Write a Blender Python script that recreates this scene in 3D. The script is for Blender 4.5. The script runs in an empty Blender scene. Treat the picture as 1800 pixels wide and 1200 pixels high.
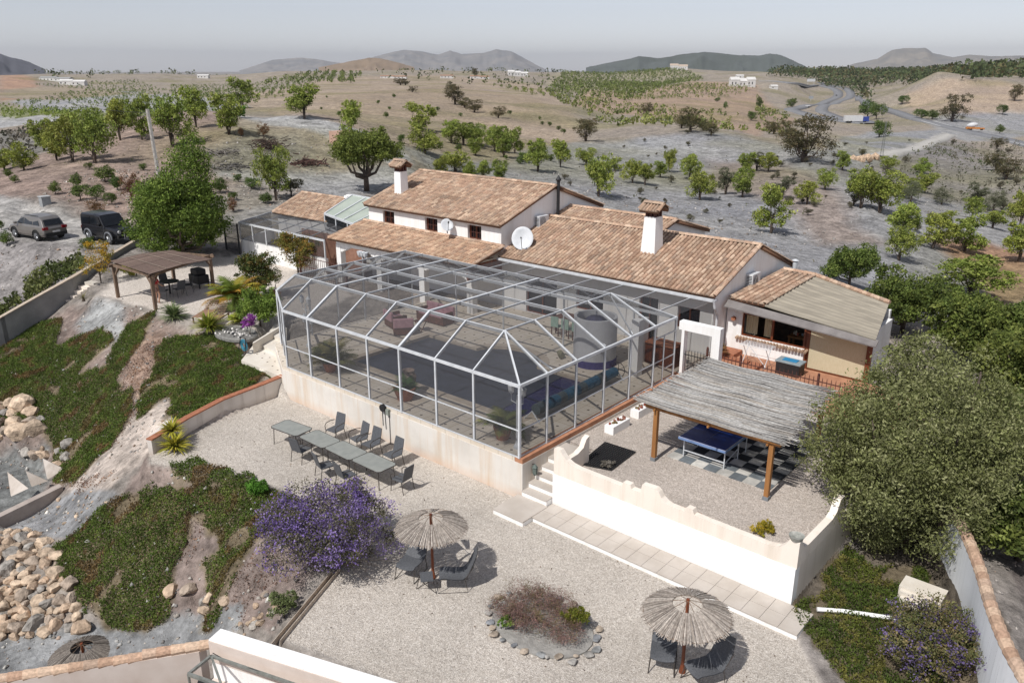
import bpy, bmesh, math, random
import numpy as np
from mathutils import Vector, Matrix
R = math.radians
rng = np.random.default_rng(7)
random.seed(7)
SC = bpy.context.scene
COL = SC.collection
# ------------------------------------------------------------------ camera
CAMZ = 13.4
FPX = 1420.0            # focal length in photo pixels (photo 1800 wide)
PITCH = math.atan2(480.0, FPX)
HEAD = R(40.8)
_fw = np.array([math.cos(HEAD), math.sin(HEAD), 0.0]); _rt = np.array([math.sin(HEAD), -math.cos(HEAD), 0.0]); _up = np.array([0, 0, 1.0])
_F = _fw*math.cos(PITCH) - _up*math.sin(PITCH); _U = _fw*math.sin(PITCH) + _up*math.cos(PITCH)
cd = bpy.data.cameras.new('camera'); cam = bpy.data.objects.new('camera', cd); COL.objects.link(cam)
cd.sensor_width = 36.0; cd.lens = FPX/1800*36; cd.clip_start = 0.3; cd.clip_end = 60000
m = Matrix((( _rt[0], _U[0], -_F[0]), (_rt[1], _U[1], -_F[1]), (_rt[2], _U[2], -_F[2]))).to_4x4()
m.translation = (0, 0, CAMZ); cam.matrix_world = m
SC.camera = cam
# ------------------------------------------------------------------ light
SUN_EL, SUN_AZ = R(53), R(180)      # sun stands towards -X (behind the camera, left)
w = bpy.data.worlds.new('World'); SC.world = w; w.use_nodes = True
nt = w.node_tree; bg = nt.nodes['Background']
sky = nt.nodes.new('ShaderNodeTexSky'); sky.sky_type = 'NISHITA'; sky.sun_disc = False
sky.sun_elevation = SUN_EL; sky.sun_rotation = R(-90)
sky.air_density = 1.0; sky.dust_density = 0.35; sky.ozone_density = 1.0; sky.altitude = 600
hs = nt.nodes.new('ShaderNodeHueSaturation'); hs.inputs['Saturation'].default_value = 0.35
nt.links.new(sky.outputs[0], hs.inputs['Color']); tn = nt.nodes.new('ShaderNodeMix'); tn.data_type = 'RGBA'; tn.blend_type = 'MULTIPLY'; tn.inputs[0].default_value = 1.0; tn.inputs[7].default_value = (0.945, 0.95, 1.03, 1)
nt.links.new(hs.outputs[0], tn.inputs[6]); nt.links.new(tn.outputs[2], bg.inputs[0]); bg.inputs[1].default_value = 0.108
sd = bpy.data.lights.new('sun', 'SUN'); sd.energy = 4.1; sd.angle = R(0.6); sd.color = (1.0, 0.97, 0.93)
so = bpy.data.objects.new('sun', sd); COL.objects.link(so)
sdir = Vector((math.cos(SUN_EL), 0.02, -math.sin(SUN_EL)))
so.rotation_euler = sdir.to_track_quat('-Z', 'Y').to_euler()
SC.cycles.transparent_max_bounces = 40
SC.view_settings.view_transform = 'Standard'; SC.view_settings.look = 'None'
SC.view_settings.exposure = 0.06; SC.view_settings.gamma = 1.0
# ------------------------------------------------------------------ measuring helpers
O3 = np.array([0, 0, CAMZ])
def ray(x, y): return _F + _rt*(x-900)/FPX - _U*(y-600)/FPX
def Z(x, y, z): r = ray(x, y); return O3 + r*((CAMZ-z)/-r[2])
def YP(x, y, Y): r = ray(x, y); return O3 + r*(Y/r[1])
def XP(x, y, X): r = ray(x, y); return O3 + r*(X/r[0])
# ------------------------------------------------------------------ noise (numpy)
_perm = rng.random((64, 64))
def vnoise(x, y):
    xi = np.floor(x).astype(int); yi = np.floor(y).astype(int); fx = x-xi; fy = y-yi
    fx = fx*fx*(3-2*fx); fy = fy*fy*(3-2*fy)
    a = _perm[xi % 64, yi % 64]; b = _perm[(xi+1) % 64, yi % 64]; c = _perm[xi % 64, (yi+1) % 64]; d = _perm[(xi+1) % 64, (yi+1) % 64]
    return (a*(1-fx)+b*fx)*(1-fy) + (c*(1-fx)+d*fx)*fy - 0.5
def fbm(x, y, o=4):
    s = 0; a = 1.0
    for i in range(o):
        s = s + a*vnoise(x*2**i+17.3*i, y*2**i+5.1*i); a *= 0.5
    return s
# ------------------------------------------------------------------ terrain
CTRL = '''0 1100 -3.5;150 1120 -3.2;300 1120 -2.8;350 1070 -2.5;400 1090 -1.6;330 1040 -2;480 1040 -.6;540 1000 -.1;520 900 0;440 860 0;300 820 -.2
200 860 -1;150 850 -1.8;100 900 -2.9;0 925 -3.3;140 950 -2.2;0 950 -2.6;130 1100 -3.2;250 900 -1.2;350 900 -.6;200 1000 -2.2;300 1000 -1.7;400 1000 -1;200 1100 -3.1;300 1090 -2.6
0 650 -1.6;0 700 -2;0 755 -2.5;60 745 -2.4;100 785 -2.9;0 810 -4;50 835 -4;100 840 -3.3;130 560 0;200 560 .8;100 640 -1.2;200 640 -.3;250 620 .4;300 640 .2;350 620 .8;200 720 -1.2;300 700 -.1;400 660 .5
240 780 -.6;180 800 -1.4;120 760 -2.4;290 730 .1;400 690 .55;480 655 .8;440 610 1;150 495 1.1;20 590 -1.2;0 620 -1.5;70 545 -.4
130 480 1;40 525 -.5;0 560 -1;0 480 .6;60 450 1.7;140 450 1.9;0 430 1.9;100 425 2;200 435 2;240 428 2;0 370 2.3;100 400 2.1;30 400 2.1;160 330 3;60 330 2.8;250 330 3;200 365 2.5;250 375 2.5
300 425 1.6;370 400 1.9;420 400 1.8;470 330 2.5;560 330 2.2;620 310 2.3;700 290 2.4;400 300 3.2;500 270 3.6;450 240 4.8;400 240 5;480 215 5.5;600 225 5;350 200 6.5;330 250 4.5
150 285 3.5;200 250 4;60 300 2.5;0 295 1.5;100 245 3.5;0 250 0;0 215 -1;100 213 -1;180 205 -1.5;270 200 -2;535 208 6.3;420 230 6;200 190 -4;100 180 -5;0 190 -4;300 170 -4
740 265 2.4;800 250 1;850 240 0;780 310 0;900 330 -1;1045 340 -2.5;950 420 -.5;1000 300 -3;1000 250 -6;1100 240 -3.5;1200 230 -3;1300 245 -3.5;1150 211 -10;1250 216 -11;1060 225 -9;1330 262 -4.5;960 264 -8;1130 390 -2;1230 345 -4.5;1350 405 -4;1460 430 -4.5;1530 372 -4
1640 440 -6.5;1590 470 -5;1700 518 -5.5;1500 500 -3;1450 480 -2;1560 560 -2.5;1700 600 -4.5;1780 560 -6.5;1780 700 -4.5;1780 850 -2;1760 950 .8;1720 900 .5;1790 1050 1;1790 1180 1.2
1410 280 -4;1250 290 -5;1500 300 -6;1650 350 -10;1780 400 -11;1100 300 -4;1560 260 -12;1500 230 -18;1500 213 -25;1450 190 -27;1420 170 -20;1440 152 -12;1300 200 -10;1250 160 -8;1150 150 -12;1100 130 3;1200 122 11
1000 200 -5;950 170 -8;900 150 -5;800 160 -1;700 165 0;650 140 2;600 125 9;900 130 5;500 150 -2;450 170 -2;400 140 0;300 150 -5;250 131 5;100 131 4;150 160 -6;0 160 -2;0 136 5
1600 182 -12;1700 178 -8;1800 170 -6;1700 150 -4;1600 140 -2;1500 130 3;1800 130 4;1650 123 12;1800 122 12;1800 230 -22;1750 300 -16;1600 205 -22;1550 175 -19;1350 150 -6;1350 128 6;500 126 9;750 124 9;1000 124 9;1400 140 0'''
cp = []
for t in CTRL.replace('\n', ';').split(';'):
    a, b, c = [float(v) for v in t.split()]; q = Z(a, b, c); cp.append(q)
def uv(x, y):
    r = np.hypot(x, y); az = np.arctan2(y, x) - HEAD
    return az*2.2, np.log(np.maximum(r, 0.5))
pts = [(*uv(q[0], q[1]), q[2]) for q in cp]
for azd in range(-180, 180, 12):
    for r, z in ((2400, -25), (4500, -40), (14000, -60)): pts.append((R(azd)*2.2, math.log(r), z))
    if abs(azd) > 46:
        for r, z in ((6, -1), (20, -2), (60, -3), (200, -6), (700, -8), (1600, 5)): pts.append((R(azd)*2.2, math.log(r), z))
for azd in (-40, -30, 30, 40): pts.append((R(azd)*2.2, math.log(6), -1.0)); pts.append((R(azd)*2.2, math.log(10), -1.0))
pts = np.array(pts)
_d = np.hypot(pts[:, None, 0]-pts[None, :, 0], pts[:, None, 1]-pts[None, :, 1])
_A = np.block([[_d - np.eye(len(pts))*0.01, np.ones((len(pts), 1))], [np.ones((1, len(pts))), np.zeros((1, 1))]])
CPTS = pts
_w = np.linalg.solve(_A, np.append(pts[:, 2], 0))
def rbf(u, v):
    out = np.zeros(len(u))
    for s in range(0, len(u), 20000):
        e = slice(s, s+20000)
        out[e] = np.hypot(u[e, None]-CPTS[None, :, 0], v[e, None]-CPTS[None, :, 1]) @ _w[:-1] + _w[-1]
    return out
def in_poly(x, y, poly):
    c = np.zeros(len(x), bool); n = len(poly)
    for i in range(n):
        x1, y1 = poly[i][:2]; x2, y2 = poly[(i+1) % n][:2]
        if y1 == y2: continue
        k = ((y1 > y) != (y2 > y)) & (x < (x2-x1)*(y-y1)/(y2-y1)+x1); c ^= k
    return c
def dist_poly(x, y, poly):
    d = np.full(len(x), 1e9); n = len(poly)
    for i in range(n):
        ax, ay = poly[i][:2]; bx, by = poly[(i+1) % n][:2]
        dx, dy = bx-ax, by-ay; L = dx*dx+dy*dy+1e-12
        t = np.clip(((x-ax)*dx+(y-ay)*dy)/L, 0, 1); d = np.minimum(d, np.hypot(x-ax-t*dx, y-ay-t*dy))
    d[in_poly(x, y, poly)] *= -1
    return d
def PZ(s, z): return [tuple(Z(*[float(v) for v in t.split()], z)[:2]) for t in s.split(',')]
FLATS = [
 (PZ('0 805,60 822,95 845,60 880,0 905,-60 900,-60 800', -3.9), -3.9, 0.6),
 ([(28.2, -2), (44, -2), (44, 27), (43, 44), (36, 49.5), (29, 49.8), (27, 38), (28.2, 28), (28.2, 12)], 1.38, 1.2),
 (PZ('175 520,210 478,320 455,400 452,430 445,560 470,620 520,500 572,478 568,445 594,400 572,340 566,300 560,250 540', 1.2), 1.2, 1.1),
 (PZ('40 370,110 392,140 378,215 400,246 425,210 436,130 436,60 430,20 415', 2.05), 2.05, 1.5),
 ([(17.95, 28.9), (17.0, 28.8), (11.5, 27.5)] + PZ('262 815,310 822,440 842,520 872,560 930,600 1000,555 1045,490 1118', 0) + [(8.8, 15.2), (9.6, 12), (10.6, 9.5), (12, 2.0), (14.4, 3.0), (17.1, 5.4), (18.2, 6.2), (18.2, 15), (17.95, 28.9)], 0.0, 0.5),
 ([(18.6, 6.5), (28.0, 6.5), (28.0, 15.0), (18.6, 15.0)], -.45, 0.4),
 (PZ('425 632,500 664,505 580,478 571,446 599', .9), .55, 0.25),
 ([(18.55, 6.05), (25.5, 6.05), (23.2, 4.15), (21.5, 3.3), (19.9, 2.6), (18.3, 2.0), (16.8, 1.3), (14.8, .1), (13.2, 1.6), (15.2, 3.6), (17.3, 5.4)], .03, 0.18),
]
def H(x, y, detail=True):
    x = np.atleast_1d(np.asarray(x, float)); y = np.atleast_1d(np.asarray(y, float))
    u, v = uv(x, y); h = rbf(u, v); r = np.hypot(x, y)
    if detail:
        amp = np.clip(r/290, 0.10, 6.0)
        h = h + amp*fbm(x/(8+r/12), y/(8+r/12), 5)*1.0 + 0.10*fbm(x/1.3, y/1.3, 4)
        k_ = np.clip((r-62)/50, 0, 1)*np.clip(1.6-r/500, 0.15, 1); h = h + k_*np.clip(r/110, .6, 3)*(0.9-2.2*np.abs(fbm(x/(26+r/9)+4, y/(26+r/9)+9, 4)))*1.0
    for poly, z, wd in FLATS:
        d = dist_poly(x, y, poly); t = np.clip(1-d/wd, 0, 1); t = t*t*(3-2*t)
        h = h*(1-t) + z*t
    return h
def G(px, py, n=600):
    """where the sight line of a photo pixel meets the ground"""
    r = ray(px, py); hz = math.hypot(r[0], r[1])
    t = np.exp(np.linspace(math.log(8/hz), math.log(1900/hz), n))
    P = O3[None]+t[:, None]*r[None]; g = H(P[:, 0], P[:, 1]); k = np.argmax(P[:, 2] < g)
    if P[k, 2] >= g[k]: k = n-1; q = P[k]
    elif k > 0:
        a = P[k-1, 2]-g[k-1]; b = g[k]-P[k, 2]; f = a/(a+b+1e-9); q = P[k-1]*(1-f)+P[k]*f
    else: q = P[k]
    return np.array([q[0], q[1], H(q[0], q[1])[0]])
# ------------------------------------------------------------------ colours and materials
def lin(hx, k=0.85):
    c = [int(hx[i:i+2], 16)/255 for i in (0, 2, 4)]
    return np.array([((v/12.92) if v <= 0.04045 else ((v+0.055)/1.055)**2.4)*k for v in c])
class NT:
    def __init__(s, name):
        s.m = bpy.data.materials.new(name); s.m.use_nodes = True; s.t = s.m.node_tree; s.p = s.t.nodes['Principled BSDF']
    def n(s, kind, **kw):
        nd = s.t.nodes.new('ShaderNode'+kind)
        for k, v in kw.items():
            if hasattr(nd, k) and k not in nd.inputs.keys(): setattr(nd, k, v)
            else: nd.inputs[k.replace('_', ' ')].default_value = v
        return nd
    def l(s, a, b): s.t.links.new(a, b)
    def noise(s, vec, scale, detail=4, rough=0.55):
        nd = s.n('TexNoise'); nd.inputs['Scale'].default_value = scale; nd.inputs['Detail'].default_value = detail; nd.inputs['Roughness'].default_value = rough
        s.l(vec, nd.inputs['Vector']); return nd
    def ramp(s, fac, stops):
        nd = s.n('ValToRGB'); cr = nd.color_ramp
        while len(cr.elements) < len(stops): cr.elements.new(0.5)
        for e, (p, c) in zip(cr.elements, stops):
            e.position = p; e.color = (*([c]*3 if isinstance(c, (int, float)) else c), 1)
        s.l(fac, nd.inputs['Fac']); return nd
    def mix(s, fac, a, b, blend='MIX'):
        nd = s.n('Mix'); nd.data_type = 'RGBA'; nd.blend_type = blend
        for sock, val in ((nd.inputs[0], fac), (nd.inputs[6], a), (nd.inputs[7], b)):
            if hasattr(val, 'is_linked'): s.l(val, sock)
            elif isinstance(val, (int, float)): sock.default_value = val
            else: sock.default_value = (*val, 1)
        return nd.outputs[2]
    def bump(s, h, strength, dist):
        nd = s.n('Bump'); nd.inputs['Strength'].default_value = strength; nd.inputs['Distance'].default_value = dist
        s.l(h, nd.inputs['Height']); s.l(nd.outputs[0], s.p.inputs['Normal']); return nd
def pmat(name, c1, c2=None, scale=6, rough=0.8, metal=0.0, bump=0.0, bscale=40, bdist=0.01, attr=None, stretch=None, spec=None, rnd=0.0):
    """a painted / plastered / woven surface: two tones mixed by noise, fine bump"""
    s = NT(name); s.p.inputs['Roughness'].default_value = rough; s.p.inputs['Metallic'].default_value = metal
    if spec is not None: s.p.inputs['Specular IOR Level'].default_value = spec
    g = s.n('NewGeometry') if not attr == 'obj' else s.n('TexCoord')
    vec = g.outputs['Position'] if not attr == 'obj' else g.outputs['Object']
    if stretch:
        mp = s.n('Mapping'); mp.inputs['Scale'].default_value = stretch; s.l(vec, mp.inputs['Vector']); vec = mp.outputs[0]
    c1 = lin(c1) if isinstance(c1, str) else c1; c2 = c1*0.75 if c2 is None else (lin(c2) if isinstance(c2, str) else c2)
    nz = s.noise(vec, scale, 6, 0.6)
    out = s.mix(s.ramp(nz.outputs['Fac'], [(0.35, 0.0), (0.65, 1.0)]).outputs[0], c1, c2)
    if rnd:
        oi = s.n('ObjectInfo'); hsv = s.n('HueSaturation'); mr = s.n('MapRange'); s.l(oi.outputs['Random'], mr.inputs[0])
        mr.inputs[3].default_value = 1-rnd; mr.inputs[4].default_value = 1+rnd; s.l(mr.outputs[0], hsv.inputs['Value'])
        s.l(out, hsv.inputs['Color']); out = hsv.outputs[0]
    s.l(out, s.p.inputs['Base Color'])
    if bump: s.bump(s.noise(vec, bscale, 3).outputs['Fac'], bump, bdist)
    return s.m
def vmat(name, rough=0.85, nscale=9, namp=0.25, bump=0.3, bscale=60, bdist=0.01, trans=0.0, rnd=0.0):
    """colour comes with the mesh (Col), broken up by noise"""
    s = NT(name); s.p.inputs['Roughness'].default_value = rough; s.p.inputs['Specular IOR Level'].default_value = 0.25
    a = s.n('Attribute'); a.attribute_name = 'Col'; g = s.n('NewGeometry')
    nz = s.noise(g.outputs['Position'], nscale, 4)
    rp = s.ramp(nz.outputs['Fac'], [(0.3, 1-namp), (0.7, 1+namp)])
    out = s.mix(1.0, a.outputs['Color'], rp.outputs[0], 'MULTIPLY')
    if rnd:
        oi = s.n('ObjectInfo'); hsv = s.n('HueSaturation')
        mr = s.n('MapRange'); s.l(oi.outputs['Random'], mr.inputs[0]); mr.inputs[3].default_value = 1-rnd; mr.inputs[4].default_value = 1+rnd
        s.l(mr.outputs[0], hsv.inputs['Value'])
        m2 = s.n('MapRange'); wn = s.n('TexWhiteNoise'); wn.noise_dimensions = '1D'; s.l(oi.outputs['Random'], wn.inputs['W']); s.l(wn.outputs['Value'], m2.inputs[0])
        m2.inputs[3].default_value = 0.485; m2.inputs[4].default_value = 0.515; s.l(m2.outputs[0], hsv.inputs['Hue'])
        s.l(out, hsv.inputs['Color']); out = hsv.outputs[0]
    s.l(out, s.p.inputs['Base Color'])
    if bump: s.bump(s.noise(g.outputs['Position'], bscale, 3).outputs['Fac'], bump, bdist)
    if trans:
        tr = s.n('BsdfTranslucent'); ms = s.n('MixShader'); ms.inputs[0].default_value = trans
        s.l(out, tr.inputs['Color']); s.l(s.p.outputs[0], ms.inputs[1]); s.l(tr.outputs[0], ms.inputs[2])
        s.l(ms.outputs[0], s.t.nodes['Material Output'].inputs['Surface'])
    return s.m
M = {}
M['leaf'] = vmat('leaf', rough=0.7, nscale=2.0, namp=0.35, bump=0, trans=0.25, rnd=0.16)
M['bark'] = pmat('bark', '6B5D52', '40362F', scale=8, bump=0.6, bscale=25, bdist=0.03)
M['tile'] = vmat('tile', rough=0.9, nscale=14, namp=0.28, bump=0.5, bscale=45, bdist=0.01)
M['alu'] = pmat('alu', 'E2E4E6', 'CDD0D3', scale=3, rough=0.45, spec=0.5)
def plaster(name, base, stain, amt=.5, patch='C9C2B8', foot=None, fz=(.4, 0.0)):
    s = NT(name); s.p.inputs['Roughness'].default_value = .95; g = s.n('NewGeometry'); mp = s.n('Mapping'); mp.inputs['Scale'].default_value = (1.3, 1.6, .10); s.l(g.outputs['Position'], mp.inputs['Vector'])
    n1 = s.noise(mp.outputs[0], 1.6, 7, .68); n2 = s.noise(g.outputs['Position'], .6, 7, .65)
    c = s.mix(s.ramp(n1.outputs['Fac'], [(.48, 0), (.72, amt)]).outputs[0], lin(base, 1.0), lin(stain, .95)); c = s.mix(s.ramp(n2.outputs['Fac'], [(.45, 0), (.7, amt*.7)]).outputs[0], c, lin(patch, .95))
    if foot:
        sx = s.n('SeparateXYZ'); s.l(g.outputs['Position'], sx.inputs[0]); mr = s.n('MapRange'); s.l(sx.outputs['Z'], mr.inputs[0]); mr.inputs[1].default_value = fz[0]; mr.inputs[2].default_value = fz[1]; mr.inputs[3].default_value = 0; mr.inputs[4].default_value = .9
        mm = s.n('Math'); mm.operation = 'MULTIPLY'; s.l(mr.outputs[0], mm.inputs[0]); s.l(n2.outputs['Fac'], mm.inputs[1]); c = s.mix(mm.outputs[0], c, lin(foot))
    s.l(c, s.p.inputs['Base Color']); s.bump(s.noise(g.outputs['Position'], 16, 5).outputs['Fac'], .25, .012); return s.m
M['render_white'] = plaster('render_white', 'F1F0EE', 'D8D0C4', .45, 'DCD8D0')
M['wood'] = pmat('wood', 'B08050', '8C6038', scale=5, rough=0.7, bump=0.3, bscale=30, stretch=(1, 1, 0.12))
M['wood_dark'] = pmat('wood_dark', '8F7763', '6B5848', scale=5, rough=0.8, bump=0.3, bscale=30, stretch=(1, 1, 0.15))
M['wood_red'] = pmat('wood_red', '8A4A2A', '5E2F1C', scale=5, rough=0.5, bump=0.2, bscale=30, stretch=(1, 1, 0.15))
M['iron'] = pmat('iron', '2A2A2C', '1E1E20', scale=9, rough=0.6)
M['rust'] = pmat('rust', '6A4036', '4A2E28', scale=9, rough=0.8)
M['terracotta'] = pmat('terracotta', 'B8795A', '9A6248', scale=7, rough=0.85, bump=0.2)
M['glass_dark'] = pmat('glass_dark', '20242A', '15181C', scale=2, rough=0.12, spec=0.6)
M['stone'] = vmat('stone', rough=0.9, nscale=4, namp=0.5, bump=0.9, bscale=9, bdist=0.05)
# ------------------------------------------------------------------ mesh builder
WL = {}
class MB:
    def __init__(s): s.v = []; s.f = []; s.c = []; s.mi = []; s.smooth = False; s.cur = None; s.m = 0
    def add(s, vs, fs, col=None):
        k = len(s.v); s.v += [tuple(float(c) for c in p) for p in vs]
        for f in fs: s.f.append(tuple(i+k for i in f)); s.c.append(col if col is not None else s.cur); s.mi.append(s.m)
        return s
    def box(s, x0, x1, y0, y1, z0, z1, col=None):
        v = [(x, y, z) for z in (z0, z1) for y in (y0, y1) for x in (x0, x1)]
        return s.add(v, [(0, 2, 3, 1), (4, 5, 7, 6), (0, 1, 5, 4), (2, 6, 7, 3), (0, 4, 6, 2), (1, 3, 7, 5)], col)
    def bar(s, a, b, w, h, up=(0, 0, 1), col=None):
        a = Vector(a); b = Vector(b); d = (b-a).normalized(); u = Vector(up)
        if abs(d.dot(u)) > 0.98: u = Vector((0, 1, 0))
        r = d.cross(u).normalized(); u = r.cross(d).normalized()
        vs = [p + r*(sx*w/2) + u*(sy*h/2) for p in (a, b) for sy in (-1, 1) for sx in (-1, 1)]
        return s.add(vs, [(0, 1, 3, 2), (4, 6, 7, 5), (0, 4, 5, 1), (2, 3, 7, 6), (0, 2, 6, 4), (1, 5, 7, 3)], col)
    def tube(s, pts, r, n=8, col=None, caps=True):
        P = [Vector(p) for p in pts]; rr = r if isinstance(r, (list, tuple)) else [r]*len(P); vs = []; pu = None
        for i, p in enumerate(P):
            d = (P[min(i+1, len(P)-1)]-P[max(i-1, 0)]).normalized()
            if pu is None: pu = Vector((0, 0, 1)) if abs(d.z) < 0.9 else Vector((1, 0, 0))
            q = d.cross(pu).normalized(); u = q.cross(d).normalized(); pu = u
            vs += [p+q*(math.cos(2*math.pi*k/n)*rr[i])+u*(math.sin(2*math.pi*k/n)*rr[i]) for k in range(n)]
        fs = [(i*n+k, i*n+(k+1) % n, (i+1)*n+(k+1) % n, (i+1)*n+k) for i in range(len(P)-1) for k in range(n)]
        if caps: fs += [tuple(range(n))[::-1], tuple((len(P)-1)*n+k for k in range(n))]
        return s.add(vs, fs, col)
    def lathe(s, prof, c, n=20, col=None, x=1, y=1):
        vs = [(c[0]+r*x*math.cos(2*math.pi*k/n), c[1]+r*y*math.sin(2*math.pi*k/n), c[2]+z) for r, z in prof for k in range(n)]
        fs = [(i*n+k, i*n+(k+1) % n, (i+1)*n+(k+1) % n, (i+1)*n+k) for i in range(len(prof)-1) for k in range(n)]
        return s.add(vs, fs, col)
    def prism(s, poly, z0, z1, col=None):
        n = len(poly); vs = [(p[0], p[1], z0) for p in poly] + [(p[0], p[1], z1) for p in poly]
        return s.add(vs, [tuple(range(n))[::-1], tuple(range(n, 2*n))] + [(i, (i+1) % n, n+(i+1) % n, n+i) for i in range(n)], col)
    def slab(s, poly3, th, col=None, d=(0, 0, -1)):
        """thick sheet: polygon in 3-D given thickness along d"""
        n = len(poly3); D = Vector(d)*th; vs = [Vector(p) for p in poly3]; vs = vs+[p+D for p in vs]
        return s.add(vs, [tuple(range(n)), tuple(range(n, 2*n))[::-1]] + [(i, n+i, n+(i+1) % n, (i+1) % n) for i in range(n)], col)
    def blob(s, c, r, col=None, n=2, jit=0.25, sc=(1, 1, 1), seed=0):
        bm = bmesh.new(); bmesh.ops.create_icosphere(bm, subdivisions=n, radius=1)
        rg = np.random.default_rng(seed+int(abs(c[0])*997) % 9999)
        dirs = rg.normal(size=(9, 3)); dirs /= np.linalg.norm(dirs, axis=1)[:, None]; cut = rg.uniform(0.42, 0.85, 9)
        vs = []
        for v in bm.verts:
            p = np.array(v.co)
            for dd, cc in zip(dirs, cut):
                t = p@dd
                if t > cc: p = p-dd*(t-cc)*0.9
            p = p*(1+jit*rg.uniform(-.25, .25)); vs.append((c[0]+p[0]*r*sc[0], c[1]+p[1]*r*sc[1], c[2]+p[2]*r*sc[2]))
        fs = [tuple(v.index for v in f.verts) for f in bm.faces]; bm.free()
        return s.add(vs, fs, col)
    def build(s, name, mat, parent=None, smooth=False, bevel=0, fix=True):
        off = WL.get(parent.name, Vector((0, 0, 0))) if parent else Vector((0, 0, 0))
        me = bpy.data.meshes.new(name)
        me.from_pydata([(a-off.x, b-off.y, c-off.z) for a, b, c in s.v], [], s.f)
        for mm in (mat if isinstance(mat, (list, tuple)) else [mat]): me.materials.append(mm)
        if any(s.mi): me.polygons.foreach_set('material_index', s.mi)
        if any(c is not None for c in s.c):
            at = me.attributes.new('Col', 'FLOAT_COLOR', 'CORNER'); arr = []
            for f, c in zip(s.f, s.c): arr += [*(c if c is not None else (0.5, 0.5, 0.5)), 1.0]*len(f)
            at.data.foreach_set('color', np.array(arr, dtype=np.float32))
        if fix and len(s.f) < 40000:
            bm = bmesh.new(); bm.from_mesh(me); bmesh.ops.recalc_face_normals(bm, faces=bm.faces); bm.to_mesh(me); bm.free()
        if smooth: me.polygons.foreach_set('use_smooth', [True]*len(me.polygons))
        o = bpy.data.objects.new(name, me); COL.objects.link(o)
        if parent: o.parent = parent
        WL[o.name] = off.copy()
        if bevel:
            bv = o.modifiers.new('bevel', 'BEVEL'); bv.width = bevel; bv.segments = 2; bv.limit_method = 'ANGLE'
        return o
def tag(o, label=None, cat=None, group=None, kind=None):
    if label: o['label'] = label
    if cat: o['category'] = cat
    if group: o['group'] = group
    if kind: o['kind'] = kind
    return o
def thing(name, label, cat, loc=(0, 0, 0), group=None):
    o = bpy.data.objects.new(name, None); COL.objects.link(o); o.location = tuple(float(c) for c in loc); o.empty_display_size = 0.2
    WL[o.name] = Vector(o.location); return tag(o, label, cat, group)
def dup(root, loc, rz=0.0, sc=1.0, label=None, group=None, sz=None):
    r = root.copy(); COL.objects.link(r); r.location = tuple(float(c) for c in loc); r.rotation_euler = (0, 0, rz); r.scale = (sc, sc, (sz or 1)*sc)
    if label: r['label'] = label
    if group: r['group'] = group
    for ch in list(root.children):
        c = ch.copy(); COL.objects.link(c); c.parent = r
        for g in ch.children:
            d = g.copy(); COL.objects.link(d); d.parent = c
    return r
def fastmesh(name, V, F, mat, parent=None, col=None, smooth=False):
    """V (n,3) array, F (m,k) array, col per face (m,3)"""
    me = bpy.data.meshes.new(name); V = np.asarray(V, np.float32); F = np.asarray(F, np.int32); m_, k = F.shape
    if parent is not None: V = V-np.array(WL[parent.name], np.float32)[None]
    me.vertices.add(len(V)); me.vertices.foreach_set('co', V.ravel()); me.loops.add(m_*k); me.loops.foreach_set('vertex_index', F.ravel())
    me.polygons.add(m_); me.polygons.foreach_set('loop_start', np.arange(0, m_*k, k, dtype=np.int32)); me.polygons.foreach_set('loop_total', np.full(m_, k, np.int32))
    me.update(calc_edges=True); me.validate()
    if col is not None:
        at = me.attributes.new('Col', 'FLOAT_COLOR', 'CORNER'); c4 = np.ones((m_*k, 4), np.float32); c4[:, :3] = np.repeat(col, k, 0); at.data.foreach_set('color', c4.ravel())
    if smooth: me.polygons.foreach_set('use_smooth', [True]*len(me.polygons))
    me.materials.append(mat); o = bpy.data.objects.new(name, me); COL.objects.link(o)
    if parent is not None: o.parent = parent; WL[o.name] = WL[parent.name].copy()
    else: WL[o.name] = Vector((0, 0, 0))
    return o
def quads(cent, size, asp, rg, updir=None, tilt=1.0):
    """leaf-sized quads round given centres; returns V, F"""
    n = len(cent); d = rg.normal(size=(n, 3)); d[:, 2] *= tilt
    if updir is not None: d = d*0.6+updir
    d /= np.linalg.norm(d, axis=1)[:, None]+1e-9
    q = rg.normal(size=(n, 3)); b = np.cross(d, q); b /= np.linalg.norm(b, axis=1)[:, None]+1e-9
    s = (size*rg.uniform(0.6, 1.4, n))[:, None]
    a = d*s; b = b*s*asp
    V = np.stack([cent-a*0.5, cent+b*0.5, cent+a*0.5, cent-b*0.5], 1).reshape(-1, 3); F = np.arange(4*n).reshape(n, 4)
    return V, F
# ------------------------------------------------------------------ ground sheet
ICE = ['0 612,60 572,110 560,90 640,150 640,110 700,170 690,130 740,105 800,70 745,0 755,-40 750,-40 620', '0 640,120 600,180 575,200 600,130 660,190 640,215 680,150 760,100 800,60 700,0 690', '205 600,225 570,275 548,245 610,215 650,190 690,160 700', '285 600,310 590,380 590,410 600,440 640,470 640,455 690,400 700,340 740,292 735,300 700,262 700,270 640',
       '292 738,300 700,380 660,455 640,495 655,455 682,370 708', '165 695,235 690,225 740,190 790,130 850,100 850,95 790,130 740,150 690', '245 690,300 640,330 600,360 610,330 650,290 700,240 740', '300 815,345 808,440 840,400 860,330 850,305 840', '100 960,170 900,260 860,330 860,440 850,530 875,470 930,420 1000,380 1060,360 1110,375 1060,350 990,390 960,340 910,330 960,310 1000,300 1080,260 1110,190 1110,140 1060,90 1010', '385 900,430 890,470 920,440 970,400 1040,370 1110,350 1110,380 1000']
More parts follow.
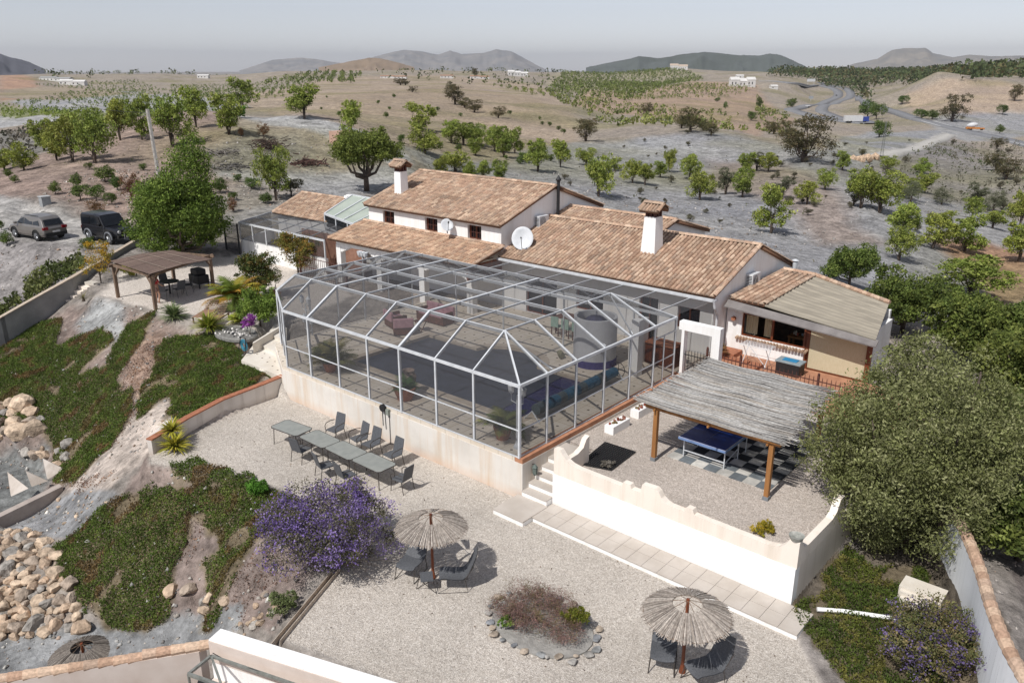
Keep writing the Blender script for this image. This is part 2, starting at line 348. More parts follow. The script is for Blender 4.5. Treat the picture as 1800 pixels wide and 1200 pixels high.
ICER = ['1345 1055,1370 1060,1440 1050,1450 975,1490 960,1580 1030,1600 1090,1700 1150,1740 1200,1640 1240,1500 1215,1415 1115,1400 1085', '1440 1000,1600 990,1650 1010,1620 1060,1470 1080']
REG = [  # photo outline, colour, feather
 ('-200 118,2000 118,2000 400,1000 380,-200 420', 'A59A8C', .01),
 ('-100 240,180 212,420 200,400 340,-100 380', '9E8B80', .03),
 ('430 165,560 140,760 132,950 150,1010 190,1020 265,900 275,700 262,520 215,430 190', 'AF9E8B', .015),
 ('560 175,800 150,960 175,990 225,800 215,620 200', 'A89782', .03),
 ('690 255,830 285,900 285,1020 250,1250 232,1420 262,1600 300,1830 400,1830 700,1640 640,1560 570,1420 480,1250 430,1100 390,960 375,830 310,760 300', '9F9FA0', .02),
 ('900 270,1100 290,1250 262,1150 240,1000 252', 'A5A6A7', .02),
 ('1060 385,1400 400,1560 480,1620 600,1500 600,1380 500,1050 420', 'A1A1A3', .03),
 ('1250 285,1380 290,1470 330,1500 400,1560 430,1440 430,1380 360,1240 330', 'A0938B', .03),
 ('1640 425,1720 420,1840 450,1840 520,1760 545,1700 480', 'AE8A70', .02),
 ('1440 300,1640 350,1800 380,1800 310,1660 240,1500 290', '95908F', .03),
 ('1030 150,1180 142,1330 150,1400 212,1330 240,1200 214,1000 185', 'B29A85', .01),
 ('980 122,1190 120,1240 130,1180 150,1120 165,960 150', 'A9A08A', .008),
 ('1080 178,1330 175,1380 210,1330 226,1180 205', 'B09883', .01),
 ('1590 165,1760 142,1830 160,1830 205,1700 208,1600 195', 'B8A48F', .01),
 ('1640 205,1810 196,1830 235,1700 250,1640 230', 'A1A1A2', .01),
 ('1480 240,1650 228,1668 240,1600 270,1490 300,1440 270', '9D9EA0', .01),
 ('1520 272,1590 259,1660 233,1682 238,1610 265,1540 279', 'C0BDB8', .003),
 ('0 132,60 138,80 170,0 178', 'B8967F', .01),
 ('20 178,160 158,270 162,440 188,260 203,190 212,60 198', 'ABABAC', .01),
 ('0 158,120 150,300 168,270 162,100 176,0 172', 'A89A86', .01),
 ('-50 210,170 196,196 203,0 226,-50 232', 'B5B5B4', .004),
 ('-50 236,160 215,190 235,20 290,-50 292', '88857F', .02),
 ('0 185,260 200,190 210,0 206', '8E9468', .01),
 ('420 205,520 203,610 222,690 250,730 285,700 300,640 262,560 235,470 222', 'B2B2B2', .01),
 ('340 268,520 240,560 300,400 300', '94908C', .03),
 ('375 292,560 305,640 300,690 285,730 300,720 330,600 350,470 322,380 310', 'ADADAD', .02),
 ('540 345,480 370,420 405,380 410,330 400,430 370', 'ABA7A4', .015),
 ('-60 340,70 360,130 382,220 395,240 425,215 442,60 446,20 420,-60 390', 'B5B2AD', .012),
 ('-60 330,60 336,150 372,220 385,250 395,300 370,250 340,60 318,-60 300', 'A38E82', .02),
 ('-60 430,200 438,240 440,150 480,0 570,-60 560', 'A09B98', .02),
 ('-60 620,120 540,280 560,340 590,470 600,480 660,300 760,120 860,-60 780', '9C8B82', .01),
 ('170 525,215 530,225 600,150 625,130 570', 'A6A8A8', .01),
 ('230 600,290 580,310 640,240 700,220 660', 'A58C7C', .01),
 ('120 850,190 770,300 690,420 650,470 640,496 664,480 690,400 742,330 742,262 795,250 812,160 900,130 880', 'D5C7BB', .006),
 ('200 900,260 800,440 845,540 880,560 1000,480 1110,300 1100,180 1100,90 960,160 900', '9C8C84', .01),
 ('-60 780,90 786,64 835,0 885,-60 900', '8F9291', .006),
 ('-60 905,130 862,220 880,150 950,60 940,-60 935', 'A3A4A5', .006),
 ('-60 1112,150 1096,330 1075,430 1060,420 1110,340 1150,-60 1200', '9A9C9D', .006),
 ('1690 900,1740 950,1830 1150,1830 1230,1900 1000,1780 850', '8F8580', .01),
 ('1340 1050,1480 980,1660 900,1800 1200,1500 1210,1420 1120', '7E7466', .008),
]
for _p in ICE+ICER: REG.append((_p, '857860', .005))
_lin0 = lin
def glin(h):
    c = _lin0(h, 0.8); l = c.mean(); return l+(c-l)*0.88
def ground_colour(X, Y):
    U_, V_ = uv(X, Y); n = len(X)
    col = np.tile(glin('A29A92'), (n, 1)); r = np.hypot(X, Y)
    w1 = fbm(U_*60, V_*60, 4)*0.012 + fbm(X/3, Y/3, 3)*0.10/np.maximum(r, 1)
    for s, hx, fe in REG:
        pl = []
        for t in s.split(','):
            a, b = [float(q) for q in t.split()]
            if b < 122: b = 122
            q = G(a, b, 260); pl.append(tuple(float(c) for c in (uv(q[0], q[1]))))
        d = dist_poly(U_, V_, pl) + w1
        t = np.clip(0.5-d/(2*fe), 0, 1)[:, None]; col = col*(1-t)+glin(hx)*t
    gv = np.zeros(n)
    for (poly, z, wd), hx, g, e in zip(FLATS, ('8F9291', 'AFA49B', 'DFD6CC', 'B5B2AD', 'CEC6BC', 'CBC2B8'), (0, .2, 1, 0.1, 1, 1), (.4, .5, .35, 1.2, .15, .1)):
        if z < -.4 and z > -.5: continue
        d = dist_poly(X, Y, poly) + 0.35*fbm(X*1.3, Y*1.3, 3)*(e > .3); t = np.clip(0.5-d/e, 0, 1)
        if wd < 1.4: col = col*(1-t[:, None])+glin(hx)*t[:, None]; gv = gv*(1-t)+g*t
    k = 1+0.22*fbm(X/2.5, Y/2.5, 4)*(1-gv)
    k2 = np.clip(fbm(X/40+3, Y/40, 4)*1.2, -.5, .5)*(r > 60)
    col = col*k[:, None]; green = glin('83804E'); t = np.clip(k2, 0, .5)[:, None]; col = col*(1-t)+green*t
    col = col*(1+.03*np.clip((r-45)/20, 0, 1))[:, None]
    till = np.clip((r-30)/20, 0, 1)*(gv < .05)
    return col, gv, till
nr, na = 620, 470
az_ = np.concatenate([np.linspace(-130, -42, 30)[:-1], np.linspace(-42, 42, na-60), np.linspace(42, 130, 32)[1:]]); na = len(az_)
az_ = np.radians(az_)+HEAD
rs_ = np.exp(np.concatenate([[math.log(1.5)], np.linspace(math.log(6), math.log(120), 430), np.linspace(math.log(120), math.log(2600), 171)[1:], np.linspace(math.log(2600), math.log(20000), 20)[1:]])); nr = len(rs_)
RR, AA = np.meshgrid(rs_, az_, indexing='ij'); GX = (RR*np.cos(AA)).ravel(); GY = (RR*np.sin(AA)).ravel(); GZ = H(GX, GY)
pit = in_poly(GX, GY, [(20.6, 17.2), (27.9, 15.9), (27.9, 27), (20.6, 27)]); GZ[pit] = -0.5
idx = np.arange(nr*na).reshape(nr, na)
GF = np.stack([idx[:-1, :-1], idx[1:, :-1], idx[1:, 1:], idx[:-1, 1:]], -1).reshape(-1, 4)
gcol, gvv, till = ground_colour(GX, GY)
s = NT('ground_soil'); s.p.inputs['Roughness'].default_value = 0.95; s.p.inputs['Specular IOR Level'].default_value = 0.1
g = s.n('NewGeometry'); pos = g.outputs['Position']; ac = s.n('Attribute'); ac.attribute_name = 'Col'; ag = s.n('Attribute'); ag.attribute_name = 'gravel'
n1 = s.noise(pos, 0.35, 8, 0.65); n2 = s.noise(pos, 3.0, 6, 0.7); n3 = s.noise(pos, 0.03, 6, 0.6)
vo = s.n('TexVoronoi'); vo.inputs['Scale'].default_value = 34; s.l(pos, vo.inputs['Vector'])
vb = s.n('SeparateColor'); s.l(vo.outputs['Color'], vb.inputs[0])
c0 = s.mix(1.0, ac.outputs['Color'], s.ramp(n1.outputs['Fac'], [(0.3, 0.72), (0.7, 1.22)]).outputs[0], 'MULTIPLY')
c0 = s.mix(1.0, c0, s.ramp(n2.outputs['Fac'], [(0.32, 0.66), (0.5, 1.0), (0.68, 1.30)]).outputs[0], 'MULTIPLY')
n5 = s.noise(pos, 0.9, 10, 0.78)
c0 = s.mix(1.0, c0, s.ramp(n5.outputs['Fac'], [(0.40, 0.66), (0.5, 1.0), (0.60, 1.30)]).outputs[0], 'MULTIPLY')
c0 = s.mix(1.0, c0, s.ramp(n3.outputs['Fac'], [(0.3, (0.84, 0.84, 0.88)), (0.7, (1.12, 1.09, 1.02))]).outputs[0], 'MULTIPLY')
n4 = s.noise(pos, 0.3, 6, 0.62)
cg = s.mix(1.0, ac.outputs['Color'], s.ramp(vb.outputs[0], [(0.0, (0.72, 0.69, 0.66)), (0.35, (0.99, 0.96, 0.93)), (0.7, (1.1, 1.08, 1.05)), (1.0, (1.36, 1.36, 1.36))]).outputs[0], 'MULTIPLY')
cg = s.mix(1.0, cg, s.ramp(n4.outputs['Fac'], [(0.3, 0.84), (0.7, 1.09)]).outputs[0], 'MULTIPLY')
s.l(s.mix(ag.outputs['Fac'], c0, cg), s.p.inputs['Base Color'])
mp = s.n('Mapping'); mp.inputs['Rotation'].default_value = (0, 0, R(25)); s.l(pos, mp.inputs['Vector'])
wv = s.n('TexWave'); wv.inputs['Scale'].default_value = 0.42; wv.inputs['Distortion'].default_value = 14; wv.inputs['Detail'].default_value = 3; wv.inputs['Detail Scale'].default_value = 1.2; s.l(mp.outputs[0], wv.inputs['Vector'])
at_ = s.n('Attribute'); at_.attribute_name = 'till'
ma = s.n('Math'); ma.operation = 'MULTIPLY'; s.l(wv.outputs['Fac'], ma.inputs[0]); mh = s.n('Math'); mh.operation = 'MULTIPLY'; mh.inputs[1].default_value = .45; s.l(at_.outputs['Fac'], mh.inputs[0]); s.l(mh.outputs[0], ma.inputs[1])
m2_ = s.n('Math'); m2_.operation = 'MULTIPLY'; m2_.inputs[1].default_value = 1.4; s.l(n2.outputs['Fac'], m2_.inputs[0])
m3_ = s.n('Math'); m3_.operation = 'ADD'; s.l(ma.outputs[0], m3_.inputs[0]); s.l(m2_.outputs[0], m3_.inputs[1])
n6 = s.noise(pos, 1.1, 9, 0.72); gi = s.n('Math'); gi.operation = 'SUBTRACT'; gi.inputs[0].default_value = 2.6; gj = s.n('Math'); gj.operation = 'MULTIPLY'; gj.inputs[1].default_value = 2.5; s.l(ag.outputs['Fac'], gj.inputs[0]); s.l(gj.outputs[0], gi.inputs[1])
gk = s.n('Math'); gk.operation = 'MULTIPLY_ADD'; s.l(n6.outputs['Fac'], gk.inputs[0]); s.l(gi.outputs[0], gk.inputs[1]); s.l(m3_.outputs[0], gk.inputs[2]); m3_ = gk
m4_ = s.n('Math'); m4_.operation = 'MULTIPLY_ADD'; m4_.inputs[1].default_value = 0.25; s.l(vo.outputs['Distance'], m4_.inputs[0]); s.l(m3_.outputs[0], m4_.inputs[2])
s.bump(m4_.outputs[0], 0.55, 0.16)
ground = fastmesh('ground', np.stack([GX, GY, GZ], -1), GF, s.m, smooth=True); tag(ground, kind='structure')
gm = ground.data; at = gm.attributes.new('Col', 'FLOAT_COLOR', 'POINT'); at.data.foreach_set('color', np.concatenate([gcol, np.ones((len(gcol), 1))], 1).astype(np.float32).ravel())
at = gm.attributes.new('gravel', 'FLOAT', 'POINT'); at.data.foreach_set('value', gvv.astype(np.float32))
at = gm.attributes.new('till', 'FLOAT', 'POINT'); at.data.foreach_set('value', till.astype(np.float32))
# ================================================================== buildings
def wallx(mb, x0, x1, y0, y1, z0, z1, holes=(), col=None):
    """wall lying along y (thickness x0..x1) with rectangular openings (ya, yb, za, zb)"""
    ys = sorted({y0, y1, *[h[0] for h in holes], *[h[1] for h in holes]}); zs = sorted({z0, z1, *[h[2] for h in holes], *[h[3] for h in holes]})
    for a, b in zip(ys[:-1], ys[1:]):
        run = None
        for c, d in zip(zs[:-1], zs[1:]):
            solid = not any(h[0] < (a+b)/2 < h[1] and h[2] < (c+d)/2 < h[3] for h in holes)
            if solid: run = (run[0], d) if run else (c, d)
            if (not solid or d == zs[-1]) and run: mb.box(x0, x1, a, b, run[0], run[1], col); run = None
TILE_COLS = [lin(c, 0.92) for c in ('BE9A7C', 'B69074', 'CAA98A', 'AC886C', 'BFA086', 'CDAF92', 'A48A74', 'BA967A', 'CAAA8C', 'B08E72')]
TILE_COLS = [(lambda v: v.mean()+(v-v.mean())*.82)(c*.85+sum(TILE_COLS)/10*.15) for c in TILE_COLS]
def tiles(name, e0, e1, r0, r1, parent, sp=0.215, ln=0.36, seed=1, warm=0.0, rag=0.0):
    """barrel tiles on the plane eave e0-e1 / ridge r0-r1; the mesh also carries the channel slab"""
    rg = np.random.default_rng(seed); e0, e1, r0, r1 = [np.array(p, float) for p in (e0, e1, r0, r1)]
    n = max(1, int(np.linalg.norm(e1-e0)/sp)); m_ = max(1, int(np.linalg.norm(((r0+r1)-(e0+e1))/2)/ln))
    nrm = np.cross(e1-e0, r0-e0); nrm /= np.linalg.norm(nrm); nrm *= np.sign(nrm[2])
    V = []; F = []; C = []; K = 5
    th = np.linspace(0, math.pi, K+1)
    for i in range(n):
        fa = (i+0.5)/n; E = e0+(e1-e0)*fa; Rg = r0+(r1-r0)*fa; ax = (e1-e0)/np.linalg.norm(e1-e0)
        # channel between the cover tiles
        for j in range(m_):
            a = j/m_; b = (j+1.12)/m_; A = E+(Rg-E)*a; B = E+(Rg-E)*min(b, 1.0); jj = rg.normal()*0.006
            A = A - (Rg-E)/np.linalg.norm(Rg-E)*(0.05 if j == 0 else 0)
            c = TILE_COLS[rg.integers(len(TILE_COLS))]*rg.uniform(0.78, 1.16)*(0.9+0.25*vnoise(np.array([i/9.+seed]), np.array([j/4.]))[0])
            c = c*np.array([1+warm, 1, 1-warm])
            wA, wB = sp*0.40, sp*0.33; hA, hB = 0.085, 0.05
            k = len(V)
            for P, w_, h_ in ((A, wA, hA), (B, wB, hB)):
                for t in th: V.append(P+ax*(w_*math.cos(t)+jj)+nrm*(0.015+h_*math.sin(t)))
            for q in range(K): F.append((k+q, k+q+1, k+K+2+q, k+K+1+q)); C.append(c)
            # front lip of the tile (open end closed by a shallow face)
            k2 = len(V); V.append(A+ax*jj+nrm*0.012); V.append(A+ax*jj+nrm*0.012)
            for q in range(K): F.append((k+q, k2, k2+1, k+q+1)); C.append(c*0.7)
    # channel slab
    g = 0.12
    k = len(V); P4 = [e0, e1, r1, r0]; V += [p+nrm*0.012 for p in P4]+[p-nrm*g for p in P4]
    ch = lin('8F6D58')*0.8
    for f in ((0, 1, 2, 3), (7, 6, 5, 4), (0, 4, 5, 1), (1, 5, 6, 2), (2, 6, 7, 3), (3, 7, 4, 0)): F.append(tuple(k+q for q in f)); C.append(ch)
    # verge and ridge tiles
    def ridge(a, b, rad, tl=0.38):
        L = np.linalg.norm(b-a); nn = max(1, int(L/tl)); d = (b-a)/L; sd = np.cross(d, (0, 0, 1.0)); sd /= np.linalg.norm(sd); up = np.cross(sd, d)
        for q in range(nn):
            A = a+d*L*q/nn; B = a+d*L*(q+1.1)/nn; c = TILE_COLS[rg.integers(len(TILE_COLS))]*rg.uniform(0.85, 1.15); kk = len(V)
            for P, rr in ((A, rad*1.1), (B, rad*0.9)):
                for t in th: V.append(P+sd*rr*math.cos(t)+up*rr*0.8*math.sin(t))
            for t in range(K): F.append((kk+t, kk+t+1, kk+K+2+t, kk+K+1+t)); C.append(c)
    if ln != 0.361: ridge(r0+nrm*0.05, r1+nrm*0.05, 0.12)
    ridge(e0+nrm*0.04, r0+nrm*0.04, 0.09); ridge(e1+nrm*0.04, r1+nrm*0.04, 0.09)
    F = [tuple(f) for f in F]
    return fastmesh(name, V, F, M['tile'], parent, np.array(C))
house = thing('house', 'white farmhouse with tiled gable roofs and a tall wing behind the pool cage', 'house', (31, 27.5, 1.4))
RW = M['render_white']
# tall wing ---------------------------------------------------------
TX0, TX1, TY0, TY1 = 31.0, 39.8, 27.5, 38.1
wins = [(XP(683, 381, 31)[1], 0), (XP(758, 395, 31)[1], 0), (XP(834, 408, 31)[1], 0)]
holes = [(y-0.5, y+0.5, 4.72, 5.48) for y, _ in wins]
b = MB(); wallx(b, TX0, TX0+0.35, TY0, TY1, 0.8, 5.7, holes)
b.box(TX0+.35, TX1, TY1-.35, TY1, 0.8, 5.7); b.box(TX0+.35, TX1, TY0, TY0+.35, 0.8, 5.7); b.box(TX1-.3, TX1, TY0+.35, TY1-.35, .8, 5.7)
AP = (35.4, 7.2)
b.slab([(TX0, TY0, 5.7), (TX1, TY0, 5.7), (AP[0], TY0, AP[1]-.05)], 0.35, d=(0, 1, 0)); b.slab([(TX0, TY1, 5.7), (TX1, TY1, 5.7), (AP[0], TY1, AP[1]-.05)], 0.35, d=(0, -1, 0))
b.build('wall', RW, house)
for y, _ in wins:
    f = MB(); f.box(31.16, 31.22, y-.5, y+.5, 4.72, 4.78).box(31.16, 31.22, y-.5, y+.5, 5.42, 5.48).box(31.16, 31.22, y-.5, y-.42, 4.78, 5.42).box(31.16, 31.22, y+.42, y+.5, 4.78, 5.42).box(31.16, 31.22, y-.03, y+.03, 4.78, 5.42)
    fo = f.build('window', M['wood_red'], house)
    g = MB(); g.box(31.24, 31.26, y-.45, y+.45, 4.76, 5.44); g.build('pane', M['glass_dark'], fo)
    g = MB()
    for q in range(7): g.tube([(31.08, y-.42+q*.14, 4.73), (31.08, y-.42+q*.14, 5.47)], .012, 5)
    g.bar((31.08, y-.48, 5.1), (31.08, y+.48, 5.1), .02, .02); g.build('grille', M['rust'], fo)
    g = MB(); g.box(30.93, 31.18, y-.56, y+.56, 4.66, 4.715); g.build('sill', M['terracotta'], fo)
rf = tiles('roof', (30.72, TY1+.12, 5.72), (30.72, TY0-.12, 5.72), (AP[0], TY1+.12, 7.27), (AP[0], TY0-.12, 7.27), house, seed=3)
tiles('roof', (40.1, TY1+.12, 5.65), (40.1, TY0-.12, 5.65), (AP[0]+.02, TY1+.12, 7.26), (AP[0]+.02, TY0-.12, 7.26), house, seed=4)
# porch roof of the tall wing --------------------------------------
tiles('roof', (28.35, 38.75, 3.98), (28.45, 27.35, 4.0), (31.0, 38.55, 4.66), (31.0, 27.35, 4.6), house, seed=5, warm=0.04)
b = MB(); b.box(28.75, 29.05, 27.5, 38.5, 3.55, 3.93)
pys = [27.65, 31.2, 34.7, 38.3]
for y in pys: b.box(28.72, 29.08, y-.2, y+.2, 1.3, 3.6)
for a, c in zip(pys[:-1], pys[1:]):      # arch shoulders
    for (y0, sg) in ((a+.2, 1), (c-.2, -1)):
        for q in range(5):
            t = q/5; b.box(28.76, 29.04, min(y0, y0+sg*(0.16*(5-q))), max(y0, y0+sg*(0.16*(5-q))), 3.55-0.07*(q+1), 3.55-0.07*q)
b.build('arcade', RW, house)
b = MB()
for q in range(16): b.box(28.35, 30.95, 28.0+q*.7, 28.1+q*.7, 3.93-.0, 3.96)
b.build('rafter', M['wood_dark'], house)
b = MB(); b.box(28.35, 30.9, 27.38, 27.46, 3.3, 4.02); b.box(28.35, 28.45, 27.46, 27.5, 3.4, 3.98); b.build('fascia', M['wood_red'], house)
# low wing ----------------------------------------------------------
LY0, LY1 = 15.26, 27.5
hl = [(15.9, 17.0, 2.4, 3.4), (18.0, 19.0, 1.42, 3.5), (21.0, 22.6, 2.2, 3.3), (23.8, 25.8, 1.42, 3.4)]
b = MB(); wallx(b, 31.0, 31.35, LY0, LY1-.003, 0.8, 4.12, hl); b.box(31.35, 39.0, LY0, LY0+.35, .8, 4.12); b.box(38.7, 39.0, LY0+.35, LY1, .8, 4.12)
b.slab([(31.0, LY0, 4.12), (39.0, LY0, 4.12), (34.98, LY0, 5.58)], 0.35, d=(0, 1, 0)); b.build('wall', RW, house)
for i, h_ in enumerate(hl):
    f = MB(); y0, y1, z0, z1 = h_
    for a in ((y0, y0+.07), (y1-.07, y1), ((y0+y1)/2-.03, (y0+y1)/2+.03)): f.box(31.12, 31.18, a[0], a[1], z0+.06, z1-.06)
    f.box(31.12, 31.18, y0, y1, z1-.06, z1).box(31.12, 31.18, y0, y1, z0, z0+.06)
    fo = f.build('door' if z0 < 2 else 'window', M['wood_red'], house); g = MB(); g.box(31.2, 31.22, y0+.05, y1-.05, z0+.05, z1-.05); g.build('pane', M['glass_dark'], fo)
tiles('roof', (30.72, LY1-.05, 4.14), (30.72, LY0-.1, 4.2), (34.98, LY1-.05, 5.66), (34.98, LY0-.1, 5.72), house, seed=8)
tiles('roof', (39.3, LY1, 4.05), (39.3, LY0-.1, 4.05), (35.0, LY1, 5.65), (35.0, LY0-.1, 5.71), house, seed=9)
# rear wing seen over the low ridge
RX = 38.6
pA = XP(975, 366, RX); pB = XP(1178, 387, RX)
tiles('roof', (35.25, 27.4, 5.6), (35.25, 20.6, 5.6), (36.8, 27.4, 6.0), (36.8, 20.6, 6.0), house, seed=10)
b = MB(); b.slab([(35.5, 20.8, 4.6), (40.4, 20.8, 4.6), (40.4, 20.8, 4.95), (36.8, 20.8, 5.88), (35.5, 20.8, 5.55)], .3, d=(0, 1, 0)); b.build('wall', RW, house)
tiles('roof', (40.6, 27.4, 4.95), (40.6, 20.6, 4.95), (36.82, 27.4, 5.99), (36.82, 20.6, 5.99), house, seed=11)
# gutter and downpipe of the low wing
b = MB(); b.box(30.5, 30.66, 15.1, 27.4, 4.0, 4.1); b.box(30.66, 31.0, 15.1, 27.3, 3.96, 4.03); b.build('gutter', M['alu'], house)
b = MB(); b.tube([(30.6, 15.12, 4.05), (30.7, 15.08, 3.7), (31.12, 15.14, 3.3), (31.12, 15.16, 1.45)], .055, 8); b.build('downpipe', M['alu'], house)
# chimneys ----------------------------------------------------------
def chimney(c, w_, z0, z1, cap=0.45, seed=0, flare=1.0):
    b = MB(); x, y = c; q = w_/2; f = flare
    lv = [(q*f*1.12, z0), (q*f*1.05, z0+(z1-z0)*.3), (q, z1)]
    vs = [(x+sx*r, y+sy*r, z) for r, z in lv for sx, sy in ((-1, -1), (1, -1), (1, 1), (-1, 1))]
    b.add(vs, [(i*4+k, i*4+(k+1) % 4, (i+1)*4+(k+1) % 4, (i+1)*4+k) for i in range(2) for k in range(4)]+[(8, 9, 10, 11)])
    ch = b.build('chimney', RW, house)
    p = MB()
    for sx in (-1, 0, 1):
        for sy in (-1, 0, 1):
            if sx or sy: p.box(x+sx*q*.72-.06, x+sx*q*.72+.06, y+sy*q*.72-.06, y+sy*q*.72+.06, z1+.002, z1+.3)
    p.box(x-q*.6, x+q*.6, y-q*.6, y+q*.6, z1+.003, z1+.06); p.build('pillar', M['rust'], ch)
    r = q+.2; zz = z1+.3
    tiles('cap', (x-r, y+r, zz), (x-r, y-r, zz), (x, y+r, zz+.28), (x, y-r, zz+.28), ch, sp=.17, ln=.3, seed=seed)
    tiles('cap', (x+r, y+r, zz), (x+r, y-r, zz), (x, y+r, zz+.28), (x, y-r, zz+.28), ch, sp=.17, ln=.3, seed=seed+1)
c1 = XP(1131, 445, 33.3); chimney((33.35, 19.9), 0.62, 4.7, 6.75, seed=20, flare=1.15)
chimney((32.6, 36.9), 0.55, 6.1, 7.6, seed=24)
b = MB(); b.tube([(35.5, 27.28, 4.9), (35.5, 27.28, 7.55)], .09, 10); b.lathe([(.1, 0), (.16, .05), (.16, .1), (.08, .2), (.02, .32)], (35.5, 27.28, 7.55), 10); b.build('flue', M['iron'], house)
# left low roof + lean-to + glazed roof --------------------------------
tiles('roof', (32.6, 50.9, 3.6), (32.9, 44.9, 3.55), (35.9, 51.8, 4.55), (36.3, 46.0, 4.5), house, seed=31)
b = MB(); b.box(32.9, 40, 45.0, 50.7, 1.2, 3.4); b.build('wall', RW, house); b = MB(); b.box(33.0, 39.8, 38.12, 44.98, 1.2, 3.3); b.build('wall', RW, house)
tiles('roof', (39.6, 51.0, 3.5), (39.6, 45.0, 3.5), (35.95, 51.8, 4.54), (36.35, 46.0, 4.49), house, seed=32)
M['poly'] = pmat('poly', 'BFC7B8', 'AEB8AA', scale=1, rough=0.35)
E0, E1, T0, T1 = [np.array(q) for q in ((32.9, 45.1, 4.1), (31.4, 38.3, 3.95), (36.3, 46.3, 4.85), (35.9, 38.3, 4.8))]
b = MB(); b.slab([E0, E1, T1, T0], .03); ps = b.build('conservatory_roof', M['poly'], house)
b = MB()
for q in range(6):
    t = q/5; A = E0+(E1-E0)*t; B = T0+(T1-T0)*t; b.bar(A+(0, 0, .03), B+(0, 0, .03), .09, .07)
b.bar(E0, E1, .12, .12); b.bar(T0, T1, .12, .12); b.build('roof_frame', M['alu'], ps)
b = MB()
for q in range(5):
    t = q/4; A = E0+(E1-E0)*t; b.bar(A-(0, 0, .05), (A[0], A[1], 3.1), .08, .08)
b.bar(E0-(0, 0, .9), E1-(0, 0, .9), .09, .09); b.build('side_frame', M['alu'], ps)
b = MB(); b.slab([E0-(-.03, 0, .1), E1-(-.03, 0, .1), E1-(-.03, 0, .9), E0-(-.03, 0, .9)], .01, d=(1, 0, 0)); b.build('side_glass', M['glass_dark'], ps)
b = MB(); b.blob((36.6, 46.9, 4.6), .5, n=2, sc=(1.2, .7, .6)); b.build('chimney_stump', RW, house)
# ------------------------------------------------------------------ satellite dishes, air conditioners
def dish(loc, r, face, label):
    t = thing('satellite_dish', label, 'satellite dish', loc); f = Vector(face).normalized(); c = Vector(loc); a = f.cross(Vector((0, 0, 1))).normalized(); u = a.cross(f).normalized()
    b = MB(); n = 24; vs = []; fs = []
    for k, (rr, dd) in enumerate(((0.02, -.16), (.35, -.14), (.7, -.08), (1, 0), (1.02, -.01), (.7, -.10), (.35, -.165), (0.02, -.19))):
        vs += [c+a*(r*rr*math.cos(2*math.pi*q/n))+u*(r*rr*1.08*math.sin(2*math.pi*q/n))+f*dd*r*1.2 for q in range(n)]
    fs = [(i*n+q, i*n+(q+1) % n, (i+1)*n+(q+1) % n, (i+1)*n+q) for i in range(7) for q in range(n)]
    b.add(vs, fs); b.build('reflector', M['alu'], t, smooth=True)
    b = MB(); tip = c+f*r*1.1-u*r*.2; b.tube([c-u*r*.98, tip], .015, 6); b.tube([tip-f*.05, tip+f*.1], .04, 8); b.build('feed_arm', M['iron'], t)
    b = MB(); bk = c-f*r*.25; b.tube([bk, bk-f*.15-u*.1, bk-f*.18-u*r*1.1], .03, 7); b.build('mast', M['iron'], t)
d2 = YP(923, 413, 26.6); dish((31.7, 26.65, 5.05), 0.56, (-.75, -.5, .38), 'large round white satellite dish standing at the left end of the low tiled roof')
dish(tuple(XP(786, 395, 30.5)), 0.34, (-.35, -.55, .5), 'small white satellite dish on the tall wing between its second and third window')
def aircon(loc, label, size=(.32, .82, .6)):
    t = thing('air_conditioner', label, 'air conditioner', loc); x, y, z = loc; b = MB()
    b.box(x, x+size[1], y-size[0], y, z, z+size[2]); b.build('casing', M['alu'], t, bevel=.015)
    b = MB(); cx, cz = x+size[1]*.38, z+size[2]/2
    for rr in (.08, .15, .22): b.tube([(cx+rr*math.cos(k*math.pi/10), y-size[0]-.012, cz+rr*math.sin(k*math.pi/10)) for k in range(21)], .008, 4, caps=False)
    for k in range(7): b.bar((x-.006, y-.03, z+.08+k*.07), (x-.006, y-size[0]+.03, z+.08+k*.07), .012, .03)
    b.build('fan_grille', M['iron'], t)
    b = MB(); b.box(x+.1, x+.14, y-size[0], y, z-.07, z-.002).box(x+size[1]-.14, x+size[1]-.1, y-size[0], y, z-.07, z-.002); b.build('bracket', M['iron'], t)
q = YP(1306, 499, 15.2); aircon((33.9, 15.24, 3.98), 'white air conditioner on the grey gable wall beside the studio roof')
aircon((33.7, 27.46, 5.25), 'white air conditioner on the upper gable wall above the large satellite dish')
b = MB(); q = YP(1389, 465, 15.1); b.lathe([(.0, 0), (.1, 0), (.13, .3), (.09, .32), (.18, .42), (.02, .5)], (38.9, 15.0, 3.95), 10)
t = thing('wall_lantern', 'small pointed lantern at the rear corner of the grey gable', 'lantern', (38.9, 15.0, 3.9)); b.build('housing', M['alu'], t)
b = MB(); b.bar((38.9, 15.2, 4.0), (38.9, 15.0, 4.0), .03, .03); b.build('bracket', M['iron'], t)
